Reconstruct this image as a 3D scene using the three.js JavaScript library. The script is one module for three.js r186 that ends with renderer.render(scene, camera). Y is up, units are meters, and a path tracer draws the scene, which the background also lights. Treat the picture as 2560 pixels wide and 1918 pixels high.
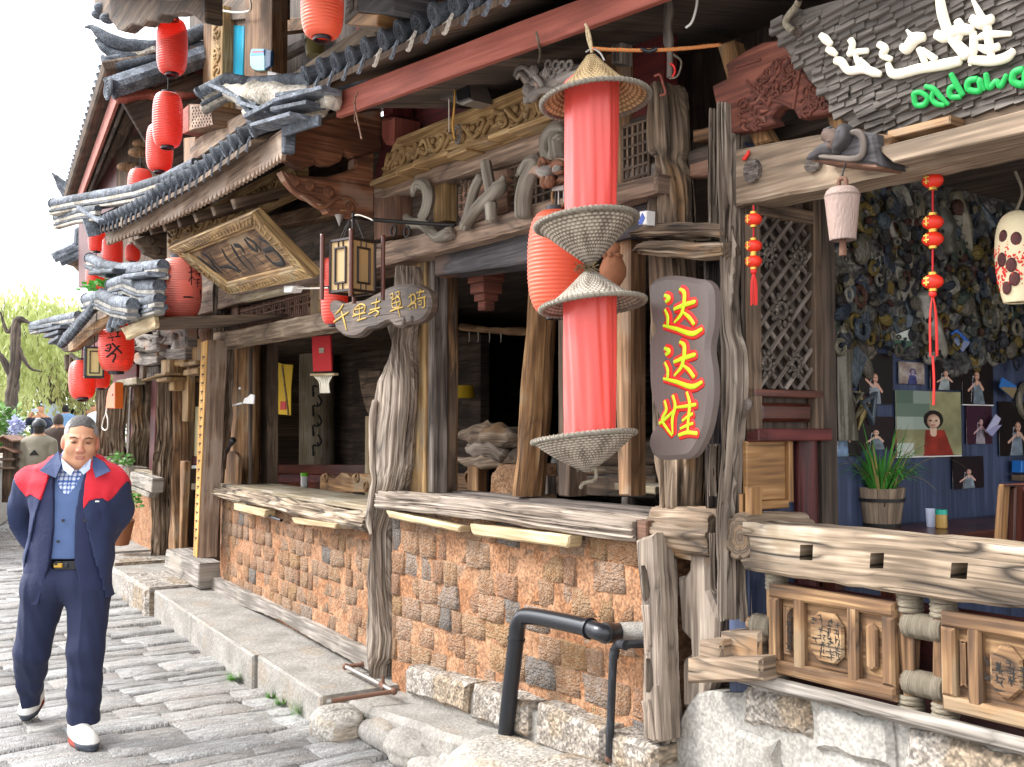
import*as THREE from 'three';
import {mergeGeometries}from 'three/addons/utils/BufferGeometryUtils.js';
// ---------- camera, sky, sun, exposure ----------
const scene=new THREE.Scene();
const EYE=new THREE.Vector3(0,1.6,0),FOCAL=2560,PITCH=2.48*Math.PI / 180;
const camera=new THREE.PerspectiveCamera(2*Math.atan(959 / FOCAL)*180 / Math.PI,1024 / 767,0.05,400);
camera.position.copy(EYE);camera.rotation.x=PITCH;
const renderer=new THREE.WebGLRenderer({antialias:true});
renderer.setSize(1024,767);
renderer.toneMapping=THREE.LinearToneMapping;
renderer.toneMappingExposure=2.8;
renderer.shadowMap.enabled=true;
const SUN=new THREE.Vector3(-0.92,0.80,-0.30).normalize();
const sun=new THREE.DirectionalLight(new THREE.Color(1,0.97,0.93),1.75);
sun.position.copy(SUN).multiplyScalar(40);sun.target.position.set(-2,0,-7);
sun.castShadow=true;sun.shadow.radius=26;sun.shadow.mapSize.set(2048,2048);
Object.assign(sun.shadow.camera,{left: -30,right:30,top:30,bottom: -30,near:1,far:120});
scene.add(sun,sun.target);
{// a bright hazy sky, almost even, a little brighter round the veiled sun
const W=256,H=128,a=new Float32Array(W*H*4);
for (let j=0;j<H;j++)for (let i=0;i<W;i++){
const up=((j +.5)/ H - .5)*Math.PI,az=((i +.5)/ W - .5)*2*Math.PI;
const x=Math.cos(az)*Math.cos(up),y=Math.sin(up),z=Math.sin(az)*Math.cos(up);
const c=Math.max(0,x*SUN.x +y*SUN.y +z*SUN.z),g=0.95 +0.9*Math.pow(c,3) +1.2*Math.pow(c,16),k=(j*W +i)*4;
const h=Math.exp(-Math.max(0,y)*3);
a[k]=g*(0.93 +.07*h);a[k +1]=g*(0.97 +.03*h);a[k +2]=g*1.02;a[k +3]=1;
if (y<0){a[k]*=.55;a[k +1]*=.55;a[k +2]*=.55;}
}
const t=new THREE.DataTexture(a,W,H,THREE.RGBAFormat,THREE.FloatType);
t.mapping=THREE.EquirectangularReflectionMapping;t.magFilter=THREE.LinearFilter;t.minFilter=THREE.LinearFilter;t.needsUpdate=true;
scene.background=t;scene.environment=t;
}
// ---------- numbers ----------
function rng(seed){let s=seed>>>0;return ()=>{s=(s +0x6D2B79F5)>>>0;let t=s;t=Math.imul(t ^ (t>>>15),t|1);t ^=t +Math.imul(t ^ (t>>>7),t|61);return ((t ^ (t>>>14))>>>0)/ 4294967296;};}
const R=rng(7),rr=(a,b)=>a +(b - a)*R(),lerp=THREE.MathUtils.lerp,clamp=THREE.MathUtils.clamp,sstep=THREE.MathUtils.smoothstep;
const H3=(x,y,z)=>{let h=Math.imul(x,374761393)^ Math.imul(y,668265263)^ Math.imul(z,2147483647 - 1274126177);h=Math.imul(h ^ (h>>>13),1274126177);return ((h ^ (h>>>16))>>>0)/ 4294967296;};
function n3(x,y,z=0,P=0,Q=0){// value noise -1..1, with periods P in x and Q in y when given
const xi=Math.floor(x),yi=Math.floor(y),zi=Math.floor(z);let fx=x - xi,fy=y - yi,fz=z - zi;
fx=fx*fx*(3 - 2*fx);fy=fy*fy*(3 - 2*fy);fz=fz*fz*(3 - 2*fz);
const wx=(v)=>P?((v % P) +P)% P :v,wy=(v)=>Q?((v % Q) +Q)% Q :v,x0=wx(xi),x1=wx(xi +1),y0=wy(yi),y1=wy(yi +1);
const l=(a,b,t)=>a +(b - a)*t;
const a=l(l(H3(x0,y0,zi),H3(x1,y0,zi),fx),l(H3(x0,y1,zi),H3(x1,y1,zi),fx),fy);
if (fz===0)return a*2 - 1;
const b=l(l(H3(x0,y0,zi +1),H3(x1,y0,zi +1),fx),l(H3(x0,y1,zi +1),H3(x1,y1,zi +1),fx),fy);
return l(a,b,fz)*2 - 1;
}
function fbm(x,y,z,oct=4){let s=0,a=.5;for (let i=0;i<oct;i++){s +=a*n3(x,y,z +i*17.3);x*=2;y*=2;z*=2;a*=.5;}return s;}
// ---------- frames: a vertical plane of the street front, u along it, y up, d out to the street ----------
class Frame {
constructor(x,z,deg){this.turn=deg*Math.PI / 180;this.o=new THREE.Vector3(x,0,z);this.r=new THREE.Vector3(Math.cos(this.turn),0,-Math.sin(this.turn));this.n=new THREE.Vector3(Math.sin(this.turn),0,Math.cos(this.turn));}
w(u,y,d){return this.o.clone().addScaledVector(this.r,u).addScaledVector(this.n,d).setY(y);}
loc(p){const q=p.clone().sub(this.o);return [q.dot(this.r),p.y,q.dot(this.n)];}
hit(sx,sy,d=0){const v=sight(sx,sy),q=this.o.clone().addScaledVector(this.n,d).sub(EYE);return this.loc(EYE.clone().addScaledVector(v,q.dot(this.n)/ v.dot(this.n)));}
hitU(sx,sy,u){const v=sight(sx,sy),q=this.o.clone().addScaledVector(this.r,u).sub(EYE);return this.loc(EYE.clone().addScaledVector(v,q.dot(this.r)/ v.dot(this.r)));}
hitY(sx,sy,y){const v=sight(sx,sy);return this.loc(EYE.clone().addScaledVector(v,(y - EYE.y)/ v.y));}
far(sx,sy,depth){const v=sight(sx,sy);return this.loc(EYE.clone().addScaledVector(v,depth / -v.z));}
}
function sight(sx,sy){return new THREE.Vector3((sx - 1280)/ FOCAL,(959 - sy)/ FOCAL,-1).applyAxisAngle(new THREE.Vector3(1,0,0),PITCH);}
const FA=new Frame(-0.74,-5.9,-54.4);// the middle and the near shop
const FB=new Frame(-0.74,-5.9,-57.4);// the shops further along (u below 0)
const FW=new Frame(0,0,0);
// survey views: measured positions on enlarged views, turned into places on a plane of the front
const view=(ox,oy,s=3.16)=>(x,y)=>[ox +x / s,oy +y / s];
const V={F:view(0,0,.8641),a1:view(0,0),a2:view(600,0),a3:view(1200,0),a4:view(1860,0),b1:view(0,450),b2:view(600,450),b3:view(1200,450),b4:view(1860,450),c1:view(0,920),c2:view(500,920),c3:view(1100,920),c4:view(1700,900,2.572),d1:view(0,1398),d2:view(600,1398),d3:view(1200,1398),d4:view(1860,1298,2.673),p:view(0,950,3.314),q:view(100,550,2.368),r:view(180,780,2.367),s:view(480,0,3.568),t:view(2060,780,3.186),v:view(1540,480,2.0205),w:view(1560,1250,2.4803),z:view(1180,180,4.3605)};
const tr=(f,v,d,...xy)=>{const o=[];for (let i=0;i<xy.length;i +=2){const h=f.hit(...v(xy[i],xy[i +1]),d);o.push([h[0],h[1]]);}return o;};
// ---------- naming and grouping ----------
const used=new Map();
function numbered(n){const k=used.get(n)??0;used.set(n,k +1);return k?`${n}_${String(k).padStart(3, '0')}` :n;}
const BASE=new Map();
function tag(o,label,category,group,kind){if (label)o.userData.label=label;if (category)o.userData.category=category;if (group)o.userData.group=group;if (kind)o.userData.kind=kind;return o;}
function thing(name,label,category,f=FW,[u,y,d]=[0,0,0],group){
const o=new THREE.Group();o.name=numbered(name);o.position.copy(f.w(u,y,d));o.rotation.y=f.turn;scene.add(o);
BASE.set(o,[u,y,d]);tag(o,label,category,group);return o;
}
function structure(name,f=FW,[u,y,d]=[0,0,0]){const o=new THREE.Group();o.name=numbered(name);o.position.copy(f.w(u,y,d));o.rotation.y=f.turn;o.userData.kind='structure';scene.add(o);BASE.set(o,[u,y,d]);return o;}
function add(name,geo,m,parent,extra={}){// geo is in the coordinates of the frame of the thing
const b=BASE.get(parent);if (Array.isArray(geo))geo=merge(geo);
geo.translate(-b[0],-b[1],-b[2]);
const o=new THREE.Mesh(geo,m);o.name=name;o.castShadow=o.receiveShadow=true;parent.add(o);BASE.set(o,b);
if (extra.label)o.userData.label=extra.label;if (extra.kind)o.userData.kind=extra.kind;return o;
}
function put(name,geo,m,parent,x,y,z){// geo round its own origin, at (x, y, z) of the frame
const b=BASE.get(parent),o=new THREE.Mesh(geo,m);o.name=name;o.castShadow=o.receiveShadow=true;o.position.set(x - b[0],y - b[1],z - b[2]);parent.add(o);BASE.set(o,[x,y,z]);return o;
}
function copyOf(src,f,[u,y,d],label,turn=0){const c=src.clone();c.name=numbered(src.name.replace(/_\d+$/,''));c.position.copy(f.w(u,y,d));c.rotation.y=f.turn +turn;if (label)c.userData.label=label;scene.add(c);return c;}
// ---------- geometry ----------
function plain(g){const o=g.index?g.toNonIndexed():g;for (const k of Object.keys(o.attributes))if (!['position','normal','uv','color'].includes(k))o.deleteAttribute(k);return o;}
function merge(list){
list=list.map(plain);const col=list.some((g)=>g.attributes.color);
for (const g of list){const n=g.attributes.position.count;if (!g.attributes.uv)g.setAttribute('uv',new THREE.BufferAttribute(new Float32Array(n*2),2));if (!g.attributes.normal)g.computeVertexNormals();if (col&&!g.attributes.color)g.setAttribute('color',new THREE.BufferAttribute(new Float32Array(n*3).fill(1),3));}
return list.length===1?list[0]:mergeGeometries(list);
}
function grainUV(geo,axis='u',angle=0){// uv in metres, v along the grain
geo=plain(geo);const p=geo.attributes.position,uv=new Float32Array(p.count*2),k={u:0,y:1,d:2}[axis],ou=rr(0,7),ov=rr(0,7),ca=Math.cos(angle),sa=Math.sin(angle);
const A=new THREE.Vector3(),B=new THREE.Vector3(),C=new THREE.Vector3();
for (let i=0;i<p.count;i +=3){
A.fromBufferAttribute(p,i);B.fromBufferAttribute(p,i +1);C.fromBufferAttribute(p,i +2);
const n=B.clone().sub(A).cross(C.clone().sub(A)),m=[Math.abs(n.x),Math.abs(n.y),Math.abs(n.z)],dom=m.indexOf(Math.max(...m));
[A,B,C].forEach((q,j)=>{
const c=[q.x*ca +q.y*sa,-q.x*sa +q.y*ca,q.z];let a,g;
if (dom===k){a=c[(k +1)% 3];g=c[(k +2)% 3]*.35;}else {g=c[k];a=c[3 - k - dom];}
uv[(i +j)*2]=a +ou;uv[(i +j)*2 +1]=g +ov;
});
}
geo.setAttribute('uv',new THREE.BufferAttribute(uv,2));return geo;
}
function rough(poly,step=.06,amp=.004){// an outline with uneven edges
const o=[];
poly.forEach((a,i)=>{const b=poly[(i +1)% poly.length],L=Math.hypot(b[0] - a[0],b[1] - a[1]),n=Math.max(1,Math.round(L / step)),nx= -(b[1] - a[1])/ (L||1),ny=(b[0] - a[0])/ (L||1);
for (let j=0;j<n;j++){const t=j / n,e=j?rr(-amp,amp):0;o.push([lerp(a[0],b[0],t) +nx*e,lerp(a[1],b[1],t) +ny*e]);}});
return o;
}
function shapeOf(poly,holes=[]){const s=new THREE.Shape(poly.map(([x,y])=>new THREE.Vector2(x,y)));for (const h of holes)s.holes.push(new THREE.Path(h.map(([x,y])=>new THREE.Vector2(x,y))));return s;}
function board(poly,d0,d1,{bevel=.004,grain='u',angle=0,holes=[],steps=1}={}){// an outline in (u, y) between depths d0 and d1
const th=d1 - d0,bv=Math.min(bevel,th*.45);
const g=new THREE.ExtrudeGeometry(shapeOf(poly,holes),{depth:th - 2*bv,steps,bevelEnabled:bv>0,bevelThickness:bv,bevelSize:bv,bevelOffset: -bv,bevelSegments:1,curveSegments:8});
g.translate(0,0,d0 +bv);return grainUV(g,grain,angle);
}
function box(u0,u1,y0,y1,d0,d1,opt={}){return board([[u0,y0],[u1,y0],[u1,y1],[u0,y1]],d0,d1,opt);}
// a bar of the outline (h x t) between two points, grain along it
function bar(a,b,h,t,opt={}){
const A=new THREE.Vector3(...a),B=new THREE.Vector3(...b),L=A.distanceTo(B),g=box(0,L,-h / 2,h / 2,-t / 2,t / 2,{bevel:Math.min(h,t)*.12,...opt});
const x=B.clone().sub(A).normalize(),up=Math.abs(x.y)>.9?new THREE.Vector3(1,0,0):new THREE.Vector3(0,1,0),z=x.clone().cross(up).normalize(),y=z.clone().cross(x);
return g.applyMatrix4(new THREE.Matrix4().makeBasis(x,y,z).setPosition(A));
}
function tube(pts,r,n=24,k=7,closed=false){return new THREE.TubeGeometry(new THREE.CatmullRomCurve3(pts.map((p)=>new THREE.Vector3(...p)),closed,'centripetal'),n,r,k,closed);}
// a limb along a path with a radius at every point: rounded ends, tapering
function limb(pts,{n=20,k=10,flat=1,noise=0,up=[0,0,1]}={}){// pts: [u, y, d, r]
const c=new THREE.CatmullRomCurve3(pts.map((p)=>new THREE.Vector3(p[0],p[1],p[2])),false,'centripetal'),pos=[],uv=[],idx=[],U=new THREE.Vector3(...up);
const rad=(t)=>{const x=t*(pts.length - 1),i=Math.min(pts.length - 2,Math.floor(x)),f=x - i;return lerp(pts[i][3],pts[i +1][3],f*f*(3 - 2*f));};
const rings=[];for (let i=0;i<=n;i++)rings.push([i / n,1]);
rings.unshift([0,.72],[0,.02]);rings.sort((a,b)=>a[0] - b[0]||(a[0]===0?a[1] - b[1]:0));rings.push([1,.72],[1,.02]);
let L=0,last=null;const sd=rr(0,50);
rings.forEach(([t,s],i)=>{
const p=c.getPoint(t),T=c.getTangent(t),N=U.clone().cross(T).normalize(),Bn=T.clone().cross(N).normalize(),r=rad(t);if (last)L +=p.distanceTo(last);last=p.clone();
const e=s<1?(t===0? -1 :1)*r*(s<.1?.42 :.26):0;
for (let j=0;j<=k;j++){const a=j / k*2*Math.PI,q=1 +noise*n3(Math.cos(a)*2 +sd,Math.sin(a)*2,L*12),v=p.clone().addScaledVector(N,Math.cos(a)*r*s*q).addScaledVector(Bn,Math.sin(a)*r*s*q*flat).addScaledVector(T,e);pos.push(v.x,v.y,v.z);uv.push(a*r +sd,L +sd);}
if (i)for (let j=0;j<k;j++){const a=(i - 1)*(k +1) +j,b=a +k +1;idx.push(a,b,a +1,a +1,b,b +1);}
});
const g=new THREE.BufferGeometry();g.setAttribute('position',new THREE.Float32BufferAttribute(pos,3));g.setAttribute('uv',new THREE.Float32BufferAttribute(uv,2));g.setIndex(idx);g.computeVertexNormals();return g;
}
// weathered timber: stations [along, centreA, centreB, halfA, halfB], axis 'y' (A = u, B = d) or 'u' (A = y, B = d)
function timber(st,{axis='y',k=56,step=.02,crack=.012,bulge=.01,sq=3,freq=5,seed=0,open=false}={}){
const s0=st[0][0],s1=st[st.length - 1][0],L=Math.abs(s1 - s0),n=Math.max(4,Math.round(L / step)),pos=[],uv=[],idx=[],sd=seed +rr(0,60);
const at=(s)=>{let i=0;while (i<st.length - 2&&(s1>s0?s>st[i +1][0]:s<st[i +1][0]))i++;const a=st[i],b=st[i +1],f=clamp((s - a[0])/ (b[0] - a[0]),0,1),e=f*f*(3 - 2*f)*.5 +f*.5;return [1,2,3,4].map((q)=>lerp(a[q],b[q],e));};
const P=(s,a,b)=>axis==='y'?[a,s,b]:axis==='u'?[s,a,b]:[a,b,s];
for (let i=0;i<=n;i++){
const s=lerp(s0,s1,i / n),[ca,cb,ha,hb]=at(s),edge=(i===0||i===n)?.96 :1;
for (let j=0;j<=k;j++){
const a=j / k*2*Math.PI,c=Math.cos(a),q=Math.sin(a),m=Math.pow(Math.pow(Math.abs(c),sq) +Math.pow(Math.abs(q),sq),-1 / sq),x=c*m,y=q*m,hm=Math.min(ha,hb);
const w=.16*n3(x*2 +sd,y*2,s*2.4),r1=1 - Math.abs(n3(x*freq +sd +w,y*freq +w,s*1.1)),r2=1 - Math.abs(n3(x*freq*2.3 +sd,y*freq*2.3 +9,s*2.2));
const off= -crack*Math.pow(r1,7)*1.5 - crack*.45*Math.pow(r2,5) +bulge*n3(x*1.6 +sd,y*1.6,s*4);
const fx=(x*ha +x*Math.min(1,ha / hm)*off)*edge,fy=(y*hb +y*off)*edge;
pos.push(...P(s,ca +fx,cb +fy));uv.push(a*(ha +hb)*.62 +sd,s +sd);
}
}
const flip=(axis==='y')!==(s1<s0);
for (let i=0;i<n;i++)for (let j=0;j<k;j++){const a=i*(k +1) +j,b=a +k +1;flip?idx.push(a,b,a +1,a +1,b,b +1):idx.push(a,a +1,b,a +1,b +1,b);}
if (!open)for (const [row,s]of [[0,s0],[n,s1]]){const [ca,cb]=at(s),c=pos.length / 3;pos.push(...P(s,ca,cb));uv.push(sd,sd);const base=pos.length / 3;for (let j=0;j<=k;j++){const q=(row*(k +1) +j)*3;pos.push(pos[q],pos[q +1],pos[q +2]);uv.push(sd +(axis==='u'?pos[q +1]:pos[q]),sd +pos[q +2]);}for (let j=0;j<k;j++)(row===0)===flip?idx.push(c,base +j,base +j +1):idx.push(c,base +j +1,base +j);}
const g=new THREE.BufferGeometry();g.setAttribute('position',new THREE.Float32BufferAttribute(pos,3));g.setAttribute('uv',new THREE.Float32BufferAttribute(uv,2));g.setIndex(idx);g.computeVertexNormals();return g;
}
// rows: [view y, left x, right x] of the outline seen from the street; the front lies at depth d, hb = half depth
function seenAt(f,u,y,d){const q=f.w(u,y,d).sub(EYE).applyAxisAngle(new THREE.Vector3(1,0,0),-PITCH);return [1280 - FOCAL*q.x / q.z,959 +FOCAL*q.y / q.z];}
function postRows(f,v,d,rows,hb,opt={}){
const sq=opt.sq??3,ring=Array.from({length:40},(_,j)=>{const a=j / 40*2*Math.PI,c=Math.cos(a),q=Math.sin(a),m=Math.pow(Math.pow(Math.abs(c),sq) +Math.pow(Math.abs(q),sq),-1 / sq);return [c*m,q*m];});
const st=rows.map((r)=>{
const p=v(r[1],r[0]),q=v(r[2],r[0]),a=f.hit(...p,d - hb),b=f.hit(...q,d - hb),y=(a[1] +b[1])/ 2;let c=(a[0] +b[0])/ 2,h=(b[0] - a[0])/ 2;
for (let k=0;k<12;k++){const xs=ring.map(([x,z])=>seenAt(f,c +x*h,y,d - hb +z*hb)[0]),L=Math.min(...xs),Rr=Math.max(...xs),per=(b[0] - a[0])/ (q[0] - p[0]);c +=((p[0] +q[0]) - (L +Rr))/ 2*per;h=Math.max(.012,h +((q[0] - p[0]) - (Rr - L))/ 2*per);}
return [y,c,d - hb,h,hb];
});
return timber(st,opt);
}
// a smooth solid from a distance function, by surface nets; paint(x, y, z) gives a linear colour
function solid(fn,[x0,y0,z0,x1,y1,z1],cell,paint){
const nx=Math.ceil((x1 - x0)/ cell) +1,ny=Math.ceil((y1 - y0)/ cell) +1,nz=Math.ceil((z1 - z0)/ cell) +1,f=new Float32Array(nx*ny*nz),id=new Int32Array(nx*ny*nz).fill(-1),I=(i,j,k)=>(k*ny +j)*nx +i;
for (let k=0;k<nz;k++)for (let j=0;j<ny;j++)for (let i=0;i<nx;i++)f[I(i,j,k)]=fn(x0 +i*cell,y0 +j*cell,z0 +k*cell);
const pos=[],idx=[];
for (let k=0;k<nz - 1;k++)for (let j=0;j<ny - 1;j++)for (let i=0;i<nx - 1;i++){
let mask=0,sx=0,sy=0,sz=0,c=0;const v=[];
for (let q=0;q<8;q++){v[q]=f[I(i +(q&1),j +(q>>1&1),k +(q>>2))];if (v[q]<0)mask|=1<<q;}
if (mask===0||mask===255)continue;
for (let q=0;q<8;q++)for (const b of [1,2,4])if (!(q&b)){const w=q|b;if ((v[q]<0)!==(v[w]<0)){const t=v[q]/ (v[q] - v[w]);sx +=(q&1) +(b===1?t :0);sy +=(q>>1&1) +(b===2?t :0);sz +=(q>>2) +(b===4?t :0);c++;}}
id[I(i,j,k)]=pos.length / 3;pos.push(x0 +(i +sx / c)*cell,y0 +(j +sy / c)*cell,z0 +(k +sz / c)*cell);
}
const quad=(a,b,c,d,s)=>{if (a<0||b<0||c<0||d<0)return;s?idx.push(a,b,c,a,c,d):idx.push(a,c,b,a,d,c);};
for (let k=1;k<nz - 1;k++)for (let j=1;j<ny - 1;j++)for (let i=1;i<nx - 1;i++){
const s=f[I(i,j,k)]<0;
if (s !==f[I(i +1,j,k)]<0)quad(id[I(i,j - 1,k - 1)],id[I(i,j,k - 1)],id[I(i,j,k)],id[I(i,j - 1,k)],s);
if (s !==f[I(i,j +1,k)]<0)quad(id[I(i - 1,j,k - 1)],id[I(i - 1,j,k)],id[I(i,j,k)],id[I(i,j,k - 1)],s);
if (s !==f[I(i,j,k +1)]<0)quad(id[I(i - 1,j - 1,k)],id[I(i,j - 1,k)],id[I(i,j,k)],id[I(i - 1,j,k)],s);
}
const g=new THREE.BufferGeometry(),n=[],e=cell*.5,uv=[];g.setIndex(idx);g.setAttribute('position',new THREE.Float32BufferAttribute(pos,3));
const col=paint?[]:null;
for (let i=0;i<pos.length;i +=3){const [x,y,z]=[pos[i],pos[i +1],pos[i +2]];let a=fn(x +e,y,z) - fn(x - e,y,z),b=fn(x,y +e,z) - fn(x,y - e,z),c=fn(x,y,z +e) - fn(x,y,z - e);const l=Math.hypot(a,b,c)||1;n.push(a / l,b / l,c / l);uv.push(x +z*.6,y);if (col)col.push(...paint(x,y,z));}
g.setAttribute('normal',new THREE.Float32BufferAttribute(n,3));g.setAttribute('uv',new THREE.Float32BufferAttribute(uv,2));if (col)g.setAttribute('color',new THREE.Float32BufferAttribute(col,3));
return g;
}
const smin=(a,b,k)=>{const h=Math.max(k - Math.abs(a - b),0)/ k;return Math.min(a,b) - h*h*k*.25;};
const cap=(x,y,z,a,b,ra,rb)=>{const dx=b[0] - a[0],dy=b[1] - a[1],dz=b[2] - a[2],t=clamp(((x - a[0])*dx +(y - a[1])*dy +(z - a[2])*dz)/ (dx*dx +dy*dy +dz*dz),0,1);return Math.hypot(x - a[0] - dx*t,y - a[1] - dy*t,z - a[2] - dz*t) - lerp(ra,rb,t);};
const ball=(x,y,z,c,r)=>{const q=Math.hypot((x - c[0])/ r[0],(y - c[1])/ r[1],(z - c[2])/ r[2]);return (q - 1)*Math.min(...r);};
// ---------- materials ----------
function texture(w,h,fn,srgb=true){// fn(x, y in 0..1) gives [r, g, b] or a grey value; wraps round
const a=new Uint8Array(w*h*4);
for (let j=0;j<h;j++)for (let i=0;i<w;i++){const c=fn(i / w,j / h),k=(j*w +i)*4,v=typeof c==='number'?[c,c,c]:c;for (let q=0;q<3;q++)a[k +q]=clamp(v[q],0,1)*255;a[k +3]=255;}
const t=new THREE.DataTexture(a,w,h);t.wrapS=t.wrapT=THREE.RepeatWrapping;t.magFilter=THREE.LinearFilter;t.minFilter=THREE.LinearMipmapLinearFilter;t.generateMipmaps=true;if (srgb)t.colorSpace=THREE.SRGBColorSpace;t.needsUpdate=true;return t;
}
const mix3=(a,b,t)=>[lerp(a[0],b[0],t),lerp(a[1],b[1],t),lerp(a[2],b[2],t)];
const hexa=(h)=>[(h>>16&255)/ 255,(h>>8&255)/ 255,(h&255)/ 255];
const wrapped=(x,y,fx,fy,s,oct=3)=>{let v=0,a=.5;for (let i=0;i<oct;i++){v +=a*n3(x*fx +s*0,y*fy,s +i*3,fx,fy);fx*=2;fy*=2;a*=.5;}return v;};
// wood grain fields, 1 m square, grain along v
const WN=512,wood={g:new Float32Array(WN*WN),c:new Float32Array(WN*WN),b:new Float32Array(WN*WN)};
for (let j=0;j<WN;j++)for (let i=0;i<WN;i++){
const x=i / WN,y=j / WN,wv=.011*wrapped(x,y,4,2,3,2),xx=x +wv +1,k=j*WN +i;
wood.g[k]=.5 +.5*wrapped(xx,y,26,2,11,2) +.7*wrapped(xx,y,110,5,23,2);
const cr=1 - Math.abs(n3(xx*18,y*2,41,18,2)),cr2=1 - Math.abs(n3(xx*52,y*4,57,52,4));
wood.c[k]=Math.pow(clamp(cr,0,1),14)*sstep(wrapped(x,y,5,3,71,2),-.1,.25) +.55*Math.pow(clamp(cr2,0,1),10)*sstep(wrapped(x,y,6,4,81,2),-.1,.3);
wood.b[k]=wrapped(x,y,5,4,91,4);
}
function woodMap(light,mid,dark,{crack=1,blotch=.5,stain=null}={}){
const L=hexa(light),M=hexa(mid),D=hexa(dark),S=stain?hexa(stain):null;
return texture(WN,WN,(x,y)=>{
const k=Math.round(y*WN)*WN +Math.round(x*WN),g=clamp(wood.g[k] +blotch*wood.b[k],0,1);
let c=g>.5?mix3(M,L,(g - .5)*2):mix3(D,M,.35 +g*1.3);
if (S)c=mix3(c,S,sstep(wood.b[k],.08,.4)*.75);
return mix3(c,mix3(D,[0,0,0],.35),clamp(wood.c[k]*crack,0,.9));
});
}
const woodBump=texture(WN,WN,(x,y)=>{const k=Math.round(y*WN)*WN +Math.round(x*WN);return .65 +.3*(wood.g[k] - .5) - .6*clamp(wood.c[k],0,1);},false);
const std=(o)=>new THREE.MeshStandardMaterial({roughness:.85,...o});
const woodMat=(l,m,d,o={},bump=.006,rough=.85)=>std({map:woodMap(l,m,d,o),bumpMap:woodBump,bumpScale:bump,roughness:rough});
const M={};
M.weathered=woodMat(0xac9a85,0x826e5a,0x43372c,{crack:.75,stain:0x94704c},.008);
M.silver=woodMat(0xb2a596,0x8a7b6d,0x4a3f36,{crack:.75,stain:0x8a7c70},.009);
M.dusky=woodMat(0x8d8279,0x665b53,0x332c28,{crack:.8},.007);
M.rail=woodMat(0xc0b29e,0x93806b,0x4a3d30,{crack:1.1,blotch:.9,stain:0x9a8468},.009);
M.cut=woodMat(0xb3a896,0x968870,0x66593f,{crack:.3,blotch:.4,stain:0xa89c8c},.003);
M.fresh=woodMat(0xcabb9a,0xb49e7a,0x8a7254,{crack:.1,blotch:.3},.002);
M.brown=woodMat(0xa98560,0x7f5e41,0x46321f,{crack:.5,stain:0x8d7a66},.005);
M.orange=woodMat(0xae8a60,0x84603c,0x4a3422,{crack:.5,stain:0x83735f},.004);
M.tan=woodMat(0xb99a6c,0x93744b,0x4d3a24,{crack:.35,stain:0x807260},.004);
M.panel=woodMat(0xa07f58,0x705236,0x3a2819,{crack:.8,blotch:.8,stain:0x86735c},.006,.8);
M.dark=woodMat(0x806a56,0x5f4d3e,0x33281f,{crack:.6},.004);
M.black=woodMat(0x66564a,0x4c3f36,0x2a221c,{crack:.4},.003);
M.maroon=woodMat(0x6a2f2a,0x552220,0x2e1212,{crack:.25},.003,.6);
M.redboard=woodMat(0x6f2620,0x5a1b18,0x3a100f,{crack:.2,blotch:.25},.002,.75);
M.fascia=woodMat(0xa9604f,0x975042,0x783f34,{crack:.12,blotch:.35,stain:0xbd7264},.002,.75);
M.redbrown=woodMat(0x94705a,0x755442,0x402c20,{crack:.3,stain:0x8a6a58},.004,.8);
M.carved=woodMat(0xc9aa7a,0xa08054,0x62482b,{crack:.2,stain:0x988266},.003);
M.carvedGrey=woodMat(0xa8a097,0x807770,0x463f3a,{crack:.4,stain:0x97705a},.004);
M.bracket=woodMat(0x9b6a4c,0x75492f,0x412618,{crack:.3,stain:0x8d7667},.004);
M.beamPale=woodMat(0xa89883,0x897561,0x54473a,{crack:.5,stain:0xbda58b},.005);
M.beamGrey=woodMat(0xb39d8a,0x937a66,0x54443a,{crack:.5,stain:0x9c8a7c},.005);
M.charred=woodMat(0x5c585a,0x444042,0x242020,{crack:.5,stain:0x60493c},.004);
M.honey=woodMat(0xb0875a,0x90683e,0x593f26,{crack:.15,blotch:.3},.002,.55);
M.varnish=woodMat(0x6b3a2a,0x4f2a20,0x2a1612,{crack:.15,blotch:.3},.001,.28);
// stones, bricks, plaster
const grit=texture(512,512,(x,y)=>.5 +.5*wrapped(x,y,16,16,5,5),false);
const gritFine=texture(512,512,(x,y)=>.5 +.6*wrapped(x,y,60,60,9,3) +.25*wrapped(x,y,12,12,2,2),false);
const stoneMap=(a,b,c,f=10,speck=.4,seed=4)=>{const A=hexa(a),B=hexa(b),C=hexa(c);return texture(512,512,(x,y)=>{const v=.5 +wrapped(x,y,f,f,seed,4)*1.1,s=wrapped(x,y,110,110,seed +7,2),u=wrapped(x,y,5,5,seed +19,3);let q=mix3(A,B,clamp(v,0,1));q=mix3(q,C,sstep(u,.1,.35)*.6);return q.map((w)=>w*(1 +speck*s));});};
const brickMap=stoneMap(0xd6cdc4,0xf6f3ef,0xcdb49a,9,.45,31);
const brickTints=[0xa98a70,0xab8768,0xa28066,0xaa8c70,0xa68c76,0xa4826a,0xae9078,0x96877c,0x827c78,0xa68468,0xa68c78,0xaa8a68];
M.bricks=brickTints.map((c)=>std({color:c,map:brickMap,bumpMap:grit,bumpScale:.022,roughness:1}));
M.mud=std({color:0xa87f60,map:brickMap,bumpMap:grit,bumpScale:.02,roughness:1});
const paveMap=stoneMap(0xb2b0ae,0xdcdbd9,0xb9b1ab,9,.45,57);
M.pave=[0xc2c0be,0xcac8c6,0xbab8b6,0xc3bfbb,0xd0d0cf].map((c)=>std({color:c,map:paveMap,bumpMap:gritFine,bumpScale:.012,roughness:.62}));
M.paveJoint=std({color:0xb4b1ae,map:paveMap,bumpMap:gritFine,bumpScale:.01,roughness:.9});
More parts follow.
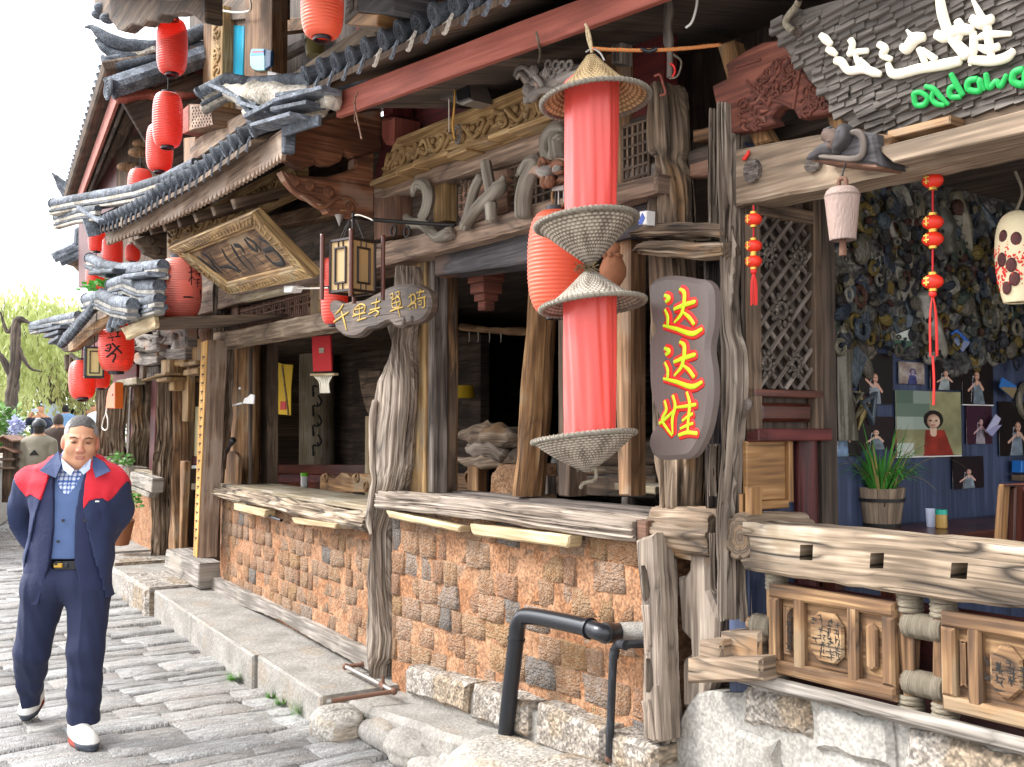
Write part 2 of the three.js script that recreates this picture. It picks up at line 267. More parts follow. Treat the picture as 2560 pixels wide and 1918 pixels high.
M.concrete=std({map:stoneMap(0x7c7770,0x938e87,0x8c7f70,7,.2,73),bumpMap:gritFine,bumpScale:.004,roughness:.9});
M.granite=std({map:stoneMap(0x786f65,0x989087,0x7e6a52,18,.6,91),bumpMap:grit,bumpScale:.03,roughness:.9});
M.boulder=std({map:stoneMap(0x8f8980,0xa9a39a,0x978874,6,.35,97),bumpMap:gritFine,bumpScale:.008,roughness:.8});
M.plaster=std({map:stoneMap(0x8d8982,0xa6a29b,0x756f66,4,.25,103),bumpMap:grit,bumpScale:.01,roughness:.9});
const tileMap=stoneMap(0x5e646c,0x90959d,0x44474c,14,.5,113);
M.tile=std({color:0xdcdee2,map:tileMap,bumpMap:gritFine,bumpScale:.004,roughness:.75});
M.tileDark=std({color:0xa4a6aa,map:tileMap,bumpMap:gritFine,bumpScale:.004,roughness:.8});
M.mortar=std({color:0xd4cfc8,map:stoneMap(0xb5aea3,0xe8e4dd,0x7c766c,9,.4,127),bumpMap:grit,bumpScale:.01,roughness:.9});
// woven straw, cloth, lacquer, metal
const weaveBump=texture(256,256,(x,y)=>{const r=Math.floor(y*32),o=(r % 2)*.5,a=Math.abs(((x*24 +o)% 1) - .5)*2,b=Math.abs((y*32 % 1) - .5)*2;return clamp(1 - .6*a*a - .6*b*b,0,1);},false);
const weave=(l,d)=>{const A=hexa(l),B=hexa(d);return texture(256,256,(x,y)=>{const r=Math.floor(y*32),o=(r % 2)*.5,a=Math.abs(((x*24 +o)% 1) - .5)*2,b=Math.abs((y*32 % 1) - .5)*2;return mix3(A,B,clamp(.75*a*a +.75*b*b - .1 +.6*wrapped(x,y,12,8,3,3),0,1));});};
M.straw=std({map:weave(0xcdb183,0x7a5f3e),bumpMap:weaveBump,bumpScale:.006,roughness:.95,side:THREE.DoubleSide});
M.strawGrey=std({map:weave(0xb3a899,0x5f5449),bumpMap:weaveBump,bumpScale:.006,roughness:.95,side:THREE.DoubleSide});
M.strawRim=std({map:weave(0xcfc6b6,0x887a68),bumpMap:weaveBump,bumpScale:.004,roughness:.95});
M.rope=std({map:weave(0xbdb09a,0x6d614f),bumpMap:weaveBump,bumpScale:.004,roughness:.95});
M.silk=new THREE.MeshPhysicalMaterial({color:0xf5625a,roughness:.36,sheen:1,sheenRoughness:.3,sheenColor:new THREE.Color(1,.85,.82),transmission:.35,thickness:0,side:THREE.DoubleSide});
M.lanternRed=new THREE.MeshPhysicalMaterial({color:0xfa5540,roughness:.38,transmission:.45,thickness:0,side:THREE.DoubleSide});
M.lanternPink=new THREE.MeshPhysicalMaterial({color:0xf08a78,roughness:.5,transmission:.35,thickness:0,side:THREE.DoubleSide});
M.lanternOrange=new THREE.MeshPhysicalMaterial({color:0xf8704c,roughness:.45,transmission:.35,thickness:0,side:THREE.DoubleSide});
const flat=(c,r=.7,o={})=>std({color:c,roughness:r,...o});
M.ink=flat(0x14110f,.8);M.blackPlastic=flat(0x1b1d22,.28);M.blackCap=flat(0x15161a,.4);M.gold=flat(0xc9a14a,.35,{metalness:.8});M.redPaint=flat(0xd6231c,.5);
M.white=flat(0xe8e6e2,.6);M.wire=flat(0xd9cfc2,.6);M.steel=flat(0x9b9690,.4,{metalness:.7});M.rust=std({color:0x6e4e3e,bumpMap:grit,bumpScale:.003,roughness:.8,metalness:.2});M.iron=flat(0x2b2826,.5,{metalness:.5});
M.lime=flat(0xbcd416,.5);M.limeDark=flat(0x6f9a1c,.55);M.goldLetter=flat(0xa8893a,.5,{metalness:.35});M.cream=flat(0xeee6d2,.6);M.green=flat(0x1fae52,.45);M.signGrey=std({color:0x635752,bumpMap:woodBump,bumpScale:.002,roughness:.6});
M.tealGlass=new THREE.MeshPhysicalMaterial({color:0x2aa0c0,roughness:.15,metalness:.1});
M.paper=flat(0xeadfae,.8);M.clay=std({color:0x8d5a3c,bumpMap:grit,bumpScale:.004,roughness:.8});
M.bellMetal=std({color:0x9c867c,bumpMap:gritFine,bumpScale:.003,roughness:.7,metalness:.15});
M.yellow=flat(0xe0b81a,.7);M.cloth=flat(0xb51d22,.85);
M.carvedRed=woodMat(0x8a5240,0x6b3a2c,0x3c1f18,{crack:.2,stain:0x7a5244},.004);M.dusky2=woodMat(0x6f5e50,0x54453a,0x30261f,{crack:.5,stain:0x6f5c4c},.004,.6);M.honey2=woodMat(0xe2b878,0xc79650,0x8d6a3c,{crack:.2,blotch:.4},.003);
M.porchMortar=std({map:stoneMap(0x77736c,0x9a968e,0x5a5650,9,.4,131),bumpMap:grit,bumpScale:.01,roughness:.9});
M.greyPlank=woodMat(0xa8a098,0x867e75,0x524a42,{crack:.6,blotch:.6,stain:0x8f8578},.005);
// ---------- street, kerb, ledge stones ----------
const groundY=(x,z)=>{const Z= -z;return Z<6.5?0 :Math.min(.6,.026*(Z - 6.5));};
function boardU(poly,u0,u1,opt={}){// an outline in (d, y), thick along u
const g=board(poly,0,u1 - u0,{...opt,grain:'u'});g.applyMatrix4(new THREE.Matrix4().set(0,0,1,u0,0,1,0,0,1,0,0,0,0,0,0,1));
const i=g.attributes.position,flipped=g;// mirror-free: the basis (d, y, u) is left handed, so turn the faces round
for (const k of ['position','normal','uv']){const a=flipped.attributes[k],s=a.itemSize,v=a.array;for (let t=0;t<i.count;t +=3)for (let q=0;q<s;q++){const b=v[(t +1)*s +q];v[(t +1)*s +q]=v[(t +2)*s +q];v[(t +2)*s +q]=b;}}
return g;
}
// a lump: a unit pillow (-.5...5, z up) with uneven rim and surface
function pillow(nx,ny,{jit=.08,round=.12,bump=.06,h=1,seed=1}={}){
const q=rng(seed),pos=[],idx=[],uv=[],W=nx +3,Hh=ny +3;
const ts=(n)=>{const o=[0,0];for (let i=1;i<n;i++)o.push(i / n);o.push(1,1);return o;};
const tx=ts(nx),ty=ts(ny),c=[0,1,2,3].map(()=>[(q() - .5)*jit,(q() - .5)*jit]);
for (let j=0;j<Hh;j++)for (let i=0;i<W;i++){
const a=tx[i],b=ty[j],rim=i===0||j===0||i===W - 1||j===Hh - 1;
const ox=lerp(lerp(c[0][0],c[1][0],a),lerp(c[2][0],c[3][0],a),b),oy=lerp(lerp(c[0][1],c[1][1],a),lerp(c[2][1],c[3][1],a),b),e=Math.min(a,1 - a,b,1 - b)*2,in2=rim?0 :round*.35*(e<.001?1 :0);
const x=(a - .5)*(1 - in2*2) +ox +(q() - .5)*jit*.35,y=(b - .5)*(1 - in2*2) +oy +(q() - .5)*jit*.35;
pos.push(x,y,rim? -h : -(e<.001?round :0) +(q() - .5)*bump);uv.push(x +seed*.37,y +seed*.61);
}
for (let j=0;j<Hh - 1;j++)for (let i=0;i<W - 1;i++){const k=j*W +i;idx.push(k,k +1,k +W +1,k,k +W +1,k +W);}
const g=new THREE.BufferGeometry();g.setIndex(idx);g.setAttribute('position',new THREE.Float32BufferAttribute(pos,3));g.setAttribute('uv',new THREE.Float32BufferAttribute(uv,2));g.computeVertexNormals();return g;
}
function rock([u,y,d],[a,b,c],seed,{amp=.16,det=5,turn=0}={}){
const g=new THREE.IcosahedronGeometry(1,det),p=g.attributes.position,v=new THREE.Vector3();
for (let i=0;i<p.count;i++){v.fromBufferAttribute(p,i);const s=1 +amp*fbm(v.x*1.4 +seed,v.y*1.4,v.z*1.4,4)*2;const sq=Math.pow(Math.pow(Math.abs(v.x),3) +Math.pow(Math.abs(v.y),3) +Math.pow(Math.abs(v.z),3),-1 / 3);v.multiplyScalar(s*sq);p.setXYZ(i,v.x*a,v.y*b,v.z*c);}
g.rotateY(turn);g.translate(u,y,d);const o=grainUV(g,'u');o.computeVertexNormals();return smoothed(o);
}
function smoothed(g){// average the normals of corners that coincide
const p=g.attributes.position,n=g.attributes.normal,m=new Map(),key=(i)=>`${Math.round(p.getX(i) * 1e4)},${Math.round(p.getY(i) * 1e4)},${Math.round(p.getZ(i) * 1e4)}`;
for (let i=0;i<p.count;i++){const k=key(i),v=m.get(k)??[0,0,0];v[0] +=n.getX(i);v[1] +=n.getY(i);v[2] +=n.getZ(i);m.set(k,v);}
for (let i=0;i<p.count;i++){const v=m.get(key(i)),l=Math.hypot(...v)||1;n.setXYZ(i,v[0]/ l,v[1]/ l,v[2]/ l);}
return g;
}
{
const street=structure('street');
const g=new THREE.PlaneGeometry(240,240,160,160);g.rotateX(-Math.PI / 2);g.translate(0,0,-60);
const p=g.attributes.position,uv=g.attributes.uv;for (let i=0;i<p.count;i++){p.setY(i,groundY(p.getX(i),p.getZ(i)) - .03);uv.setXY(i,p.getX(i),p.getZ(i));}g.computeVertexNormals();
add('street_bed',g,M.paveJoint,street);
const kinds=[];for (let i=0;i<12;i++){const k=pillow(4,3,{jit:.07,round:.007,bump:.012,h:.05,seed:100 +i});kinds.push(k);}
const far=[];let count=0;
const turn=new THREE.Matrix4();
for (let u=3.0;u> -17;){
const w=rr(.13,.27);u -=w;
for (let d=.3 +rr(-.2,0);d<5.2;){
const l=rr(.24,.62),c=FA.w(u +w / 2,0,d +l / 2);d +=l;
if (d<.5||(u>1.2&&d<.9))continue;
const y=groundY(c.x,c.z) +rr(-.006,.007),mat=M.pave[Math.floor(rr(0,5))],k=kinds[Math.floor(rr(0,12))];
// x of the stone along u, y of it along -d, its top up
const m=new THREE.Matrix4().compose(c.setY(y),new THREE.Quaternion().setFromEuler(new THREE.Euler(-Math.PI / 2,0,FA.turn +rr(-.03,.03),'YXZ').set(-Math.PI / 2 +rr(-.015,.015),FA.turn,rr(-.04,.04),'YXZ')),new THREE.Vector3(w +.004,l +.004,1));
const near=u> -5.5&&d<3.2;
if (near&&count<290){const s=new THREE.Mesh(k,mat);s.name='paving_stone';s.applyMatrix4(m);s.receiveShadow=s.castShadow=true;street.add(s);count++;}
else far.push(k.clone().applyMatrix4(m));
}
}
const f=add('paving',merge(far),M.pave[1],street,{kind:'stuff'});
}
{
const kerb=structure('kerb',FB,[-1.6,0,.2]);
const kt=(u)=>.165 - (u - .1)*.026;
for (const [a,b,dd]of [[-3.42,-2.3,.0],[-2.295,-.9,.004],[-.895,.14,-.003]])add('kerb_stone',smoothTop(board([[a,-.1],[b,-.1],[b,kt(b)],[a,kt(a)]],-.5,.45 +dd - (b>0?.02 :0),{bevel:.012})),M.concrete,kerb);
function smoothTop(g){return g;}
// rough step stones at the far end, before the doorway and the next shop
[[-3.95,.17,.12,.5,.17,.47],[-4.7,.17,.1,.32,.16,.5],[-5.35,.2,.1,.36,.17,.5],[-6.2,.22,.05,.5,.18,.45],[-7.2,.24,.05,.55,.18,.45]].forEach(([u,y,d,a,b,c],i)=>add('step_stone',board(rough([[u - a,-.1],[u +a,-.1],[u +a - .02,y +b*.62],[u - a +.02,y +b*.66]],.1,.012),d - c,d +c*.82 - i*.02,{bevel:.03}),i % 2?M.concrete :M.granite,kerb));
const ledge=structure('stone_ledge',FA,[1.2,0,.2]);
const at=(v,x,y,h)=>FA.hitY(...v(x,y),h);
add('mortar_bed',board(rough([[.1,-.1],[2.3,-.1],[2.3,.24],[1.3,.2],[.5,.15],[.1,.13]],.2,.01),-.3,.3,{bevel:.03}),M.concrete,ledge);
{const [u,,d]=at(V.d2,760,1230,.1);add('ledge_stone',rock([u,.05,d],[.16,.095,.12],3,{amp:.07}),M.boulder,ledge);}
{const [u,,d]=at(V.d3,420,1560,.17);add('ledge_stone',rock([u +.05,.06,d +.12],[.4,.17,.27],5,{amp:.08}),M.boulder,ledge);}
{const [u,,d]=at(V.d2,1750,1530,.1);add('ledge_stone',rock([u +.05,.03,d],[.14,.09,.14],8,{amp:.1}),M.boulder,ledge);}
[[.6,.04,.29,.17,.075,.09,20],[.88,.04,.31,.19,.07,.1,21],[1.16,.03,.34,.17,.06,.09,22]].forEach(([u,y,d,a,b,c,s])=>add('ledge_stone',rock([u,y,d],[a,b,c],s,{amp:.24}),M.concrete,ledge));
[[1.95,.12,.2,.26,.13,.2,23],[2.45,.13,.25,.34,.16,.22,24],[3.1,.08,.3,.4,.16,.26,25],[2.75,.06,.55,.3,.12,.2,26]].forEach(([u,y,d,a,b,c,s])=>add('ledge_stone',rock([u,y,d],[a,b,c],s,{amp:.1}),M.granite,ledge));
// grass growing in the joints
const blade=(x,y,z,s)=>{const o=[];for (let i=0;i<110;i++){const a=rr(0,6.28),r=rr(0,.03)*s,l=rr(.02,.055)*s,bx=x +Math.cos(a)*r,bz=z +Math.sin(a)*r,t=rr(.2,.9),w=.0035;const g=new THREE.BufferGeometry();g.setAttribute('position',new THREE.Float32BufferAttribute([bx - w,y,bz,bx +w,y,bz +w,bx +Math.cos(a)*l*t,y +l,bz +Math.sin(a)*l*t],3));g.computeVertexNormals();o.push(g);}return o;};
const grassMat=std({color:0x7cb83a,roughness:.8,side:THREE.DoubleSide});
for (const [v,x,y,s,label]of [[V.d1,1480,655,.8,'tiny grass tuft at the foot of the concrete kerb behind the walking man'],[V.d2,40,935,1.1,'grass tuft under the kerb about halfway along the brick shopfront'],[V.d2,330,1072,.7,'smallest grass tuft under the kerb near the bent drain pipe'],[V.d2,415,1125,.9,'low grass tuft under the kerb just before the bright green tuft'],[V.d2,585,1195,1.6,'bright green grass tuft beside the rounded ledge stone at the kerb end'],[V.d2,965,1270,1.5,'grass growing along the right side of the rounded ledge stone'],[V.d2,1420,1470,1.2,'thin grass tuft at the edge of the wet joint under the ledge'],[V.d2,1515,1520,1.6,'thick grass tuft in the gap before the large pale boulder'],[V.d2,1610,1500,1.1,'yellowish grass tuft touching the small pale ledge stone']]){
const [u,yy,d]=FA.hitY(...v(x,y),.005),t=thing('grass_tuft',label,'grass',FA,[u,.0,d],'grass tufts growing along the kerb and the ledge');add('blades',merge(blade(u,.0,d +.07,s*1.25)),grassMat,t);
}
}
// ---------- roofs, tilted boards, brush strokes ----------
class Tilt {// a plane leaning out to the street by an angle about the line y = y0, d = d0 of a frame
constructor(f,y0,d0,deg){Object.assign(this,{f,y0,d0,t:deg*Math.PI / 180});}
hit(sx,sy,z=0){const c=Math.cos(this.t),s=Math.sin(this.t),v=sight(sx,sy),e=this.f.loc(EYE),q=this.f.loc(EYE.clone().add(v)).map((x,i)=>x - e[i]);const N=[0,-s,c],p0=[0,this.y0 - z*s,this.d0 +z*c];const k=(N[1]*(p0[1] - e[1]) +N[2]*(p0[2] - e[2]))/ (N[1]*q[1] +N[2]*q[2]);const p=e.map((x,i)=>x +q[i]*k);return [p[0],(p[1] - p0[1])*c +(p[2] - p0[2])*s];}
get m(){const c=Math.cos(this.t),s=Math.sin(this.t);return new THREE.Matrix4().set(1,0,0,0,0,c,-s,this.y0,0,s,c,this.d0,0,0,0,1);}
tr(v,z,...xy){const o=[];for (let i=0;i<xy.length;i +=2)o.push(this.hit(...v(xy[i],xy[i +1]),z));return o;}
}
const S=(x,y)=>[x,y];
// brush strokes: every stroke [[x, y, halfwidth], ...] in the local plane, raised by z
function brush(strokes,z,{flat=.35,n=14,k=8,scale=1}={}){return merge(strokes.map((s)=>limb(s.map((p)=>[p[0],p[1],z,p[2]*scale]),{n,k,flat,up:[0,1,.0001]}).toNonIndexed()));}
function stroke2(strokes,z,w,flatZ=.5){// flattened along z whatever the stroke direction
return merge(strokes.map((s)=>{const g=limb(s.map((p)=>[p[0],p[1],0,p[2]??w]),{n:Math.max(6,s.length*5),k:8,up:[0,0,1]});g.scale(1,1,flatZ);g.translate(0,0,z);return g;}));
}
const barrel=(r,len)=>{const g=new THREE.CylinderGeometry(r,r*.96,len,12,1,false);g.rotateX(Math.PI / 2);g.translate(0,0,-len / 2);return g;};
const capDisc=(r)=>merge([new THREE.CylinderGeometry(r,r,.014,20).rotateX(Math.PI / 2),new THREE.TorusGeometry(r*.82,r*.11,5,20).translate(0,0,.007),new THREE.TorusGeometry(r*.5,r*.08,5,16).translate(0,0,.007),new THREE.BoxGeometry(r*.14,r*.8,.014).translate(0,0,.006),new THREE.BoxGeometry(r*.7,r*.12,.014).translate(0,r*.15,.006),new THREE.BoxGeometry(r*.7,r*.12,.014).translate(0,-r*.15,.006)].map(plain));
const dripTile=(w)=>{const s=new THREE.Shape();s.moveTo(-w,.01);s.quadraticCurveTo(0,-w*.5,w,.01);s.lineTo(w*.8,-w*.6);s.quadraticCurveTo(0,-w*1.9,-w*.8,-w*.6);return new THREE.ExtrudeGeometry(s,{depth:.012,bevelEnabled:false,curveSegments:6});};
function eave(roof,line,n,{r=.042,len=.8,slope=24,mat=M.tile,drip=true,jit=.006,lean=[0,0]}={}){
const c=new THREE.CatmullRomCurve3(line.map((p)=>new THREE.Vector3(...p)),false,'centripetal'),a=slope*Math.PI / 180,bar1=merge([barrel(r,len),capDisc(r*1.14)]),dt=dripTile(r*1.05);
for (let i=0;i<n;i++){
const p=c.getPointAt(n===1?0 :i / (n - 1)),t=put('roof_tile',bar1,R()<.25?M.tileDark :mat,roof,p.x +rr(-jit,jit),p.y +rr(-jit,jit),p.z +rr(-jit,jit));const le=lerp(lean[0],lean[1],n>1?i / (n - 1):0);t.rotation.order='YXZ';t.rotation.set(a +rr(-.04,.04),le +rr(-.05,.05),0);
if (drip&&i<n - 1){const q=c.getPointAt((i +.5)/ (n - 1)),d=put('drip_tile',dt,R()<.12?M.mortar :M.tile,roof,q.x,q.y - r*.9,q.z - .02);d.rotation.order='YXZ';d.rotation.set(-.2,le*1.0,rr(-.1,.1));d.scale.set(1.15,1.1,1);}
}
return c;
}
function slab(line,len,slope,th,below){// the bed under the tiles: a ruled sheet going up and back from the eave line
const a=slope*Math.PI / 180,c=new THREE.CatmullRomCurve3(line.map((p)=>new THREE.Vector3(...p)),false,'centripetal'),n=24,pos=[],idx=[],dy=Math.sin(a)*len,dz= -Math.cos(a)*len;
for (let i=0;i<=n;i++){const p=c.getPointAt(i / n);for (const [y,z]of [[-below,0],[-below +dy,dz],[-below - th +dy,dz],[-below - th,0]])pos.push(p.x,p.y +y,p.z +z);}
for (let i=0;i<n;i++)for (let j=0;j<4;j++){const q=i*4 +j,w=i*4 +(j +1)% 4;idx.push(q,q +4,w,w,q +4,w +4);}
idx.push(0,1,2,0,2,3);const e=n*4;idx.push(e,e +2,e +1,e,e +3,e +2);
const g=new THREE.BufferGeometry();g.setIndex(idx);g.setAttribute('position',new THREE.Float32BufferAttribute(pos,3));const o=grainUV(g,'d');o.computeVertexNormals();return o;
}
// a ridge of mortar with barrel tiles laid along its top: path of [u, y, d]
function ridge(roof,path,{r=.045,n=5,body=.07,mat=M.tile,mm=M.mortar}={}){
const c=new THREE.CatmullRomCurve3(path.map((p)=>new THREE.Vector3(...p)),false,'centripetal'),L=c.getLength();
for (let i=0;i<n;i++){
const a=c.getPointAt(i / n),b=c.getPointAt(Math.min(1,(i +1.06)/ n)),g=barrel(r*(1 - .04*(i % 2)),a.distanceTo(b)),x=b.clone().sub(a).normalize(),m=new THREE.Object3D();m.position.copy(a);m.up.set(0,1,0);m.lookAt(a.clone().sub(x));m.updateMatrix();
g.applyMatrix4(m.matrix);add('ridge_tile',g,i % 3===1?M.tileDark :mat,roof);
for (const [dy,h,w,q]of [[.55,.035,1.5,mm],[1.25,.022,2.1,M.tileDark],[1.75,.03,1.7,mm]]){const e= -r*.4 - body*dy;add('ridge_course',bar([a.x,a.y +e,a.z],[b.x,b.y +e +rr(-.004,.004),b.z],h,r*w,{bevel:.006}),q,roof);}
}
{const a=c.getPointAt(0),x=c.getTangentAt(0),g=capDisc(r*1.12),m=new THREE.Object3D();m.position.copy(a);m.lookAt(a.clone().sub(x));m.updateMatrix();g.applyMatrix4(m.matrix);add('ridge_end_tile',g,mat,roof);}
}
const wavy=(pts,n,amp,phase=0)=>{const o=[];for (let i=0;i<=n;i++){const t=i / n*(pts.length - 1),k=Math.min(pts.length - 2,Math.floor(t)),f=t - k;o.push([lerp(pts[k][0],pts[k +1][0],f),lerp(pts[k][1],pts[k +1][1],f) +amp*Math.abs(Math.sin(i*Math.PI / 2 +phase))]);}return o;};
function scrolls(poly0,poly1,n,d,{r=.012,seed=1}={}){// carved foliage between a lower and an upper line: stems, leaves, buds
const q=rng(seed),o=[],P=(t,s)=>{const L=(a)=>{const x=t*(a.length - 1),k=Math.min(a.length - 2,Math.floor(x)),f=x - k;return [lerp(a[k][0],a[k +1][0],f),lerp(a[k][1],a[k +1][1],f)];};const a=L(poly0),b=L(poly1);return [lerp(a[0],b[0],s),lerp(a[1],b[1],s),d];};
for (let i=0;i<n;i++){
const t=(i +.5)/ n,w=.5 / n,up=i % 2,W=(dt,s,rad)=>[...P(clamp(t +dt*w,0,1),up?s :1 - s),rad];
o.push(limb([W(-1.1,.2,r),W(-.6,.5,r*1.1),W(0,.82,r),W(.6,.62,r),W(.9,.3,r*.9),W(.5,.2,r*.8),W(.3,.4,r*.7)],{n:22,k:7}));
for (let j=0;j<4;j++){const a=(q() - .5)*1.7,s=.15 +.7*q(),e=(q() - .5)*.9;o.push(limb([W(a,s,r*.5),W(a +e*.4,s +.12,r*1.5),W(a +e*.8,s +.2,r*.3)],{n:8,k:6,noise:.3}));}
const bud=new THREE.IcosahedronGeometry(r*1.6,1),b=P(clamp(t +(q() - .5)*w,0,1),.3 +.4*q());bud.scale(1,1,.6);bud.translate(...b);o.push(bud);
}
return merge(o);
}
// ---------- the tavern: brick parapet, driftwood posts, lintel ----------
const brickKinds=[];for (let i=0;i<8;i++)brickKinds.push(pillow(3,2,{jit:.09,round:.07,bump:.16,h:1.2,seed:300 +i}));
function bricks(wall,f,u0,u1,bot,top,rowH,w,d){
for (let y=bot(u0)<bot(u1)?bot(u0):bot(u1),row=0;y<Math.max(top(u0),top(u1));row++){
const h=Math.min(rowH*rr(.92,1.08),top(u0) +.03 - y);if (h<.03)break;
for (let u=u0 - rr(0,w*.6);u<u1;){
const bw=w*(R()<.3?rr(.5,.75):rr(.85,1.25)),c=u +bw / 2,lo=Math.max(u,u0),hi=Math.min(u +bw,u1);u +=bw;
if (hi - lo<.03||y +h<bot(c)||y>top(c))continue;
const yl=y,b=put('brick',brickKinds[Math.floor(rr(0,8))],M.bricks[R()<(f===FA?.1 :.03)?8 +Math.floor(rr(-1,1)):[0,1,2,3,4,5,6,9,10,11][Math.floor(rr(0,10))]],wall,(lo +hi)/ 2,yl +h / 2,d +rr(-.01,.008));
b.scale.set(hi - lo - .001,h - .001,.03);b.rotation.set(rr(-.06,.06),rr(-.08,.08),rr(-.05,.05));
}
y +=h;
}
}
const tavern=thing('tavern_building','open fronted timber tavern with wooden numerals above its window and an adobe brick parapet','building',FA,[1.1,.2,0]);
{
const botY=(u)=>.3 +(u - .1)*.035,topY=(u)=>1.13;
const wall=add('brick_wall',board([[.06,.1],[2.26,.1],[2.26,1.15],[.06,1.15]],-.3,-.028,{bevel:.002}),M.mud,tavern);
bricks(wall,FA,.07,2.25,botY,topY,.122,.185,-.022);
// granite footing
const st=(pts,d1)=>{const g=board(rough(pts,.07,.008),-.2,d1,{bevel:.02});return g;};
add('footing_mortar',board([[.36,.1],[2.3,.1],[2.3,.36],[.36,.3]],-.2,.055,{bevel:.01}),M.concrete,tavern);
add('footing_stone',st([[.42,.19],[1.0,.21],[1.02,.36],[.43,.335]],.09),M.granite,tavern);
add('footing_stone',st([[1.05,.2],[1.5,.22],[1.5,.37],[1.07,.37]],.095),M.granite,tavern);
add('footing_stone',st([[1.56,.2],[2.02,.22],[2.02,.385],[1.57,.385]],.09),M.granite,tavern);
add('footing_stone',st([[2.06,.2],[2.34,.2],[2.34,.385],[2.07,.385]],.1),M.granite,tavern);
// sill: heavy rough front beam, two worn planks behind it
add('sill_beam',timber([[.04,1.19,-.02,.055,.1],[.4,1.195,-.02,.052,.1],[1.0,1.2,-.02,.05,.1],[1.6,1.195,-.02,.048,.1],[2.19,1.19,-.02,.047,.1]],{axis:'u',crack:.013,freq:6,sq:6,bulge:.006,k:72,step:.012}),M.silver,tavern);
add('sill_plank',box(.1,2.3,1.2,1.238,-.245,-.128,{bevel:.006}),M.dusky,tavern);
add('sill_plank',box(.34,2.3,1.2,1.246,-.37,-.25,{bevel:.006}),M.dusky,tavern);
add('sill_plank',box(.3,2.3,1.19,1.225,-.5,-.375,{bevel:.006}),M.dusky,tavern);
add('sill_block',box(2.195,2.255,1.09,1.235,-.11,.055,{bevel:.006}),M.redbrown,tavern);
const s1=tr(FA,V.c2,.075,1465,1125,2050,1250,2040,1300,1490,1185);add('sill_strip',board(rough(s1,.08,.002),-.0,.075,{bevel:.008}),M.fresh,tavern);
const s2=tr(FA,V.c3,.08,232,1232,1020,1325,1015,1400,1000,1425,260,1325,240,1290);add('sill_strip',board(rough(s2,.08,.002),-.0,.08,{bevel:.008}),M.fresh,tavern);
}
{// posts
const rows=[[668,990,1060],[760,980,1057],[814,969,1053],[861,978,1051],[893,971,1051],[925,958,1049],[956,944,1048],[1015,936,1045],[1078,934,1039],[1157,934,1034],[1205,942,1027],[1236,936,1019],[1268,930,1006],[1331,929,995],[1439,920,992],[1524,917,997],[1588,913,1002],[1635,918,999],[1667,924,991],[1692,935,981],[1706,946,974]];
add('driftwood_post',postRows(FA,S,.05,rows,.085,{crack:.014,freq:7,bulge:.009,sq:2.8,k:130,step:.012,seed:3}),M.silver,tavern);
const lb=(pts,d,o)=>limb(pts.map(([x,y,r])=>{const h=FA.hit(x,y,d);return [h[0],h[1],d,r];}),{noise:.3,k:12,n:36,...o});
add('driftwood_branch',lb([[938,1003,.02],[932,1040,.022],[931,1100,.018],[932,1160,.02],[936,1200,.014],[930,1240,.02],[924,1300,.02],[928,1335,.01]],.06),M.silver,tavern);
const st=(n,m,x0,x1,y0,y1,d0,d1,o)=>{const a=FA.hit(x0,y1,d1),b=FA.hit(x1,y0,d1);return add(n,box(a[0],b[0],a[1],b[1],d0,d1,{grain:'y',bevel:.006,...o}),m,tavern);};
st('jamb',M.tan,1024,1064,640,1232,-.2,-.1);st('jamb',M.dusky,1063,1083,640,1232,-.22,-.12);st('jamb',M.dark,1083,1102,640,1232,-.3,-.19);
add('round_post',postRows(FA,S,-.2,[[690,1098,1146],[900,1100,1146],[1100,1101,1144],[1235,1101,1142]],.06,{crack:.004,sq:2.3,bulge:.006,k:40,step:.03}),M.brown,tavern);
add('round_post',postRows(FA,S,-.2,[[690,1320,1400],[800,1315,1395],[1000,1300,1382],[1120,1290,1372],[1240,1281,1362]],.09,{crack:.008,sq:2.3,bulge:.01,k:48,step:.025}),M.orange,tavern);
st('jamb',M.dark,1395,1420,690,1240,-.42,-.3);
// lintel that carries the numerals, and the charred beam under it
const L=tr(FA,S,.03,951,664,1000,652,1140,617,1300,573,1400,548,1640,480,1640,432,1400,494,1390,497,1336,510,1300,524,1160,558,1000,597,951,610);
add('lintel',board(rough(L,.08,.004),-.17,.03,{bevel:.012}),M.beamGrey,tavern);
const L2=tr(FA,S,-.06,1085,690,1317,657,1640,575,1640,500,1317,580,1085,636);
add('charred_beam',board(rough(L2,.1,.003),-.25,-.06,{bevel:.01}),M.charred,tavern);
add('lintel_edge',board(tr(FA,S,-.1,1098,695,1190,672,1400,640,1400,625,1190,660,1098,685),-.16,-.1),M.redbrown,tavern);
}
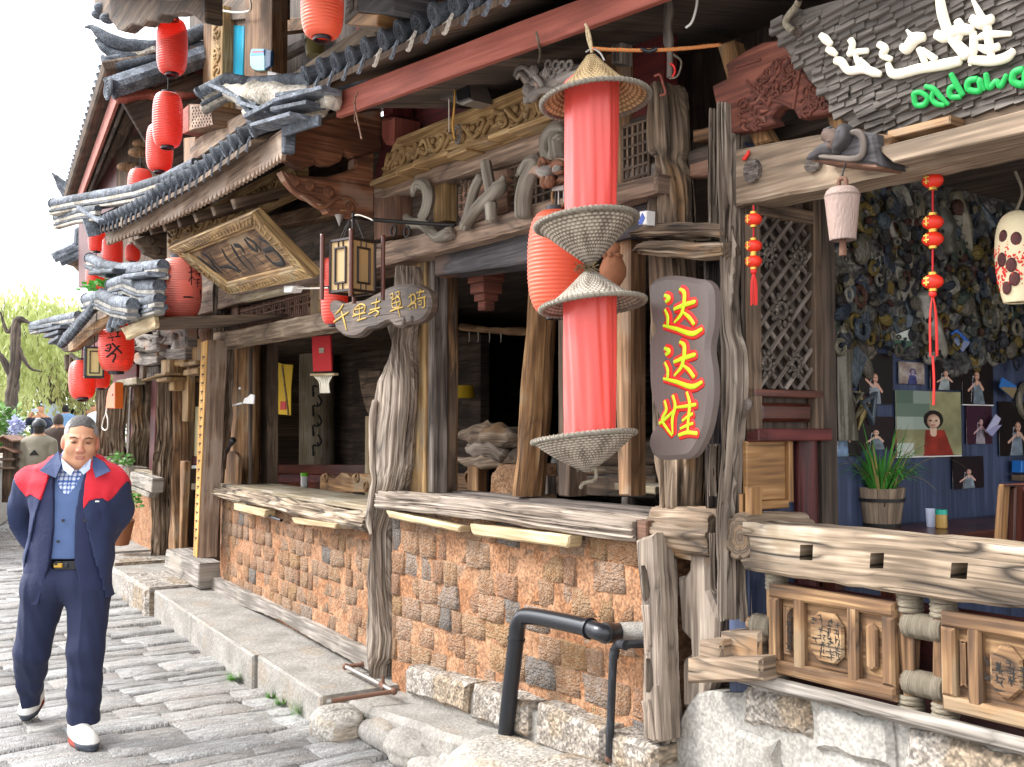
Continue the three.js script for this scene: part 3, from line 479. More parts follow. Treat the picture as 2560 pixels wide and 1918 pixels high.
{// upper front of the tavern
const backwall=board(tr(FA,S,-.12,925,520,985,150,1660,-150,1660,430,1300,530),-.2,-.12,{bevel:.003});
add('red_wall',backwall,M.redboard,tavern);
const G=tr(FA,V.a2,.02,1020,1450,2212,1060,2580,945,2580,1130,2212,1240,1140,1560,1060,1560);
add('plain_beam',board(rough(G,.12,.002),-.12,.02,{bevel:.008}),M.beamGrey,tavern);
// dark recess behind the numerals with lattice
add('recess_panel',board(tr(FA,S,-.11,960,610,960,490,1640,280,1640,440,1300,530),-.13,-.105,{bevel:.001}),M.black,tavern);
const lat=(n,a,b,c,e)=>{const f0=tr(FA,S,-.06,...a),o=[];const [x0,x1]=[f0[0][0],f0[1][0]],[yb0,yb1]=[f0[0][1],f0[1][1]],[yt0,yt1]=[f0[3][1],f0[2][1]];for (let i=0;i<=n;i++){const t=i / n,x=lerp(x0,x1,t);add('lattice_slat',box(x - .006,x +.006,lerp(yb0,yb1,t),lerp(yt0,yt1,t),-.07,-.05,{grain:'y',bevel:.002}),M.dark,tavern);}for (let i=0;i<=b;i++){const t=i / b;add('lattice_slat',board([[x0,lerp(yb0,yt0,t) - .006],[x1,lerp(yb1,yt1,t) - .006],[x1,lerp(yb1,yt1,t) +.006],[x0,lerp(yb0,yt0,t) +.006]],-.068,-.048,{bevel:.002}),M.dark,tavern);}};
lat(9,[1240,545,1400,495,1400,360,1240,410],6);lat(5,[1560,480,1625,460,1625,300,1560,320],6);
add('recess_post',board(tr(FA,S,.0,935,600,990,585,990,470,935,470),-.12,.0,{grain:'y'}),M.redbrown,tavern);
add('recess_post',board(tr(FA,S,-.03,1082,560,1112,550,1112,440,1082,450),-.12,-.03,{grain:'y'}),M.tan,tavern);
// carved square block behind the numerals
const cb=tr(FA,V.b2,.01,1670,270,1670,130,1690,20,1720,10,1900,-70,2050,-100,2060,240,1720,350,1690,300);
add('carved_block',board(cb,-.1,-.03,{bevel:.004}),M.redbrown,tavern);
add('carved_fruit',merge(Array.from({length:26},(_,i)=>{const h=FA.hit(...V.b2(1740 +(i % 4)*34 +rr(-6,6),20 +Math.floor(i / 4)*36 +rr(-8,8)),-.02);const g=new THREE.IcosahedronGeometry(rr(.008,.014),1);g.translate(h[0],h[1],-.028);return g;})),M.dark,tavern);
// carved frieze
const bot=tr(FA,V.a2,.1,1075,1420,1500,1270,2212,1020,2560,900),top=tr(FA,V.a2,.1,1180,1130,1500,1010,2212,725,2560,580);
add('frieze_ground',board([...bot,...top.slice().reverse()],-.02,.075,{bevel:.004}),M.carved,tavern);
add('frieze_carving',scrolls(bot.map(([a,b])=>[a,b +.025]),top.map(([a,b])=>[a,b - .025]),13,.085,{r:.0125,seed:5}),M.carved,tavern);
const ring=FA.hit(...V.a2(1715,1060),.1);add('frieze_medallion',merge([new THREE.TorusGeometry(.034,.008,6,20).scale(.8,1.25,1).translate(ring[0],ring[1],.095),stroke2([[[ring[0] - .01,ring[1] - .02,.005],[ring[0],ring[1] +.02,.005]],[[ring[0] - .018,ring[1],.004],[ring[0] +.018,ring[1] +.01,.004]]],.09,.004)]),M.carvedGrey,tavern);
add('frieze_moulding',board(tr(FA,V.a2,.12,1230,1090,2212,690,2580,540,2580,575,2212,725,1215,1130),-.02,.115),M.carved,tavern);
let seg=[[1020,1475,1240,1390],[1240,1370,1370,1325],[1370,1310,1640,1225],[1640,1250,1790,1190],[1790,1170,1960,1115],[1960,1110,2130,1040],[2120,1060,2560,900]];
for (const [x0,y0,x1,y1]of seg)add('frieze_ledge',board(tr(FA,V.a2,.13,x0,y0,x1,y1,x1,y1 - 42,x0,y0 - 42),.02,.135,{bevel:.005}),M.carved,tavern);
// red fascia under the tiles, turning a little towards the wall on its way right
const fl=FA.hit(840,288,.7),fr=FA.hit(1611,0,.4),e=[lerp(fl[0],fr[0],1.5),fr[1],lerp(.7,.4,1.5)];
const dir=new THREE.Matrix4().makeRotationY(Math.atan2(.3,fr[0] - fl[0])).setPosition(fl[0],0,.7),inv=dir.clone().invert(),len=Math.hypot(e[0] - fl[0],.7 - e[2]);
const F0=rough([[0,3.085],[len,3.075],[len,3.19],[0,3.205]],.3,.002);add('fascia',board(F0,-.03,0,{bevel:.003}).applyMatrix4(dir),M.fascia,tavern);
// dark boards over the eave and the rafters under the tiles
const line=[[fl[0] - .12,3.3,.8],[fl[0] +.4,3.3,.73],[fl[0] +1.2,3.3,.64],[fl[0] +3.6,3.28,.4]].map((p)=>p);
const roof=add('roof',slab(line,1.5,22,.03,.055),M.dark,tavern);
eave(roof,line,31,{r:.044,len:1.3,slope:22,lean:[-.2,-.12]});
for (let i=0;i<9;i++){const u=fl[0] +.1 +i*.3;add('rafter',bar([u,3.2,.52 - i*.052],[u,3.62,-.45],.07,.06),M.black,tavern);}
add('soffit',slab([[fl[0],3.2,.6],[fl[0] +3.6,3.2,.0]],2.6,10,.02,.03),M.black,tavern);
// red peg beam at the left end
add('peg_beam',board(tr(FA,V.a2,.1,1108,930,1200,920,1195,1120,1165,1145,1130,1140,1108,1100),-.1,.1,{grain:'y',bevel:.02}),M.fascia,tavern);
add('peg_beam',board(tr(FA,V.a2,.05,1125,920,1195,900,1195,640,1125,670),-.1,.05,{grain:'y',bevel:.01}),M.redboard,tavern);
// carved corner brackets below the eave corner: two boards standing out from the wall
const hu=(v,...xy)=>{const o=[];for (let i=0;i<xy.length;i +=2){const h=FA.hitU(...v(xy[i],xy[i +1]),.06);o.push([h[2],h[1]]);}return o;};
const b1=hu(V.a2,330,1200,345,1090,620,960,760,905,1120,850,1130,1180,900,1240,830,1200,800,1270,740,1300,660,1300,600,1270,590,1300,500,1330,430,1310,380,1270);
add('eave_bracket',boardU(b1,-.02,.06,{bevel:.012}),M.bracket,tavern);
const b2=hu(V.a2,330,1350,480,1390,700,1400,900,1330,905,1250,1060,1200,1060,1720,960,1730,800,1690,700,1680,640,1600,520,1560,440,1500,370,1420);
add('eave_bracket',boardU(b2,-.03,.07,{bevel:.014}),M.bracket,tavern);
const knob=[[440,1440,38],[555,1470,44],[705,1520,50],[870,1640,48]].map(([x,y,r])=>{const h=FA.hitU(...V.a2(x,y),.075),k=FA.hitU(...V.a2(x,y - r),.075);const g=new THREE.SphereGeometry(Math.abs(k[1] - h[1]),16,10);g.scale(.35,1,1);g.translate(.072,h[1],h[2]);return g;});
add('bracket_boss',merge(knob),M.bracket,tavern);
const curl=(v,...xyr)=>limb((()=>{const o=[];for (let i=0;i<xyr.length;i +=3){const h=FA.hitU(...v(xyr[i],xyr[i +1]),.075);o.push([.075,h[1],h[2],xyr[i +2]]);}return o;})(),{n:24,k:7,up:[1,0,0]});
add('bracket_scroll',merge([curl(V.a2,330,1350,.006,420,1500,.01,560,1560,.012,700,1620,.01,780,1560,.01,830,1570,.008),curl(V.b2,480,120,.01,640,220,.012,760,150,.01,850,140,.01,930,200,.006)]),M.bracket,tavern);
}
// ---------- the shop with the doorway, left of the tavern ----------
const shop=thing('shop_building','timber shop with a curved tiled eave, adobe parapet under its window and a doorway','building',FB,[-2,.2,0]);
{
const B=(name,m,d0,d1,pts,o={})=>add(name,board(o.rough===0?tr(FB,o.v??S,o.at??d1,...pts):rough(tr(FB,o.v??S,o.at??d1,...pts),.06,o.rough??.003),d0,d1,{bevel:.006,...o}),m,o.to??shop);
const T=(name,m,d,rows,hb,o)=>add(name,postRows(FB,S,d,rows,hb,{sq:3,crack:.018,freq:5,k:60,step:.022,...o}),m,shop);
const wall=add('brick_wall',board([[-3.2,.1],[-.08,.1],[-.08,1.04],[-3.2,1.04]],-.3,-.028,{bevel:.002}),M.mud,shop);
bricks(wall,FB,-3.16,-.09,(u)=>.3,(u)=>1.0,.104,.165,-.022);
B('base_board',M.greyPlank,-.1,.03,[522,1440,560,1456,780,1562,922,1632,922,1680,780,1600,700,1552,522,1486],{rough:.004,grain:'u'});
add('sill_log',timber([[-3.3,1.07,.0,.022,.04],[-3.27,1.07,.0,.045,.075],[-3.1,1.075,.0,.05,.09],[-2,1.065,.0,.05,.09],[-1,1.05,.0,.055,.09],[-.1,1.045,.0,.06,.09]],{axis:'u',crack:.016,freq:6,k:72,step:.014,sq:2.6,bulge:.012}),M.rail,shop);
add('sill_plank',box(-3.2,-.06,1.1,1.135,-.26,-.02,{bevel:.006}),M.cut,shop);add('sill_plank',box(-3.1,-.06,1.1,1.13,-.45,-.265,{bevel:.006}),M.cut,shop);
B('sill_strip',M.fresh,.02,.1,[584,1258,663,1276,660,1294,584,1275],{rough:0});B('sill_strip',M.fresh,.02,.1,[728,1294,840,1310,836,1322,735,1310],{rough:0});
add('conduit',tube([[-2.3,.985,.05],[-1.9,.975,.06],[-1.5,.96,.06]].map((p)=>p),.012,8,6),M.blackPlastic,shop);
// posts
T('driftwood_post',M.silver,.04,[[690,545,582],[745,541,581],[800,538,578],[860,536,576],[920,535,574],[1000,530,572],[1040,528,578],[1080,524,573],[1180,519,566],[1300,514,556],[1400,508,548],[1482,500,544]],.1,{crack:.03});
T('round_post',M.orange,-.18,[[850,579,655],[1000,578,653],[1130,574,650],[1235,570,648]],.1,{sq:2,crack:.006,bulge:.006});
B('post_crack',M.black,-.2,-.178,[598,852,602,852,601,1230,597,1230],{rough:0,grain:'y',bevel:.001,at: -.1});
B('stub_board',M.brown,-.12,-.08,[560,1216,592,1216,595,1145,585,1130,572,1128,564,1140],{grain:'y'});
B('wall_post',M.dark,-.5,-.4,[652,1235,668,1235,668,850,652,850],{grain:'y'});
// lintel and the fret strip above it
B('lintel',M.beamPale,-.12,.05,[533,872,600,860,834,820,980,790,980,745,834,774,600,822,533,832]);
B('lintel',M.beamGrey,-.14,.0,[480,792,600,758,860,690,980,660,980,600,860,630,600,706,480,738]);
B('fret_back',M.black,-.12,-.09,[540,835,860,775,860,680,540,760],{rough:0});
{const a=FB.hit(592,800,-.05),b=FB.hit(810,745,-.05),n=46;for (let i=0;i<n;i++){const u=lerp(a[0],b[0],i / (n - 1)),gap=i % 4===2;const y=lerp(a[1],b[1],i / (n - 1));for (const [p,q]of gap?[[-.11,-.03],[.03,.09]]:[[-.11,.09]])add('fret_slat',box(u - .012,u +.012,y +p,y +q,-.085,-.06,{grain:'y',bevel:.002}),M.redbrown,shop);}for (const k of [-.075,.0,.06])add('fret_rail',board([[a[0],a[1] +k - .007],[b[0],b[1] +k - .007],[b[0],b[1] +k +.007],[a[0],a[1] +k +.007]],-.08,-.055,{bevel:.002}),M.redbrown,shop);}
B('fret_board',M.redbrown,-.1,-.04,[578,820,594,817,594,745,578,750],{grain:'y'});B('fret_board',M.tan,-.1,-.03,[775,790,803,783,803,690,775,700],{grain:'y'});
B('cross_beam',M.brown,-.16,-.04,[640,576,830,540,830,505,640,545]);
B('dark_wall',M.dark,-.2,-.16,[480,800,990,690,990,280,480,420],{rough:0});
// carved frieze under the eave, set back
const bt=tr(FB,S,.25,413,618,520,580,600,545,650,520,735,480),tp=tr(FB,S,.25,413,560,520,512,600,468,650,442,735,395);
add('frieze_ground',board([...bt,...tp.slice().reverse()],.15,.23,{bevel:.003}),M.carved,shop);
add('frieze_carving',scrolls(bt.map(([a,b])=>[a,b +.03]),tp.map(([a,b])=>[a,b - .05]),13,.238,{r:.011,seed:9}),M.carved,shop);
// saw toothed eave board
{const lo=tr(FB,S,.72,264,603,330,577,411,545,480,512,560,468,640,420,706,378),hi=tr(FB,S,.72,262,566,330,540,411,506,480,470,560,425,640,370,704,322);const n=46;const o=[];for (let i=0;i<=n*4;i++){const t=i / (n*4)*(lo.length - 1),k=Math.min(lo.length - 2,Math.floor(t)),f=t - k,c=i % 4;o.push([lerp(lo[k][0],lo[k +1][0],f),lerp(lo[k][1],lo[k +1][1],f) - [0,.03,.042,.03][c]]);}add('saw_tooth_board',board([...o,...hi.slice().reverse()],.695,.72,{bevel:.002}),M.beamGrey,shop);}
// bracket at the far end of the eave
{const hu=(...xy)=>{const o=[];for (let i=0;i<xy.length;i +=2){const h=FB.hitU(...V.b1(xy[i],xy[i +1]),-3.2);o.push([h[2],h[1]]);}return o;};const pts=hu(1050,480,1150,440,1310,400,1310,660,1230,625,1180,600,1130,580,1110,545,1070,510);add('eave_bracket',boardU(pts,-3.26,-3.16,{bevel:.012}),M.dark,shop);add('bracket_boss',merge([[1190,480,26],[1240,560,24]].map(([x,y,r])=>{const h=FB.hitU(...V.b1(x,y),-3.16);return new THREE.SphereGeometry(.04,12,8).scale(.4,1,1).translate(-3.16,h[1],h[2]);})),M.dark,shop);}
// eave tiles
const pts=[[240,556,.82],[275,547,.82],[304,535,.82],[342,515,.82],[411,471,.82],[490,425,.82],[560,373,.82],[628,322,.82]].map(([x,y,d])=>{const h=FB.hit(x,y,d);return [h[0],h[1],d];});
const e0=pts[0],roof=add('roof',slab(pts,1.15,26,.03,.06),M.dark,shop);
eave(roof,pts,27,{r:.046,len:1.15,slope:26,lean:[-.62,-.22]});
const rp=(arr,r)=>arr.map(([x,y,d])=>{const h=FB.hit(x,y,d);return [h[0],h[1],d];});
ridge(roof,rp([[134,510,1.05],[200,497,.9],[290,482,.75],[380,462,.6],[440,435,.5],[490,408,.4]]),{r:.05,n:6,body:.045});
ridge(roof,rp([[142,545,1.0],[190,530,.92],[245,522,.86]]),{r:.035,n:2,body:.045});
for (const [a,b]of [[[207,520,.9],[262,556,.84]],[[222,545,.9],[236,590,.85]],[[200,505,.85],[300,500,.7]],[[250,510,.8],[370,478,.6]]]){const g=rp([a,b]);add('hip_tile',bar(g[0],g[1],.03,.11),M.tile,roof);}
B('horn_beam',M.redbrown,.78,.86,[155,545,180,528,232,538,236,545,190,550,168,551],{rough:0});
// right end of the same roof where it runs under the tavern eave, and the flying corner of the tavern roof above it
ridge(roof,rp([[507,236,.9],[522,212,.88],[548,200,.82],[610,212,.7],[690,208,.62],[795,200,.55]]),{r:.05,n:6,body:.045});
for (const [a,b,h,t]of [[[540,215,.86],[660,268,.78],.02,.1],[[602,248,.9],[642,296,.84],.03,.08],[[618,262,.88],[690,285,.8],.02,.14],[[640,300,.86],[715,262,.78],.025,.16],[[652,318,.86],[752,290,.8],.02,.12],[[700,280,.84],[790,262,.76],.02,.12],[[708,330,.8],[800,300,.74],.05,.02],[[715,248,.8],[800,236,.7],.02,.16],[[705,258,.84],[830,225,.74],.02,.12]]){const g=rp([a,b]);add('hip_tile',bar(g[0],g[1],h,t),M.tile,roof);}
add('hip_mortar',limb(rp([[560,225,.8],[640,240,.78],[760,250,.7],[835,245,.7]]).map((p,i)=>[...p,[.03,.07,.08,.05][i]]),{noise:.4}),M.mortar,roof);
add('hip_mortar',limb(rp([[620,275,.8],[690,290,.76],[800,270,.68]]).map((p,i)=>[...p,[.04,.06,.05][i]]),{noise:.4}),M.mortar,roof);
B('corner_cap',M.tileDark,.74,.8,[702,385,710,380,712,318,704,318],{rough:0});
for (let i=0;i<9;i++){const u= -4.1 +i*.42,t=i / 10,y=lerp(e0[1],2.95,Math.pow(t,.6));add('rafter',bar([u,y - .05,.66],[u,y +.3,-.3],.06,.06),M.dark,shop);}
}
{// doorway and the posts beside it
const T=(name,m,d,rows,hb,o)=>add(name,postRows(FB,V.r,d,rows,hb,{sq:3,crack:.018,freq:5,k:56,step:.026,...o}),m,shop);
const B=(name,m,d0,d1,pts,o={})=>add(name,board(o.rough===0?tr(FB,V.r,d1,...pts):rough(tr(FB,V.r,d1,...pts),.06,.004),d0,d1,{grain:'y',bevel:.008,...o}),m,shop);
T('driftwood_post',M.weathered,.02,[[300,512,605],[480,516,605],[600,515,602],[700,522,600],[780,510,596],[870,482,592],[1000,480,582],[1150,488,566],[1300,498,562],[1420,496,552],[1532,498,545]],.1,{crack:.026});
T('square_post',M.brown,-.1,[[290,610,664],[600,602,690],[900,592,690],[1100,585,688],[1420,570,690]],.08,{sq:6,crack:.006});
B('post_board',M.tan,-.12,-.05,[650,650,680,650,690,300,655,280],{rough:0});B('post_board',M.orange,-.08,-.015,[632,1420,640,1420,665,885,640,880],{rough:0});
T('dark_post',M.dark,-.5,[[430,700,760],[1420,680,730]],.1,{sq:5,crack:.004});
B('notice_board',M.paper,-.62,-.6,[708,855,752,855,755,560,722,560],{rough:0});B('door_rail',M.maroon,-.62,-.58,[700,905,750,905,750,855,705,855],{rough:0});B('white_rail',M.white,-.6,-.57,[703,928,745,928,745,908,705,908],{rough:0});B('white_rail',M.cut,-.6,-.55,[705,1055,735,1055,738,1020,706,1015],{rough:0});
T('driftwood_post',M.weathered,.0,[[395,376,452],[500,376,462],[600,364,452],[700,364,468],[800,346,444],[900,340,440],[1000,334,430],[1100,330,420],[1250,332,412],[1396,334,410]],.11,{crack:.03,bulge:.02});
T('driftwood_post',M.weathered,-.02,[[430,250,332],[600,240,312],[700,230,305],[800,226,312],[905,224,312]],.1,{crack:.02});
T('driftwood_post',M.weathered,-.04,[[440,160,218],[600,158,225],[700,150,222],[860,148,218]],.1,{crack:.02});
B('red_door',M.maroon,-.2,-.14,[318,920,350,920,375,420,340,430],{rough:0});B('red_door',M.maroon,-.2,-.13,[452,950,480,950,502,380,470,390],{rough:0});B('red_door',M.maroon,-.25,-.2,[216,860,245,860,250,480,222,480],{rough:0});B('door_pole',M.dusky,-.15,-.12,[320,900,328,900,348,440,340,440],{rough:0});
B('sill_plank',M.greyPlank,.0,.12,[338,1020,468,1070,474,985,345,945],{grain:'u'});B('sill_plank',M.greyPlank,.0,.1,[350,1060,450,1100,462,1070,350,1030],{grain:'u'});B('sill_top',M.cut,-.1,.02,[365,945,472,980,474,960,370,932],{grain:'u'});
B('adobe_wall',M.mud,-.2,-.06,[330,1450,500,1540,500,1060,415,1060,330,980],{});B('adobe_wall',M.mud,-.2,-.06,[140,1380,334,1400,334,960,140,860],{});B('stone_sill',M.granite,-.15,.06,[150,900,335,990,335,925,150,858],{grain:'u'});
B('lintel_plank',M.cut,-.05,.05,[262,448,378,428,378,386,262,405],{grain:'u'});B('red_wall',M.redboard,-.2,-.1,[240,440,380,420,380,300,240,330],{grain:'u',rough:0});
// step timber
add('step_timber',board(tr(FB,V.r,.14,540,1545,745,1640,750,1490,556,1405),-.06,.14,{bevel:.01}),M.greyPlank,shop);
B('threshold',M.dark,-.4,-.05,[600,1460,760,1470,760,1420,600,1400],{grain:'u',rough:0});
// carved hanging posts and dragon headed beam ends
const hang=(x0,x1,yt,yb,d)=>{const a=FB.hit(...V.r(x0,yt),d),b=FB.hit(...V.r(x1,yb),d),w=(b[0] - a[0])/ 2,c=(a[0] +b[0])/ 2,Y=(t)=>lerp(b[1],a[1],t);const sec=[[0,.28,.5],[.28,.4,1],[.4,.46,.7],[.46,.54,1.1],[.54,1,.82]];add('hanging_post',merge(sec.map(([p,q,k])=>box(c - w*k,c +w*k,Y(p) +.002,Y(q),d - w - w*k,d - w +w*k,{grain:'y',bevel:.008}))),M.tan,shop);};
hang(500,556,285,462,.14);hang(660,738,170,450,.1);
B('tie_beam',M.tan,-.05,.06,[556,335,660,310,660,275,556,290],{grain:'u'});
B('cloud_board',M.carvedGrey,.04,.12,[478,235,520,205,560,215,600,210,668,205,668,280,560,280,530,262,500,250],{grain:'u'});B('cloud_board',M.carvedGrey,.06,.14,[338,265,380,240,430,245,500,235,500,305,420,318,375,310,358,285],{grain:'u'});
const dragon=(pts,eyes,d,name)=>{B(name,M.carvedGrey,d - .12,d,pts,{grain:'u',bevel:.02});const at=(x,y,r)=>{const h=FB.hit(...V.r(x,y),d);return [h[0],h[1],d +.004,r];};add(name.replace('head','carving'),merge(eyes.map((e)=>limb(e.map((p)=>at(...p)),{n:14,k:7}))),M.carvedGrey,shop);};
dragon([470,115,480,95,510,85,530,95,545,70,590,60,670,75,672,205,600,210,560,190,500,195,500,180,545,165,548,150,500,150,475,135],[[[480,110,.02],[505,100,.026],[520,125,.02],[490,130,.014]],[[505,185,.014],[540,178,.016],[560,150,.014]],[[545,80,.02],[580,72,.022],[620,90,.016]],[[600,150,.016],[630,120,.016],[655,140,.012]]],.16,'dragon_head');
dragon([330,160,360,145,400,130,500,140,505,235,440,240,370,230,350,215,385,200,340,185],[[[335,165,.018],[360,160,.022],[375,180,.016]],[[400,150,.02],[440,145,.02],[470,170,.014]],[[360,220,.012],[400,205,.014],[430,215,.012]]],.2,'dragon_head');
{const o=[[765,60,.05,1.0],[765,125,.075,.9]].map(([x,y,r,s])=>{const h=FB.hit(...V.r(x,y),.08);return new THREE.SphereGeometry(r,18,12).translate(h[0],h[1],.03);});add('carved_monkey',merge(o),M.redbrown,shop);}
// slatted sign board under the first little roof
B('small_plaque',M.carvedGrey,.0,.04,[425,398,505,372,505,318,430,330],{grain:'u'});B('plaque_ledge',M.tan,.0,.08,[405,410,505,380,505,370,405,402],{grain:'u',rough:0});B('dark_bracket',M.dark,.02,.08,[395,400,415,400,425,320,400,310],{rough:0});
for (let i=0;i<7;i++){const h=FB.hit(...V.r(438 +i*10,360 - i*2),.045);add('plaque_character',box(h[0] - .012,h[0] +.012,h[1] - .05,h[1] +.05,.038,.046,{bevel:.002}),M.dusky,shop);}
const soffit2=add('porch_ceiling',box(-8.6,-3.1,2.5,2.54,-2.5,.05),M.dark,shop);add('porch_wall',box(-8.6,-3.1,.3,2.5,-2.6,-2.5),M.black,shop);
}
// ---------- upper storey over the shop, the tall house further along, small roofs by the doorway ----------
const at3=(f,arr)=>arr.map(([x,y,d])=>{const h=f.hit(x,y,d);return [h[0],h[1],d];});
{
const t=thing('upper_storey','upper floor of brown boards with a blue window, a pale handrail and a carved post','building',FB,[-2,3.4,-.2]);
const B=(name,m,d0,d1,v,pts,o={})=>add(name,board(tr(FB,v,d1,...pts),d0,d1,{grain:'y',bevel:.006,...o}),m,t);
B('carved_post',M.brown,-.25,-.1,V.a1,[1595,1010,1660,1000,1680,-60,1610,-60]);
B('carved_post',M.carved,-.22,-.09,V.a1,[1660,1010,1745,990,1760,40,1672,60]);
{const b=tr(FB,V.a1,-.08,1668,980,1672,80),c=tr(FB,V.a1,-.08,1735,970,1748,80);add('post_carving',scrolls(b,c,6,-.085,{r:.011,seed:14}),M.carved,t);}
B('window_frame',M.dark,-.3,-.2,V.a1,[1745,1000,1935,700,1940,100,1752,60]);B('window_pane',M.tealGlass,-.21,-.19,V.a1,[1762,660,1915,660,1926,205,1776,190]);
B('board_column',M.brown,-.25,-.12,V.a1,[1930,660,2145,660,2150,-80,1940,-80]);
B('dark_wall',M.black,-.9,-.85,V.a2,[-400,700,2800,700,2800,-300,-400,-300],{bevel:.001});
B('header',M.dark,-.3,-.16,V.a1,[1590,180,2160,130,2160,-120,1590,-120],{grain:'u'});
B('post',M.dark,-.3,-.22,V.a2,[230,700,275,700,275,-80,250,-80]);
B('inner_beam',M.dusky,-.7,-.6,V.a2,[270,480,560,330,560,270,290,400],{grain:'u'});B('inner_beam',M.brown,-.75,-.65,V.a2,[300,260,540,230,540,130,300,150],{grain:'u'});
B('broad_post',M.brown,-.2,-.05,V.a2,[1045,420,1250,400,1265,-80,1060,-80]);B('narrow_post',M.brown,-.25,-.12,V.a2,[1255,350,1300,330,1310,-80,1268,-80]);
B('grey_panel',M.dusky,-.3,-.25,V.a2,[1290,330,1460,250,1470,-80,1300,-80]);B('wall_board',M.brown,-.32,-.27,V.a2,[1460,300,1700,200,1700,-80,1470,-80]);B('wall_board',M.redbrown,-.33,-.28,V.a2,[1690,250,2100,100,2100,-80,1700,-80]);
B('handrail',M.beamPale,.2,.3,V.a2,[390,612,1065,280,1078,135,1040,150,380,600,385,606],{grain:'u',bevel:.004});
B('handrail',M.beamPale,.2,.3,V.a1,[1500,1290,2000,930,1950,870,1540,1100,1500,1150],{grain:'u',bevel:.004});
B('rail_post',M.honey,.1,.2,V.a1,[1450,1300,1530,1260,1540,1080,1450,1090]);B('lower_boards',M.dark,-.3,-.2,V.a1,[1350,1450,2200,1000,2200,640,1700,640,1400,700]);
add('loose_cable',merge([[1465,-10,1480,120,1520,160,1560,190],[1500,-10,1490,150,1475,220],[1545,-10,1520,100,1480,200],[1560,-10,1545,90,1570,200]].map((p)=>{const o=[];for (let i=0;i<p.length;i +=2){const h=FB.hit(...V.a2(p[i],p[i +1]),-.2);o.push([h[0],h[1],-.2]);}return tube(o,.008,16,6);})),M.blackPlastic,t);
add('white_conduit',(()=>{const o=[[1675,-10],[1680,40],[1975,82],[1985,60],[1975,-10]].map(([x,y])=>{const h=FB.hit(...V.a1(x,y),-.05);return [h[0],h[1],-.05];});return tube(o,.009,40,6);})(),M.wire,t);
B('switch_box',M.white,.05,.1,V.a1,[2110,640,2180,640,2180,575,2112,560]);B('switch_box',M.wire,-.5,-.46,V.a2,[268,360,305,340,300,290,275,285]);
// the top eave over it, seen from below, with ragged tile ends
B('top_eave',M.dark,.9,1.0,V.a1,[740,130,790,160,850,140,890,190,920,235,965,250,1040,190,1120,200,1155,160,1230,160,1270,110,1360,110,1420,95,1480,95,1530,130,1590,180,1620,180,1620,-80,740,-80],{bevel:.01,grain:'u'});
add('top_rafter',bar(...at3(FB,[[330,60,.95],[420,-40,.2]]),.12,.09),M.brown,t);for (const [x,y]of [[246,18],[262,45],[240,35]]){const h=FB.hit(x,y,1.02);add('eave_tile',new THREE.SphereGeometry(.05,10,8).scale(1,.8,1.2).translate(h[0],h[1],1),M.tile,t);}
add('top_roof',slab(at3(FB,[[200,-60,1.2],[520,-60,1.2],[900,-260,1.2]]),3,25,.05,.05),M.dark,t);
}
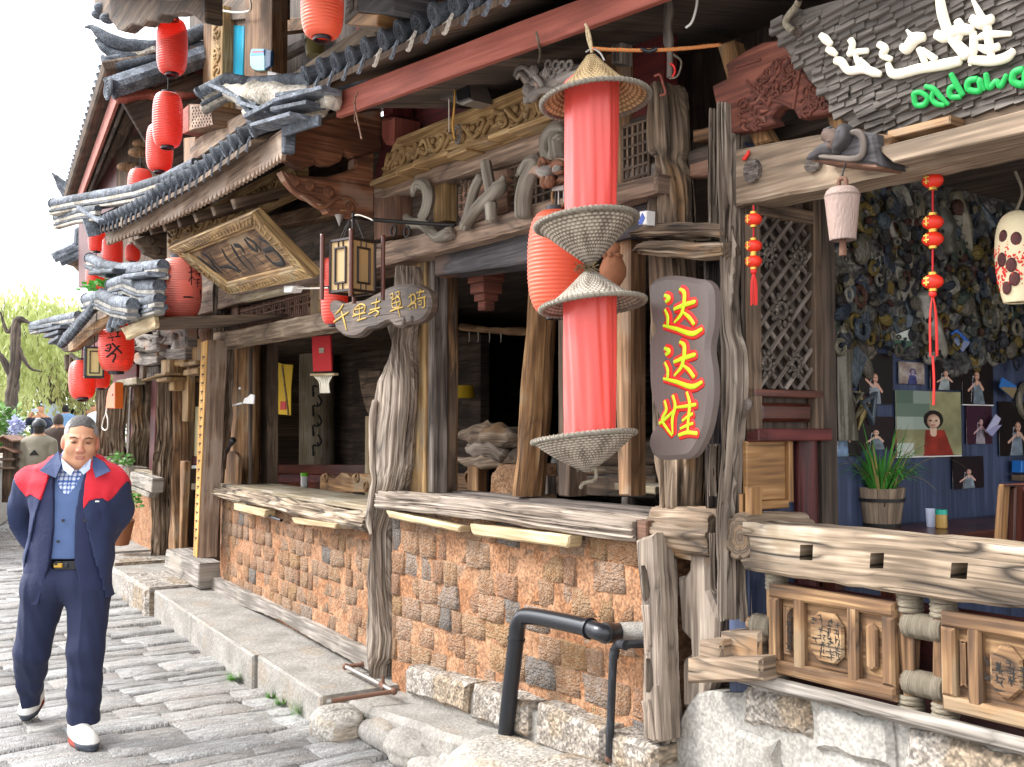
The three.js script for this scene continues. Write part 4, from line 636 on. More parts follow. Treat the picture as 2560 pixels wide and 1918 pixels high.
{
const t=thing('tall_house','tall house down the street with a deep dark eave, red fascia and upturned roof corners','building',FW,[-5,3,-11]);
const P=(sx,sy,Z)=>FW.far(sx,sy,Z),poly=(name,pts,th,m,o={})=>{// a flat panel through points in space, thickened along its normal
const v=pts.map((p)=>new THREE.Vector3(...p)),n=v[1].clone().sub(v[0]).cross(v[2].clone().sub(v[0])).normalize(),ex=v[1].clone().sub(v[0]).normalize(),ey=n.clone().cross(ex),mt=new THREE.Matrix4().makeBasis(ex,ey,n).setPosition(v[0]),inv=mt.clone().invert(),p2=v.map((q)=>{const w=q.clone().applyMatrix4(inv);return [w.x,w.y];});
return add(name,board(THREE.ShapeUtils.isClockWise(p2.map(([x,y])=>new THREE.Vector2(x,y)))?p2.reverse():p2,-th / 2,th / 2,{bevel:th*.2,...o}).applyMatrix4(mt),m,t);
};
const E0=P(258,165,9),E1=P(158,500,14.2),inn=[.83*1.6,.6,-.56*1.6],sh=(p,k)=>[p[0] +inn[0]*k,p[1] +inn[1]*k,p[2] +inn[2]*k];
poly('roof',[E0,E1,sh(E1,1),sh(E0,1)],.1,M.dark);
for (let i=0;i<26;i++){const f=(i +.5)/ 26,a=[0,1,2].map((k)=>lerp(E0[k],E1[k],f));const b=sh(a,.9);add('roof_tile',bar([a[0],a[1] +.07,a[2]],[b[0],b[1] +.07,b[2]],.09,.09,{bevel:.02}),i % 3?M.tileDark :M.tile,t);}
const F0=[E0[0] +.12,E0[1] - .16,E0[2] - .08],F1=[E1[0] +.12,E1[1] - .16,E1[2] - .08];
add('fascia',bar(F0,F1,.2,.03),M.fascia,t);add('eave_batten',bar([F0[0] +.07,F0[1] - .05,F0[2]],[F1[0] +.07,F1[1] - .05,F1[2]],.08,.03),M.dusky,t);
for (let i=0;i<9;i++){const k=.14 +i*.1,a=sh(F0,k),b=sh(F1,k);add('eave_board',bar([a[0],a[1] +.03,a[2]],[b[0],b[1] +.03,b[2]],.05,.1),i % 2?M.maroon :M.dark,t);}
// gable verge at the near end
const g0=P(272,222,8.95),g1=P(520,138,9.5);add('verge_tile',bar(g0,g1,.19,.19,{bevel:.07}),M.tile,t);add('verge_end',capDisc(.1).rotateY(-.9).translate(...P(271,222,8.9)),M.tile,t);
poly('verge_board',[P(283,240,9),P(295,254,9),P(316,256,9.05),P(350,243,9.15),P(375,238,9.2),P(410,245,9.25),P(450,232,9.35),P(520,215,9.5),P(520,160,9.5)],.06,M.fascia);
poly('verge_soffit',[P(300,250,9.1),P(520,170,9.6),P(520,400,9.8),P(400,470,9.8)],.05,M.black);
// ridge with its upturned horn
const horn=(pts,r)=>{add('ridge',limb(pts.map(([x,y,Z,q])=>[...P(x,y,Z),q*r]),{n:30,k:8,noise:.12}),M.tileDark,t);};
horn([[212,68,9.2,.2],[228,68,9.2,.5],[250,84,9.2,.9],[290,108,9.2,1.2],[340,118,9.25,1.3],[400,118,9.3,1.3],[520,74,9.6,1.3]],.055);
horn([[240,100,9.2,.5],[262,122,9.2,1],[300,140,9.2,1.2],[350,144,9.25,1],[400,140,9.3,.9]],.04);horn([[255,140,9.1,.4],[266,158,9.1,.9],[290,165,9.1,1],[400,142,9.3,.8],[520,110,9.6,.8]],.05);
poly('gable_mortar',[P(258,120,9.25),P(275,160,9.25),P(300,164,9.25),P(400,140,9.35),P(400,125,9.35),P(330,130,9.3)],.08,M.mortar);
horn([[130,433,14.6,.2],[142,446,14.6,.6],[158,462,14.6,.9],[172,486,14.6,1]],.07);horn([[138,448,14.6,.3],[152,470,14.6,.8],[168,492,14.6,1]],.06);
// wall under the eave
poly('wall',[P(300,700,11.5),P(300,300,11.5),P(520,240,10),P(520,700,10)],.1,M.dark);poly('wall',[P(205,720,15),P(205,480,15),P(305,300,11.5),P(305,720,11.5)],.1,M.maroon);
for (const [x,y,Z]of [[370,310,10],[360,360,10.4],[350,382,10.4],[320,418,11],[340,420,11]])add('corbel',new THREE.SphereGeometry(.09,10,8).scale(1.4,.6,1).translate(...P(x,y,Z)),M.brown,t);
// lower roofs of the same row, layer behind layer
const layer=(v,pts,Z,m,th=.08)=>poly('lower_roof',pts.map(([x,y])=>P(...v(x,y),Z)),th,m);
layer(V.b1,[[410,600],[470,560],[600,500],[605,390],[700,355],[720,420],[720,560],[520,660],[480,625]],15.5,M.tileDark,.3);layer(V.b1,[[500,660],[700,540],[700,800],[640,740],[590,690]],15.8,M.dark,.2);
for (const [a,b]of [[[415,605],[600,520]],[[430,625],[640,540]],[[480,655],[690,560]],[[600,410],[690,365]]])add('roof_tile',bar(P(...V.b1(...a),15.3),P(...V.b1(...b),15.3),.1,.12,{bevel:.03}),M.tile,t);
}
{// hip roof of the porch beside the doorway
const t=thing('porch_roof','small tiled porch roof with three upturned ridges beside the doorway','roof',FB,[-3.8,2.4,.5]);
const rp=(d,arr)=>arr.map(([x,y])=>{const h=FB.hit(...V.b1(x,y),d);return [h[0],h[1],d];});
ridge(t,rp(.75,[[710,620],[770,650],[890,695],[1100,697],[1290,675]]),{r:.05,n:4,body:.04});
ridge(t,rp(.85,[[885,828],[945,772],[1000,790],[1120,838],[1260,838]]),{r:.05,n:3,body:.04,mm:M.porchMortar});
ridge(t,rp(1.0,[[690,945],[745,900],[800,915],[890,960],[1050,985]]),{r:.05,n:3,body:.04,mm:M.porchMortar});
ridge(t,rp(.9,[[1050,1010],[1110,990],[1180,965],[1260,940]]),{r:.045,n:2,body:.04,mm:M.porchMortar});
for (const [a,b]of [[[730,690],[900,760]],[[760,740],[960,720]],[[800,890],[1000,900]],[[880,930],[1040,905]],[[900,880],[1020,860]],[[1000,870],[1240,850]],[[1090,900],[1250,890]],[[1040,770],[1240,745]],[[1000,745],[1200,715]],[[820,1010],[1000,1030]],[[1090,1050],[1250,1000]],[[850,860],[850,940]]]){const g=rp(.7 +rr(0,.2),[a,b]);add('roof_tile',bar(g[0],g[1],.035,.14,{bevel:.01}),R()<.4?M.tileDark :M.tile,t);}
add('roof_bed',board(tr(FB,V.b1,.6,800,860,900,760,1290,720,1290,1010,1080,1060,880,1100,840,1000),.5,.62,{bevel:.03}),M.mortar,t);
for (const [x,y]of [[880,1140],[925,1110],[970,1085],[1015,1060],[1050,1035]]){const h=FB.hit(...V.b1(x,y),.95);const g=limb([[h[0] +.03,h[1] +.07,.93,.03],[h[0],h[1],.95,.034],[h[0] - .015,h[1] - .05,.96,.03]],{n:8,k:9});add('eave_tile',g,M.tile,t);}
{const lo=tr(FB,V.b1,.9,992,1242,1225,1140),hi=tr(FB,V.b1,.9,955,1172,1215,1065),o=[];for (let i=0;i<=48;i++){const f=i / 48;o.push([lerp(lo[0][0],lo[1][0],f),lerp(lo[0][1],lo[1][1],f) - (i % 2?.022 :0)]);}add('saw_tooth_board',board([...o,hi[1],hi[0]],.87,.9,{bevel:.002}),M.fresh,t);}
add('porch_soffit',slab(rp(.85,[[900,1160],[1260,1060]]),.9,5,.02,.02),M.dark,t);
// lower roof further on with its orange board
const t2=thing('lean_to_roof','low lean-to roof with an orange board, sloping above the farther red lanterns','roof',FB,[-5.2,2.2,.6]);
const r2=(d,arr)=>arr.map(([x,y])=>{const h=FB.hit(...V.b1(x,y),d);return [h[0],h[1],d];});
ridge(t2,r2(.9,[[262,1150],[300,1140],[420,1110],[620,1070]]),{r:.045,n:4,body:.04,mm:M.porchMortar});
for (const [a,b]of [[[280,1175],[470,1150]],[[360,1200],[540,1160]],[[400,1240],[520,1200]],[[440,1290],[520,1240]]]){const g=r2(.95,[a,b]);add('roof_tile',bar(g[0],g[1],.03,.14),M.tileDark,t2);}
for (let i=0;i<14;i++){const f=i / 13,x=lerp(480,720,f),y=lerp(1270,990,Math.pow(f,1.1)),h=FB.hit(...V.b1(x,y),1.05);add('eave_tile',limb([[h[0] +.02,h[1] +.06,1.0,.035],[h[0],h[1] - .05,1.05,.035]],{n:5,k:8}),M.tileDark,t2);}
add('eave_board',board(tr(FB,V.b1,.95,540,1355,600,1330,700,1240,860,1120,870,1060,760,1110,620,1210,535,1285),.91,.95),M.orange,t2);
add('roof_bed',board(tr(FB,V.b1,.7,300,1160,520,1090,860,1010,860,1150,640,1320,520,1360,400,1260),.62,.72),M.dark,t2);
add('soffit_wall',board(tr(FB,V.b1,.1,640,1420,1060,1420,1060,1120,860,1120,640,1300),.0,.1),M.redboard,t2);
add('bracket_pole',merge([limb(r2(.8,[[560,1380],[600,1410],[640,1430]]).map((p)=>[...p,.02])),limb(r2(.8,[[530,1390],[535,1500]]).map((p)=>[...p,.03])),limb(r2(.8,[[560,1400],[562,1520]]).map((p)=>[...p,.02]))]),M.dark,t2);
}
// ---------- the cafe on the right: driftwood corner, pierced rail, carved panels, collage wall ----------
const cafe=thing('cafe_building','timber cafe front with a pierced weathered rail, carved panels and a collage covered side wall','building',FA,[3,.3,0]);
const W0=FA.w(2.7,0,0),FC=new Frame(W0.x,W0.z,35.6);// its side wall, u running into the room
{
const B=(name,m,d0,d1,pts,o={})=>add(name,board(o.rough===0?tr(FA,o.v??S,o.at??d1,...pts):rough(tr(FA,o.v??S,o.at??d1,...pts),.05,o.rough??.003),d0,d1,{grain:'y',bevel:.008,...o}),m,cafe);
const T=(name,m,d,rows,hb,o)=>add(name,postRows(FA,S,d,rows,hb,{sq:3.5,crack:.016,freq:6,k:72,step:.016,...o}),m,cafe);
// corner timbers under and beside the long sign
const wv=(...xy)=>{const o=[];for (let i=0;i<xy.length;i +=2)o.push(V.w(xy[i],xy[i +1]));return o.flat();};
const tf=(d,...xy)=>tr(FA,V.w,d,...xy);
add('pierced_plank',board(rough(tf(.09,65,255,185,205,195,370,215,620,225,1000,235,1500,180,1512,110,1480,105,1200,112,950,100,650,75,400),.04,.002),-.02,.09,{grain:'y',bevel:.012,holes:[tf(.09,92,390,135,385,158,440,176,560,170,620,140,652,112,640,100,520),tf(.09,124,965,170,962,190,1040,197,1160,170,1215,126,1212)]}),M.silver,cafe);
add('plank_ridge',merge([[[118,655],[135,800],[140,955]],[[150,655],[158,780],[165,900]],[[120,1250],[135,1350],[140,1480]],[[160,1240],[175,1350],[190,1490]],[[205,1150],[212,1300],[222,1490]],[[135,655],[146,800],[150,930]]].map((p)=>limb(p.map(([x,y],i)=>{const h=FA.hit(...V.w(x,y),.09);return [h[0],h[1],.088,.009];}),{n:14,k:7,noise:.25}))),M.silver,cafe);
T('driftwood_plank',M.silver,.05,[[1397,1642,1685],[1500,1645,1692],[1700,1648,1698],[1855,1652,1702]],.045,{sq:6,crack:.007});
add('driftwood_plank',board(rough(tf(-.03,400,320,510,300,520,560,580,730,575,900,490,1290,360,1290,355,1000,405,960,400,870,345,810,325,480,370,470,395,440),.05,.003),-.12,-.03,{grain:'y',bevel:.015}),M.silver,cafe);
{const a=FA.hit(1606,1330,.02),b=FA.hit(1770,1330,.02),y=FA.hit(1690,1330,.02)[1];add('log_stump',timber([[a[0] - .012,y,-.06,.03,.03],[a[0],y,-.06,.075,.075],[a[0] +.02,y +.005,-.06,.098,.1],[a[0] +.1,y,-.06,.104,.105],[b[0],y - .003,-.06,.108,.105]],{axis:'u',crack:.02,freq:6,sq:2.2,k:96,step:.01,bulge:.012}),M.weathered,cafe);}
T('dark_post',M.dusky,-.06,[[650,1762,1806],[900,1768,1806],[1200,1766,1808],[1540,1768,1812]],.05,{sq:7,crack:.005});
T('driftwood_strip',M.silver,.02,[[275,1776,1806],[450,1778,1802],[600,1776,1802]],.04,{});
T('driftwood_strip',M.silver,.03,[[872,1776,1800],[920,1772,1802],[1000,1778,1800],[1014,1786,1796]],.03,{});
T('driftwood_strip',M.silver,.03,[[1110,1772,1800],[1180,1768,1798],[1240,1772,1798]],.03,{});
T('driftwood_strip',M.silver,.03,[[1332,1768,1808],[1400,1772,1808],[1475,1776,1809],[1482,1796,1808]],.03,{});
T('tall_driftwood_post',M.silver,.08,[[262,1806,1846],[300,1804,1849],[420,1803,1856],[530,1802,1862],[628,1800,1864],[727,1800,1862],[826,1797,1872],[880,1800,1883],[940,1802,1884],[1000,1802,1882],[1074,1800,1876],[1123,1807,1870],[1222,1810,1856],[1300,1808,1850],[1430,1811,1849],[1548,1815,1845]],.07,{crack:.02,freq:5,k:90,step:.012,sq:4});
T('driftwood_plank',M.silver,-.02,[[1340,1846,1872],[1450,1848,1884],[1552,1850,1896]],.04,{sq:5});
add('knot_hollow',limb([[1862,1000,.012],[1866,1010,.016],[1864,1024,.01]].map(([x,y,r])=>{const h=FA.hit(x,y,.08);return [h[0],h[1],.068,r];})),M.dusky,cafe);
for (const [x0,x1,y0]of [[1846,1856,1285],[1862,1878,1268]])B('batten',M.honey,-.03,.03,[x0,1385,x1,1385,x1,y0 - 50,x0,y0 - 50],{rough:0,bevel:.003});
// upper post behind the long sign, its cross pieces
T('driftwood_post',M.weathered,-.02,[[215,1620,1716],[240,1615,1722],[300,1611,1725],[380,1614,1729],[402,1640,1730],[440,1640,1740],[480,1620,1744],[520,1616,1747],[560,1622,1748],[640,1624,1750],[800,1628,1758],[1150,1632,1765],[1266,1640,1766]],.09,{crack:.024,freq:4,k:96,step:.014,bulge:.02});
const lg=(name,m,pts,d,o={})=>add(name,timber(pts.map(([x,y,h])=>{const a=FA.hit(x,y,d),b=FA.hit(x,y +h,d);return [a[0],(a[1] +b[1])/ 2,d - .05,(a[1] - b[1])/ 2,.055];}),{axis:'u',crack:.016,freq:6,k:64,step:.012,sq:3,...o}),m,cafe);
lg('driftwood_rail',M.weathered,[[1568,580,8],[1600,562,34],[1660,558,38],[1740,556,38],[1806,556,36]],.07);
lg('driftwood_rail',M.weathered,[[1577,622,10],[1590,606,30],[1660,600,44],[1740,604,48],[1804,600,44]],.08);
B('cross_rail',M.dusky,-.14,-.06,[1560,466,1664,462,1664,406,1560,408],{grain:'u'});
B('cross_rail',M.redbrown,-.14,-.08,[1540,580,1624,560,1624,480,1540,500],{grain:'u'});
B('cross_rail',M.redbrown,-.2,-.14,[1720,445,1800,440,1800,360,1720,385],{grain:'u'});
B('cross_rail',M.brown,-.2,-.14,[1730,355,1830,330,1830,305,1730,325],{grain:'u'});
B('upright_post',M.brown,-.2,-.1,[1545,1240,1574,1240,1574,60,1510,60],{grain:'y',rough:0});
B('lamp_block',M.dusky,.1,.17,[1525,160,1552,158,1550,105,1527,110],{rough:0});
// top beam with two plugged mortises, planks on it
add('top_beam',board(rough(tr(FA,S,.02,1836,516,1860,508,2050,474,2208,440,2400,398,2560,358,2740,320,2740,200,2560,245,2250,300,2066,332,1950,352,1836,374),.07,.003),-.14,.02,{bevel:.01}),M.beamPale,cafe);
for (const [x,y,rx,ry]of [[68,1350,62,95],[550,1300,62,62]]){const h=FA.hit(...V.a4(x,y),.03),e=FA.hit(...V.a4(x +rx,y),.03),g=FA.hit(...V.a4(x,y +ry),.03);add('beam_plug',new THREE.CylinderGeometry(1,.94,.04,24).rotateX(Math.PI / 2).scale(e[0] - h[0],h[1] - g[1],1).translate(h[0],h[1],.02),M.dusky,cafe);}
add('shelf_plank',board(tr(FA,S,.14,2189,370,2560,274,2740,228,2740,285,2560,332,2233,406),.03,.14,{bevel:.004}),M.beamPale,cafe);
add('shelf_plank',board(tr(FA,S,.08,2226,352,2385,312,2385,290,2228,330),.02,.1,{bevel:.004}),M.brown,cafe);
for (const [...p]of [[1864,322,1906,318,1925,352,1884,366],[2064,285,2098,275,2114,320,2075,328]])B('brace',M.orange,-.1,-.03,p,{rough:0});
B('brace',M.orange,-.12,-.05,[1790,110,1830,100,1860,205,1820,215],{rough:0});
// pierced rail
const hole=(...xy)=>tr(FA,V.d4,.06,...xy);
add('pierced_rail',board(rough(tr(FA,S,.06,1852,1306,2000,1316,2234,1340,2560,1370,2740,1392,2740,1552,2560,1522,2346,1500,2047,1455,1950,1440,1858,1424,1846,1400,1870,1394,1870,1345,1850,1338),.05,.003),-.1,.06,{bevel:.01,holes:[hole(360,152,478,152,474,298,356,290),hole(828,206,956,206,950,352,822,350),hole(1368,268,1520,272,1510,428,1356,414)]}),M.rail,cafe);
// carved panels hung under the rail
const panelAt=(pTL,pTR,pBL,lean)=>{
const p=add('carved_panel',box(0,.001,0,.001,0,.001),M.panel,cafe),a=FA.hit(...pTL,.05),b=FA.hit(...pTR,.05),c=FA.hit(...pBL,.05),x0=a[0],x1=b[0],y1=a[1],y0=c[1],w=x1 - x0,h=y1 - y0;
p.geometry.dispose();p.geometry=box(x0 +.03,x1 - .03,y0 +.03,y1 - .03,-.0,.018,{grain:'u',bevel:.002}).translate(-BASE.get(p)[0],-BASE.get(p)[1],-BASE.get(p)[2]);
const q=(n,...r)=>add(n,r[0],r[1]??M.panel,p),s=.045;
q('rail',box(x0,x1,y1 - s,y1,-.0,.045,{bevel:.008}));q('rail',box(x0,x1,y0,y0 +s,-.0,.045,{bevel:.008}));
q('stile',box(x0,x0 +s,y0 +s,y1 - s,0,.047,{grain:'y',bevel:.008}));q('stile',box(x1 - s,x1,y0 +s,y1 - s,0,.047,{grain:'y',bevel:.008}));
const m1=x0 +w*.255,m2=x0 +w*.69;for (const m of [m1,m2])q('mullion',board([[m - .022,y0 +s - .012],[m,y0 +s - .03],[m +.022,y0 +s - .012],[m +.022,y1 - s +.01],[m,y1 - s +.028],[m - .022,y1 - s +.01]],0,.044,{grain:'y',bevel:.008}));
const field=(u0,u1,v0,v1,c,gr)=>{const o=[[u0 +c,v0],[u1 - c,v0],[u1,v0 +c],[u1,v1 - c],[u1 - c,v1],[u0 +c,v1],[u0,v1 - c],[u0,v0 +c]];q('raised_field',board(o,.017,.034,{grain:gr,bevel:.009}),M.panel);};
field(x0 +s +.022,m1 - .04,y0 +s +.03,y1 - s - .03,.016,'y');field(m1 +.04,m2 - .04,y0 +s +.022,y1 - s - .022,.035,'u');field(m2 +.04,x1 - s - .022,y0 +s +.03,y1 - s - .03,.016,'y');
return {p,m1,m2,x0,x1,y0,y1};
};
const P1=panelAt(V.d4(150,432),V.d4(990,560),V.d4(120,1012)),P2=panelAt(V.d4(1300,615),V.d4(2240,740),V.d4(1280,1270));
const glyphs=(P,cols,z,w)=>{const o=[];for (const [cx,ys]of cols)for (const y of ys){const k=2 +Math.floor(rr(0,3));for (let i=0;i<k +2;i++){const a=rr(-.011,.011),b=rr(-.012,.012),t=R()<.5;o.push([[cx +a - (t?.008 :0),y +b +(t?0 :.009),w*.6],[cx +a*.6,y +b,w],[cx +a +(t?.008 :.001),y +b - (t?.001 :.009),w*.5]]);}}return add('ink_character',stroke2(o,z,w,.4),M.ink,P.p);};
{const c=lerp(P1.m1,P1.m2,.5),yy=(n,a,b)=>Array.from({length:n},(_,i)=>lerp(a,b,i / (n - 1)));glyphs(P1,[[c +.045,yy(5,P1.y1 - .11,P1.y0 +.1)],[c +.016,yy(6,P1.y1 - .1,P1.y0 +.1)],[c - .014,yy(5,P1.y1 - .09,P1.y0 +.1)],[c - .042,yy(2,P1.y1 - .1,P1.y1 - .16)]],.0345,.0018);glyphs(P1,[[lerp(P1.x0 +.045,P1.m1,.5),yy(9,P1.y1 - .1,P1.y0 +.09)]],.0345,.0016);const e=lerp(P2.m1,P2.m2,.4);glyphs(P2,[[e,yy(5,P2.y1 - .12,P2.y0 +.1)],[e - .035,yy(2,P2.y1 - .12,P2.y1 - .17)],[e +.035,yy(4,P2.y1 - .12,P2.y0 +.12)],[e +.07,yy(4,P2.y1 - .12,P2.y0 +.12)]],.0345,.0017);}
// uprights between the panels, rods and rope lashings
const up=(x,d,r=.03)=>{const a=FA.hit(...V.d4(x,520),d),b=FA.hit(...V.d4(x,1290),d);return a[0];};
const uu=[P1.x0 - .005,P1.x1 +.022,P2.x0 - .02];
for (const [i,u]of uu.entries()){add('upright',timber([[.745,u,-.01,.024,.028],[1.09,u,-.01,.026,.028]],{axis:'y',crack:.003,sq:4,k:32,step:.03}),M.panel,cafe);for (const y of [1.065,.755])add('rope_lashing',merge([0,1,2,3].map((k)=>new THREE.TorusGeometry(.033,.0085,6,22).rotateX(Math.PI / 2 +rr(-.08,.08)).translate(u,y +(k - 1.5)*.0145,-.01))),M.rope,cafe);}
const rod=(u0,u1,y)=>{add('rod',new THREE.CylinderGeometry(.024,.024,u1 - u0 +.04,14).rotateZ(Math.PI / 2).translate((u0 +u1)/ 2,y,.0),M.brown,cafe);const n=Math.round((u1 - u0)/ .0075),h=[];for (let i=0;i<=n*10;i++){const a=i / 10*2*Math.PI;h.push([lerp(u0 +.008,u1 - .012,i / (n*10)),y +Math.cos(a)*.036,Math.sin(a)*.036]);}add('rope_winding',merge([tube(h,.0052,n*12,5),new THREE.CylinderGeometry(.034,.034,u1 - u0 - .02,12).rotateZ(Math.PI / 2).translate((u0 +u1)/ 2 - .002,y,0)]),M.rope,cafe);};
const rg=(x0,y0,x1)=>{const a=FA.hit(...V.d4(x0,y0),.035),b=FA.hit(...V.d4(x1,y0),.035);return [a[0],b[0],a[1]];};
{const y1=FA.hit(...V.d4(1150,725),.03)[1],y2=FA.hit(...V.d4(1150,1110),.03)[1];rod(P1.x1 +.01,P2.x0 +.005,y1);rod(P1.x1 +.01,P2.x0 +.005,y2);rod(P1.x0 - .1,P1.x0 +.005,FA.hit(...V.d4(50,710),.03)[1]);}
add('base_pole',timber([[2.66,.72,.03,.026,.026],[3.2,.725,.03,.024,.024],[4.6,.73,.03,.027,.027]],{axis:'u',crack:.003,sq:2,k:32,step:.03,bulge:.003}),M.greyPlank,cafe);
// squared timber ends by the corner
const tb=(x0,y0,x1,y1,d0,d1)=>add('timber_end',board(tr(FA,V.w,d1,x0,y1,x1,y1 - 14,x1,y0,x0,y0 +6),d0,d1,{bevel:.012}),M.weathered,cafe);
tb(455,868,605,1010,-.1,.1);tb(385,978,850,1140,-.1,.12);tb(588,812,842,1000,-.12,.05);
// base wall of plastered rubble
add('base_wall',board(rough([[2.3,-.1],[4.7,-.1],[4.7,.7],[2.72,.7],[2.66,.64],[2.44,.6],[2.36,.5],[2.3,.4]],.08,.006),-.25,-.02,{bevel:.015}),M.plaster,cafe);
for (const [u0,u1,y0,y1]of [[2.68,2.98,.545,.685],[3.0,3.3,.53,.69],[3.33,3.72,.53,.69],[3.75,4.2,.52,.69],[2.62,2.85,.34,.52]])add('stone',board(rough([[u0,y0],[u1,y0 +.01],[u1 - .01,y1],[u0 +.02,y1 - .01]],.05,.012),-.1,.0 +rr(0,.012),{bevel:.02}),R()<.5?M.granite :M.plaster,cafe);
// dark room behind: floor, ceiling, back and far side
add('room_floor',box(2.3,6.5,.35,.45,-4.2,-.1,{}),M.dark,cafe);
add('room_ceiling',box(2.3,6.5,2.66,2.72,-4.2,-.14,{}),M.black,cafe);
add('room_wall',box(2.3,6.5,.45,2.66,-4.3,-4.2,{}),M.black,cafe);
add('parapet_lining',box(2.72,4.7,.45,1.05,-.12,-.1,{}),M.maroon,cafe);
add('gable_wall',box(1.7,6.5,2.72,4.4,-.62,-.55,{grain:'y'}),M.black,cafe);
}
const wallRef=thing('cafe_side_wall','dark blue side wall inside the cafe, thickly covered with painted relief collage above','wall',FC,[1,.45,0]);
{
const B=(name,m,d0,d1,...pts)=>add(name,board(tr(FC,S,d1,...pts),d0,d1,{grain:'y',bevel:.003}),m,wallRef);
M.blueWall=std({map:woodMap(0x465170,0x36415c,0x262e44,{crack:.15,blotch:.6}),bumpMap:woodBump,bumpScale:.002,roughness:.55});
add('wall_board',box(.05,4.1,.45,2.66,-.12,-.02,{grain:'y'}),M.blueWall,wallRef);
// collage: lumps, rings, tongues and shards pressed over the upper wall
const q=rng(77),cols=[0x55534b,0x33333a,0x77705f,0x4a4026,0x6e5e2e,0x434c54,0x2c3440,0x4a2e24,0x5f5a4e,0x8a867c,0x38423a,0x2a2826].map((c)=>std({color:c,bumpMap:grit,bumpScale:.01,roughness:.38,metalness:.25}));
const c0=FC.hit(2070,820,0),c1=FC.hit(2560,480,0);const u0=.52,u1=2.9;
for (let i=0;i<300;i++){
const u=u0 +(u1 - u0)*q(),lowEdge=1.93 - .03*Math.sin(u*5) - (u<.78?.4 :0) - (u>1.95?.22 :0),y=lowEdge +(2.6 - lowEdge)*q(),t=q(),s=.028 +.06*q()*q(),m=cols[Math.floor(q()*cols.length)];let g,n;
if (t<.3){g=new THREE.TorusGeometry(s,s*(.22 +.2*q()),6,18).scale(.7 +.5*q(),1,.7);n='collage_ring';}
else if (t<.6){g=new THREE.IcosahedronGeometry(s,2).scale(.6 +q(),.5 +q(),.4);const p=g.attributes.position;for (let k=0;k<p.count;k++)p.setXYZ(k,p.getX(k)*(1 +.2*n3(p.getX(k)*40,p.getY(k)*40,i)),p.getY(k)*(1 +.2*n3(p.getX(k)*40,i,p.getY(k)*40)),p.getZ(k));g.computeVertexNormals();n='collage_lump';}
else if (t<.8){const a=q()*6.28,l=s*1.9;g=limb([[-Math.cos(a)*l,-Math.sin(a)*l,0,s*.15],[-Math.sin(a)*l*.3,Math.cos(a)*l*.3,0,s*.45],[Math.cos(a)*l,Math.sin(a)*l,0,s*.12]],{n:12,k:7,noise:.2});n='collage_tongue';}
else {const a=q()*6.28,o=[];const k=3 +Math.floor(q()*3);for (let j=0;j<k;j++)o.push([Math.cos(a +j*6.28 / k)*s*1.3,Math.sin(a +j*6.28 / k)*s*1.3*(.6 +.4*q())]);const h=o.map(([x,y])=>[x*.55,y*.55]);g=board(o,-.01,.018,{holes:q()<.6?[h.reverse()]:[]});n='collage_shard';}
const b=put(n,g,m,wallRef,u,y,.0);b.rotation.z=q()*6.28;
}
{const g=new THREE.PlaneGeometry(u1 - u0 +.1,.95,150,70),p=g.attributes.position;for (let k=0;k<p.count;k++){const x=p.getX(k),y=p.getY(k);p.setZ(k,.016*Math.abs(n3(x*13,y*13,5)) +.014*n3(x*34,y*34,9) +(y< -.3 +.1*n3(x*6,2,1)? -.05 :0));}g.computeVertexNormals();g.translate((u0 +u1)/ 2,2.22,.002);add('collage_ground',grainUV(g,'u'),std({map:stoneMap(0x26262a,0x66645c,0x40362a,16,.9,151),bumpMap:grit,bumpScale:.012,roughness:.6}),wallRef);const bits=cols.map(()=>[]);for (let i=0;i<800;i++){const u=u0 +(u1 - u0)*q(),y=1.9 +.72*q(),s=.008 +.034*q()*q(),a=q()*6.28;let h=q()<.5?new THREE.TorusGeometry(s,s*.4,5,10).scale(1,.6 +q()*.6,.8):new THREE.IcosahedronGeometry(s,1).scale(1 +q(),.6 +q(),.7);h.rotateZ(a);h.translate(u,y,.02 +.02*q());bits[Math.floor(q()*cols.length)].push(plain(h));}bits.forEach((b,i)=>add('collage_bits',merge(b),cols[i],wallRef,{kind:'stuff'}));}
const big=FC.hit(...V.b4(1240,270),.02);add('collage_ring',new THREE.TorusGeometry(.1,.022,8,28).scale(.8,1.15,.8).translate(big[0],big[1],.01),cols[9],wallRef);
const stepm=FC.hit(...V.b4(960,300),.02);add('collage_ring',new THREE.TorusGeometry(.055,.017,8,24).translate(stepm[0],stepm[1],.015),cols[4],wallRef);
for (const [x0,y0,x1,y1,c]of [[1420,900,1600,1380,9],[1680,100,1790,560,2],[1560,200,1660,560,0]]){const a=FC.hit(...V.b4(x0,y0),.02),b=FC.hit(...V.b4(x1,y1),.02);add('collage_tongue',limb([[a[0],a[1],0,.04],[lerp(a[0],b[0],.3),lerp(a[1],b[1],.5),.01,.05],[lerp(a[0],b[0],.8),b[1],0,.045]],{n:16,noise:.3}),cols[c],wallRef);}
add('collage_disc',new THREE.CylinderGeometry(.085,.085,.03,24).rotateX(Math.PI / 2).translate(...(()=>{const h=FC.hit(...V.b4(890,1090),.02);return [h[0],h[1],.01];})()),cols[5],wallRef);
add('rough_column',timber([[1.55,.6,.0,.07,.03],[2.0,.58,.0,.05,.03]],{crack:.004,bulge:.02}),cols[8],wallRef);
// front part of that wall: lattice window, red column, low door
const fr=(name,m,x0,y0,x1,y1,d0,d1,o)=>{const a=FC.hit(x0,y1,d1),b=FC.hit(x1,y0,d1);return add(name,box(a[0],b[0],Math.min(a[1],b[1]),Math.max(a[1],b[1]),d0,d1,{grain:'y',bevel:.004,...o}),m,wallRef);};
